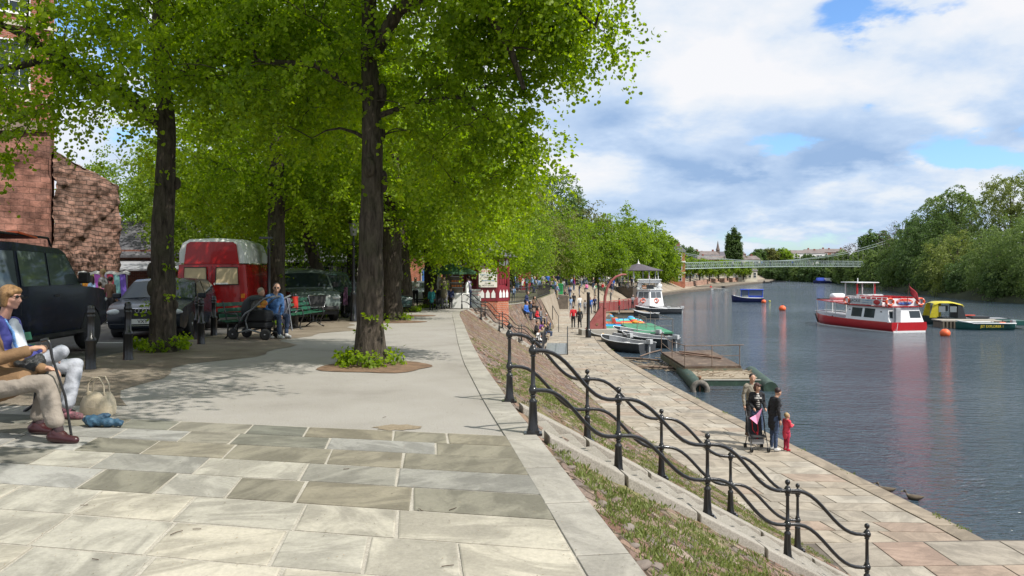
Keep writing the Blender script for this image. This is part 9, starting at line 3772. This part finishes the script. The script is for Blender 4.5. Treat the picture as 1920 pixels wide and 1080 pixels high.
elR, wrR = CB + V((-.02, -.25, -.20)), HB + V((.34, -.12, .19))
elL, wrL = CB + V((.00, .25, -.20)), HB + V((.36, .06, .19))
P += [('c', 1, CB + V((-.01, -.18, .05)), .066, elR, .060), ('c', 1, elR, .060, wrR + V((-.06, -.01, .0)), .046), ('c', 1, CB + V((-.01, .18, .05)), .066, elL, .060), ('c', 1, elL, .058, wrL + V((-.06, 0, 0)), .046)]
P += [('c', 0, wrR + V((-.05, 0, 0)), .028, wrR, .026), ('c', 0, wrL + V((-.05, 0, 0)), .028, wrL, .026)]
hand(P, wrR, (.9, .35, -.25), (0, 0, 1), (.1, .9, .2), .7)
hand(P, wrL, (.8, -.5, -.25), (0, 0, 1), (.1, -.9, .3), .8)
P += [('c', 0, CB + V((-.02, 0, .10)), .056, CB + V((.03, 0, .26)), .052)]
hc = CB + V((.06, 0, .35))
q = near_head(P, hc, R(-3), R(6), 'bob')
M_SKINR = pmat('skin_rosy', (.56, .30, .22), .5, var=.08, vs=12)
M_SOCK = pmat('sock_pink', (.75, .35, .45), .8, vs=40, var=.3)
wbl = dressed_person('woman with a ginger bob and blue jacket, ankle crossed over her knee', P,
      [M_SKINR, cloth('royal_jacket', (.045, .050, .22), .2, vs=3), cloth('white_trousers', (.40, .42, .47), .08), pmat('hair_ginger', (.27, .15, .06), .55, var=.35, vs=40, bump=.5, bs=60), cloth('pumps', (.42, .16, .20), vs=40, col2=(.06, .06, .06)), M_SOCK],
      (0, 0, 0), 0, .0105, {5: 'socks'})
me = remeshed([('c', 1, CB + V((.095, -.03, .06)), .045, HB + V((.10, -.07, .12)), .060), ('c', 1, CB + V((.11, .03, .05)), .04, HB + V((.115, .03, .10)), .05), ('e', 1, CB + V((.09, 0, .09)), (.05, .05, .05))], .011, 3)
me.materials.append(cloth('blouse_white', (.62, .66, .72)))
o = bpy.data.objects.new('blouse', me)
COL.objects.link(o)
o.parent = wbl
mb = MB()
for oy in (-.095, .055):
 mb.tube([CB + V((.04, oy * .7, .13)), CB + V((.145, oy, .0)), CB + V((.16, oy, -.12)), HB + V((.145, oy - .01, .16)), HB + V((.15, oy - .02, .10))], [.016, .018, .022, .024, .022], 8, flat=.5)
mb.build('scarf', pmat('scarf_blue', (.16, .34, .68), .7, vs=60, var=.5), wbl)
mb = MB()
for s in (-1, 1):
 mb.ball(q(.092, s * .032, .022), (.012, .026, .017), 12, 8)
 mb.tube([q(.085, s * .055, .026), q(.0, s * .080, .020)], .004, 5)
mb.tube([q(.100, -.010, .026), q(.100, .010, .026)], .004, 5)
mb.build('sunglasses', M_TRIM, wbl)
HT = V((-4.74, 7.30, .50))          # the other woman, tan coat
P = []
kR, aR = V((-4.22, 7.28, .55)), V((-4.10, 7.22, .12))
kL, aL = V((-4.36, 7.58, .55)), V((-4.50, 7.60, .12))
P += [('c', 2, HT + V((.05, -.08, .0)), .100, kR, .070), ('c', 2, kR, .070, aR + V((-.01, 0, .08)), .062), ('c', 2, kR + V((-.02, .0, -.10)), .072, aR + V((-.04, .01, .09)), .070),
  ('c', 2, HT + V((.05, .10, .0)), .10, kL, .075), ('c', 2, kL, .074, aL + V((0, 0, .08)), .070)]
P += [('e', 2, HT, (.15, .18, .12))]
P += [('c', 5, aR + V((-.01, 0, .09)), .038, aR + V((.01, 0, 0)), .040), ('c', 5, aL + V((0, 0, .09)), .038, aL + V((.01, 0, 0)), .040)]
for a in (aR, aL):
 P += [('c', 4, a + V((-.05, 0, -.055)), .046, a + V((.06, -.01, -.065)), .042), ('c', 4, a + V((.06, -.01, -.068)), .040, a + V((.17, -.02, -.080)), .032), ('c', 4, a + V((-.02, 0, -.02)), .045, a + V((.04, 0, -.05)), .046)]
CT = HT + V((-.12, 0, .42))
P += [('c', 1, HT + V((.0, 0, .05)), .165, HT + V((-.07, 0, .28)), .150), ('c', 1, HT + V((.02, 0, .02)), .165, HT + V((.26, .0, .06)), .120), ('e', 1, CT + V((0, -.06, -.05)), (.13, .125, .18)), ('e', 1, CT + V((0, .06, -.05)), (.13, .125, .18)),
  ('e', 1, CT + V((.08, 0, -.10)), (.075, .13, .09)), ('c', 1, CT + V((-.01, -.15, .07)), .08, CT + V((-.01, .15, .07)), .08), ('c', 1, CT + V((-.02, -.06, .12)), .055, CT + V((-.02, .06, .12)), .055)]
eR, wR = CT + V((.02, -.27, -.22)), HT + V((.42, -.10, .36))
eL, wL = CT + V((.02, .25, -.20)), HT + V((.44, .10, .16))
P += [('c', 1, CT + V((-.01, -.18, .05)), .070, eR, .064), ('c', 1, eR, .064, wR + V((-.05, 0, -.02)), .052), ('c', 1, CT + V((-.01, .18, .05)), .068, eL, .06), ('c', 1, eL, .06, wL + V((-.05, 0, 0)), .048)]
P += [('c', 0, wR + V((-.05, 0, -.02)), .028, wR, .026), ('c', 0, wL + V((-.05, 0, 0)), .028, wL, .026)]
hand(P, wR, (.8, .2, .15), (-.1, 0, 1), (0, .9, .2), 1.15)
hand(P, wL, (.85, -.1, -.15), (0, 0, 1), (.1, -.9, .2), .8)
P += [('c', 0, CT + V((-.02, 0, .10)), .056, CT + V((.03, 0, .25)), .052)]
hcT = CT + V((.06, 0, .34))
qT = near_head(P, hcT, R(0), R(8), 'short')
wtn = dressed_person('older woman in a tan coat holding a walking stick, sitting at the left picture edge', P,
      [SKINS[0], cloth('tan_coat', (.22, .13, .065), .2, vs=3), cloth('stone_trousers', (.27, .235, .20), .1), pmat('hair_sandy', (.35, .27, .17), .6, bump=.5, bs=60), pmat('loafer_oxblood', (.04, .008, .01), .35, coat=.3), cloth('socks_dark', (.05, .03, .035))],
      (0, 0, 0), 0, .0105, {5: 'socks'})
mb = MB()
for s in (-1, 1):
 p0_ = qT(.094, s * .032, .020)
 mb.torus(p0_, .021, .003, (1, 0, 0), 14, 5)
 mb.tube([qT(.088, s * .054, .024), qT(.0, s * .080, .020)], .003, 5)
mb.build('glasses', M_TRIM, wtn)
top = wR + V((.10, .02, .02))
mb = MB()
mb.tube([top + V((-.03, 0, .05)), top + V((.03, 0, .065)), top + V((.05, .0, .03)), top + V((.07, 0, -.1)), V((top.x + .16, top.y + .05, .42)), V((top.x + .22, top.y + .06, .0))], [.016, .017, .016, .012, .011, .012], 8)
o = mb.build('walking_stick', M_BLACK)
tag(o, 'black walking stick held upright by the woman in the tan coat', 'walking stick')
me = remeshed([('e', 0, HT + V((.28, .10, .17)), (.10, .11, .09)), ('e', 0, HT + V((.33, .14, .23)), (.07, .07, .06)), ('c', 0, HT + V((.20, .05, .20)), .04, HT + V((.37, .16, .13)), .05)], .012, 2)
n_ = len(me.vertices)
for v in me.vertices:
 v.co += v.normal * noise.noise(v.co * 22) * .018
me.materials.append(pmat('crumpled_black_bag', (.02, .022, .024), .3, bump=.8, bs=40))
o = bpy.data.objects.new('black_bag', me)
COL.objects.link(o)
tag(o, 'crumpled shiny black bag on the lap of the woman in the tan coat', 'bag')
hbg = thing('handbag', 'cream leather handbag standing on the ground by the pink shoe', 'handbag', (-4.48, 8.66, 0.005), R(-12))
mb = MB()
rws = []
for z, a, b in ((0, .19, .085), (.05, .20, .095), (.14, .19, .085), (.20, .165, .055), (.235, .15, .022)):
 rws.append([(a * abs(math.cos(t2)) ** .6 * math.copysign(1, math.cos(t2)), b * abs(math.sin(t2)) ** .6 * math.copysign(1, math.sin(t2)), z + .012 * math.sin(3 * t2)) for t2 in np.linspace(0, 2 * PI, 25)[:-1]])
mb.loft(rws, 0, True, close=True, cap=True)
mb.build('bag_body', pmat('cream_leather', (.52, .45, .33), .38, var=.15, vs=9, bump=.5, bs=18), hbg)
mb = MB()
for y in (-.04, .04):
 mb.tube([(-.10, y, .21), (-.09, y, .33), (-.03, y * 1.2, .40), (.05, y * 1.2, .40), (.10, y, .32), (.11, y, .21)], .009, 7)
mb.build('handles', pmat('cream_strap', (.50, .43, .32), .5), hbg)
me = remeshed([('c', 0, V((-.05, -.02, .05)), .045, V((.24, -.03, .045)), .035), ('e', 0, V((-.06, .03, .06)), (.10, .07, .05)), ('c', 0, V((-.02, .04, .07)), .045, V((.06, .07, .10)), .03), ('e', 0, V((.12, -.03, .05)), (.09, .05, .045))], .011, 2)
for v in me.vertices:
 v.co += v.normal * noise.noise(v.co * 26) * .016
me.materials.append(pmat('umbrella_blue', (.01, .035, .08), .6, var=.5, vs=22, col2=(.05, .13, .20), bump=.5, bs=30))
o = bpy.data.objects.new('folded_umbrella', me)
COL.objects.link(o)
o.location = (-4.12, 7.95, .01)
tag(o, 'crumpled dark blue patterned umbrella lying on the flagstones by the loafers', 'umbrella')
for o in sc.objects:
 if 'label' in o:
  n_w = len(o['label'].split())
  if n_w > 16 or n_w < 4:
   print('LABELLEN', n_w, o['label'])
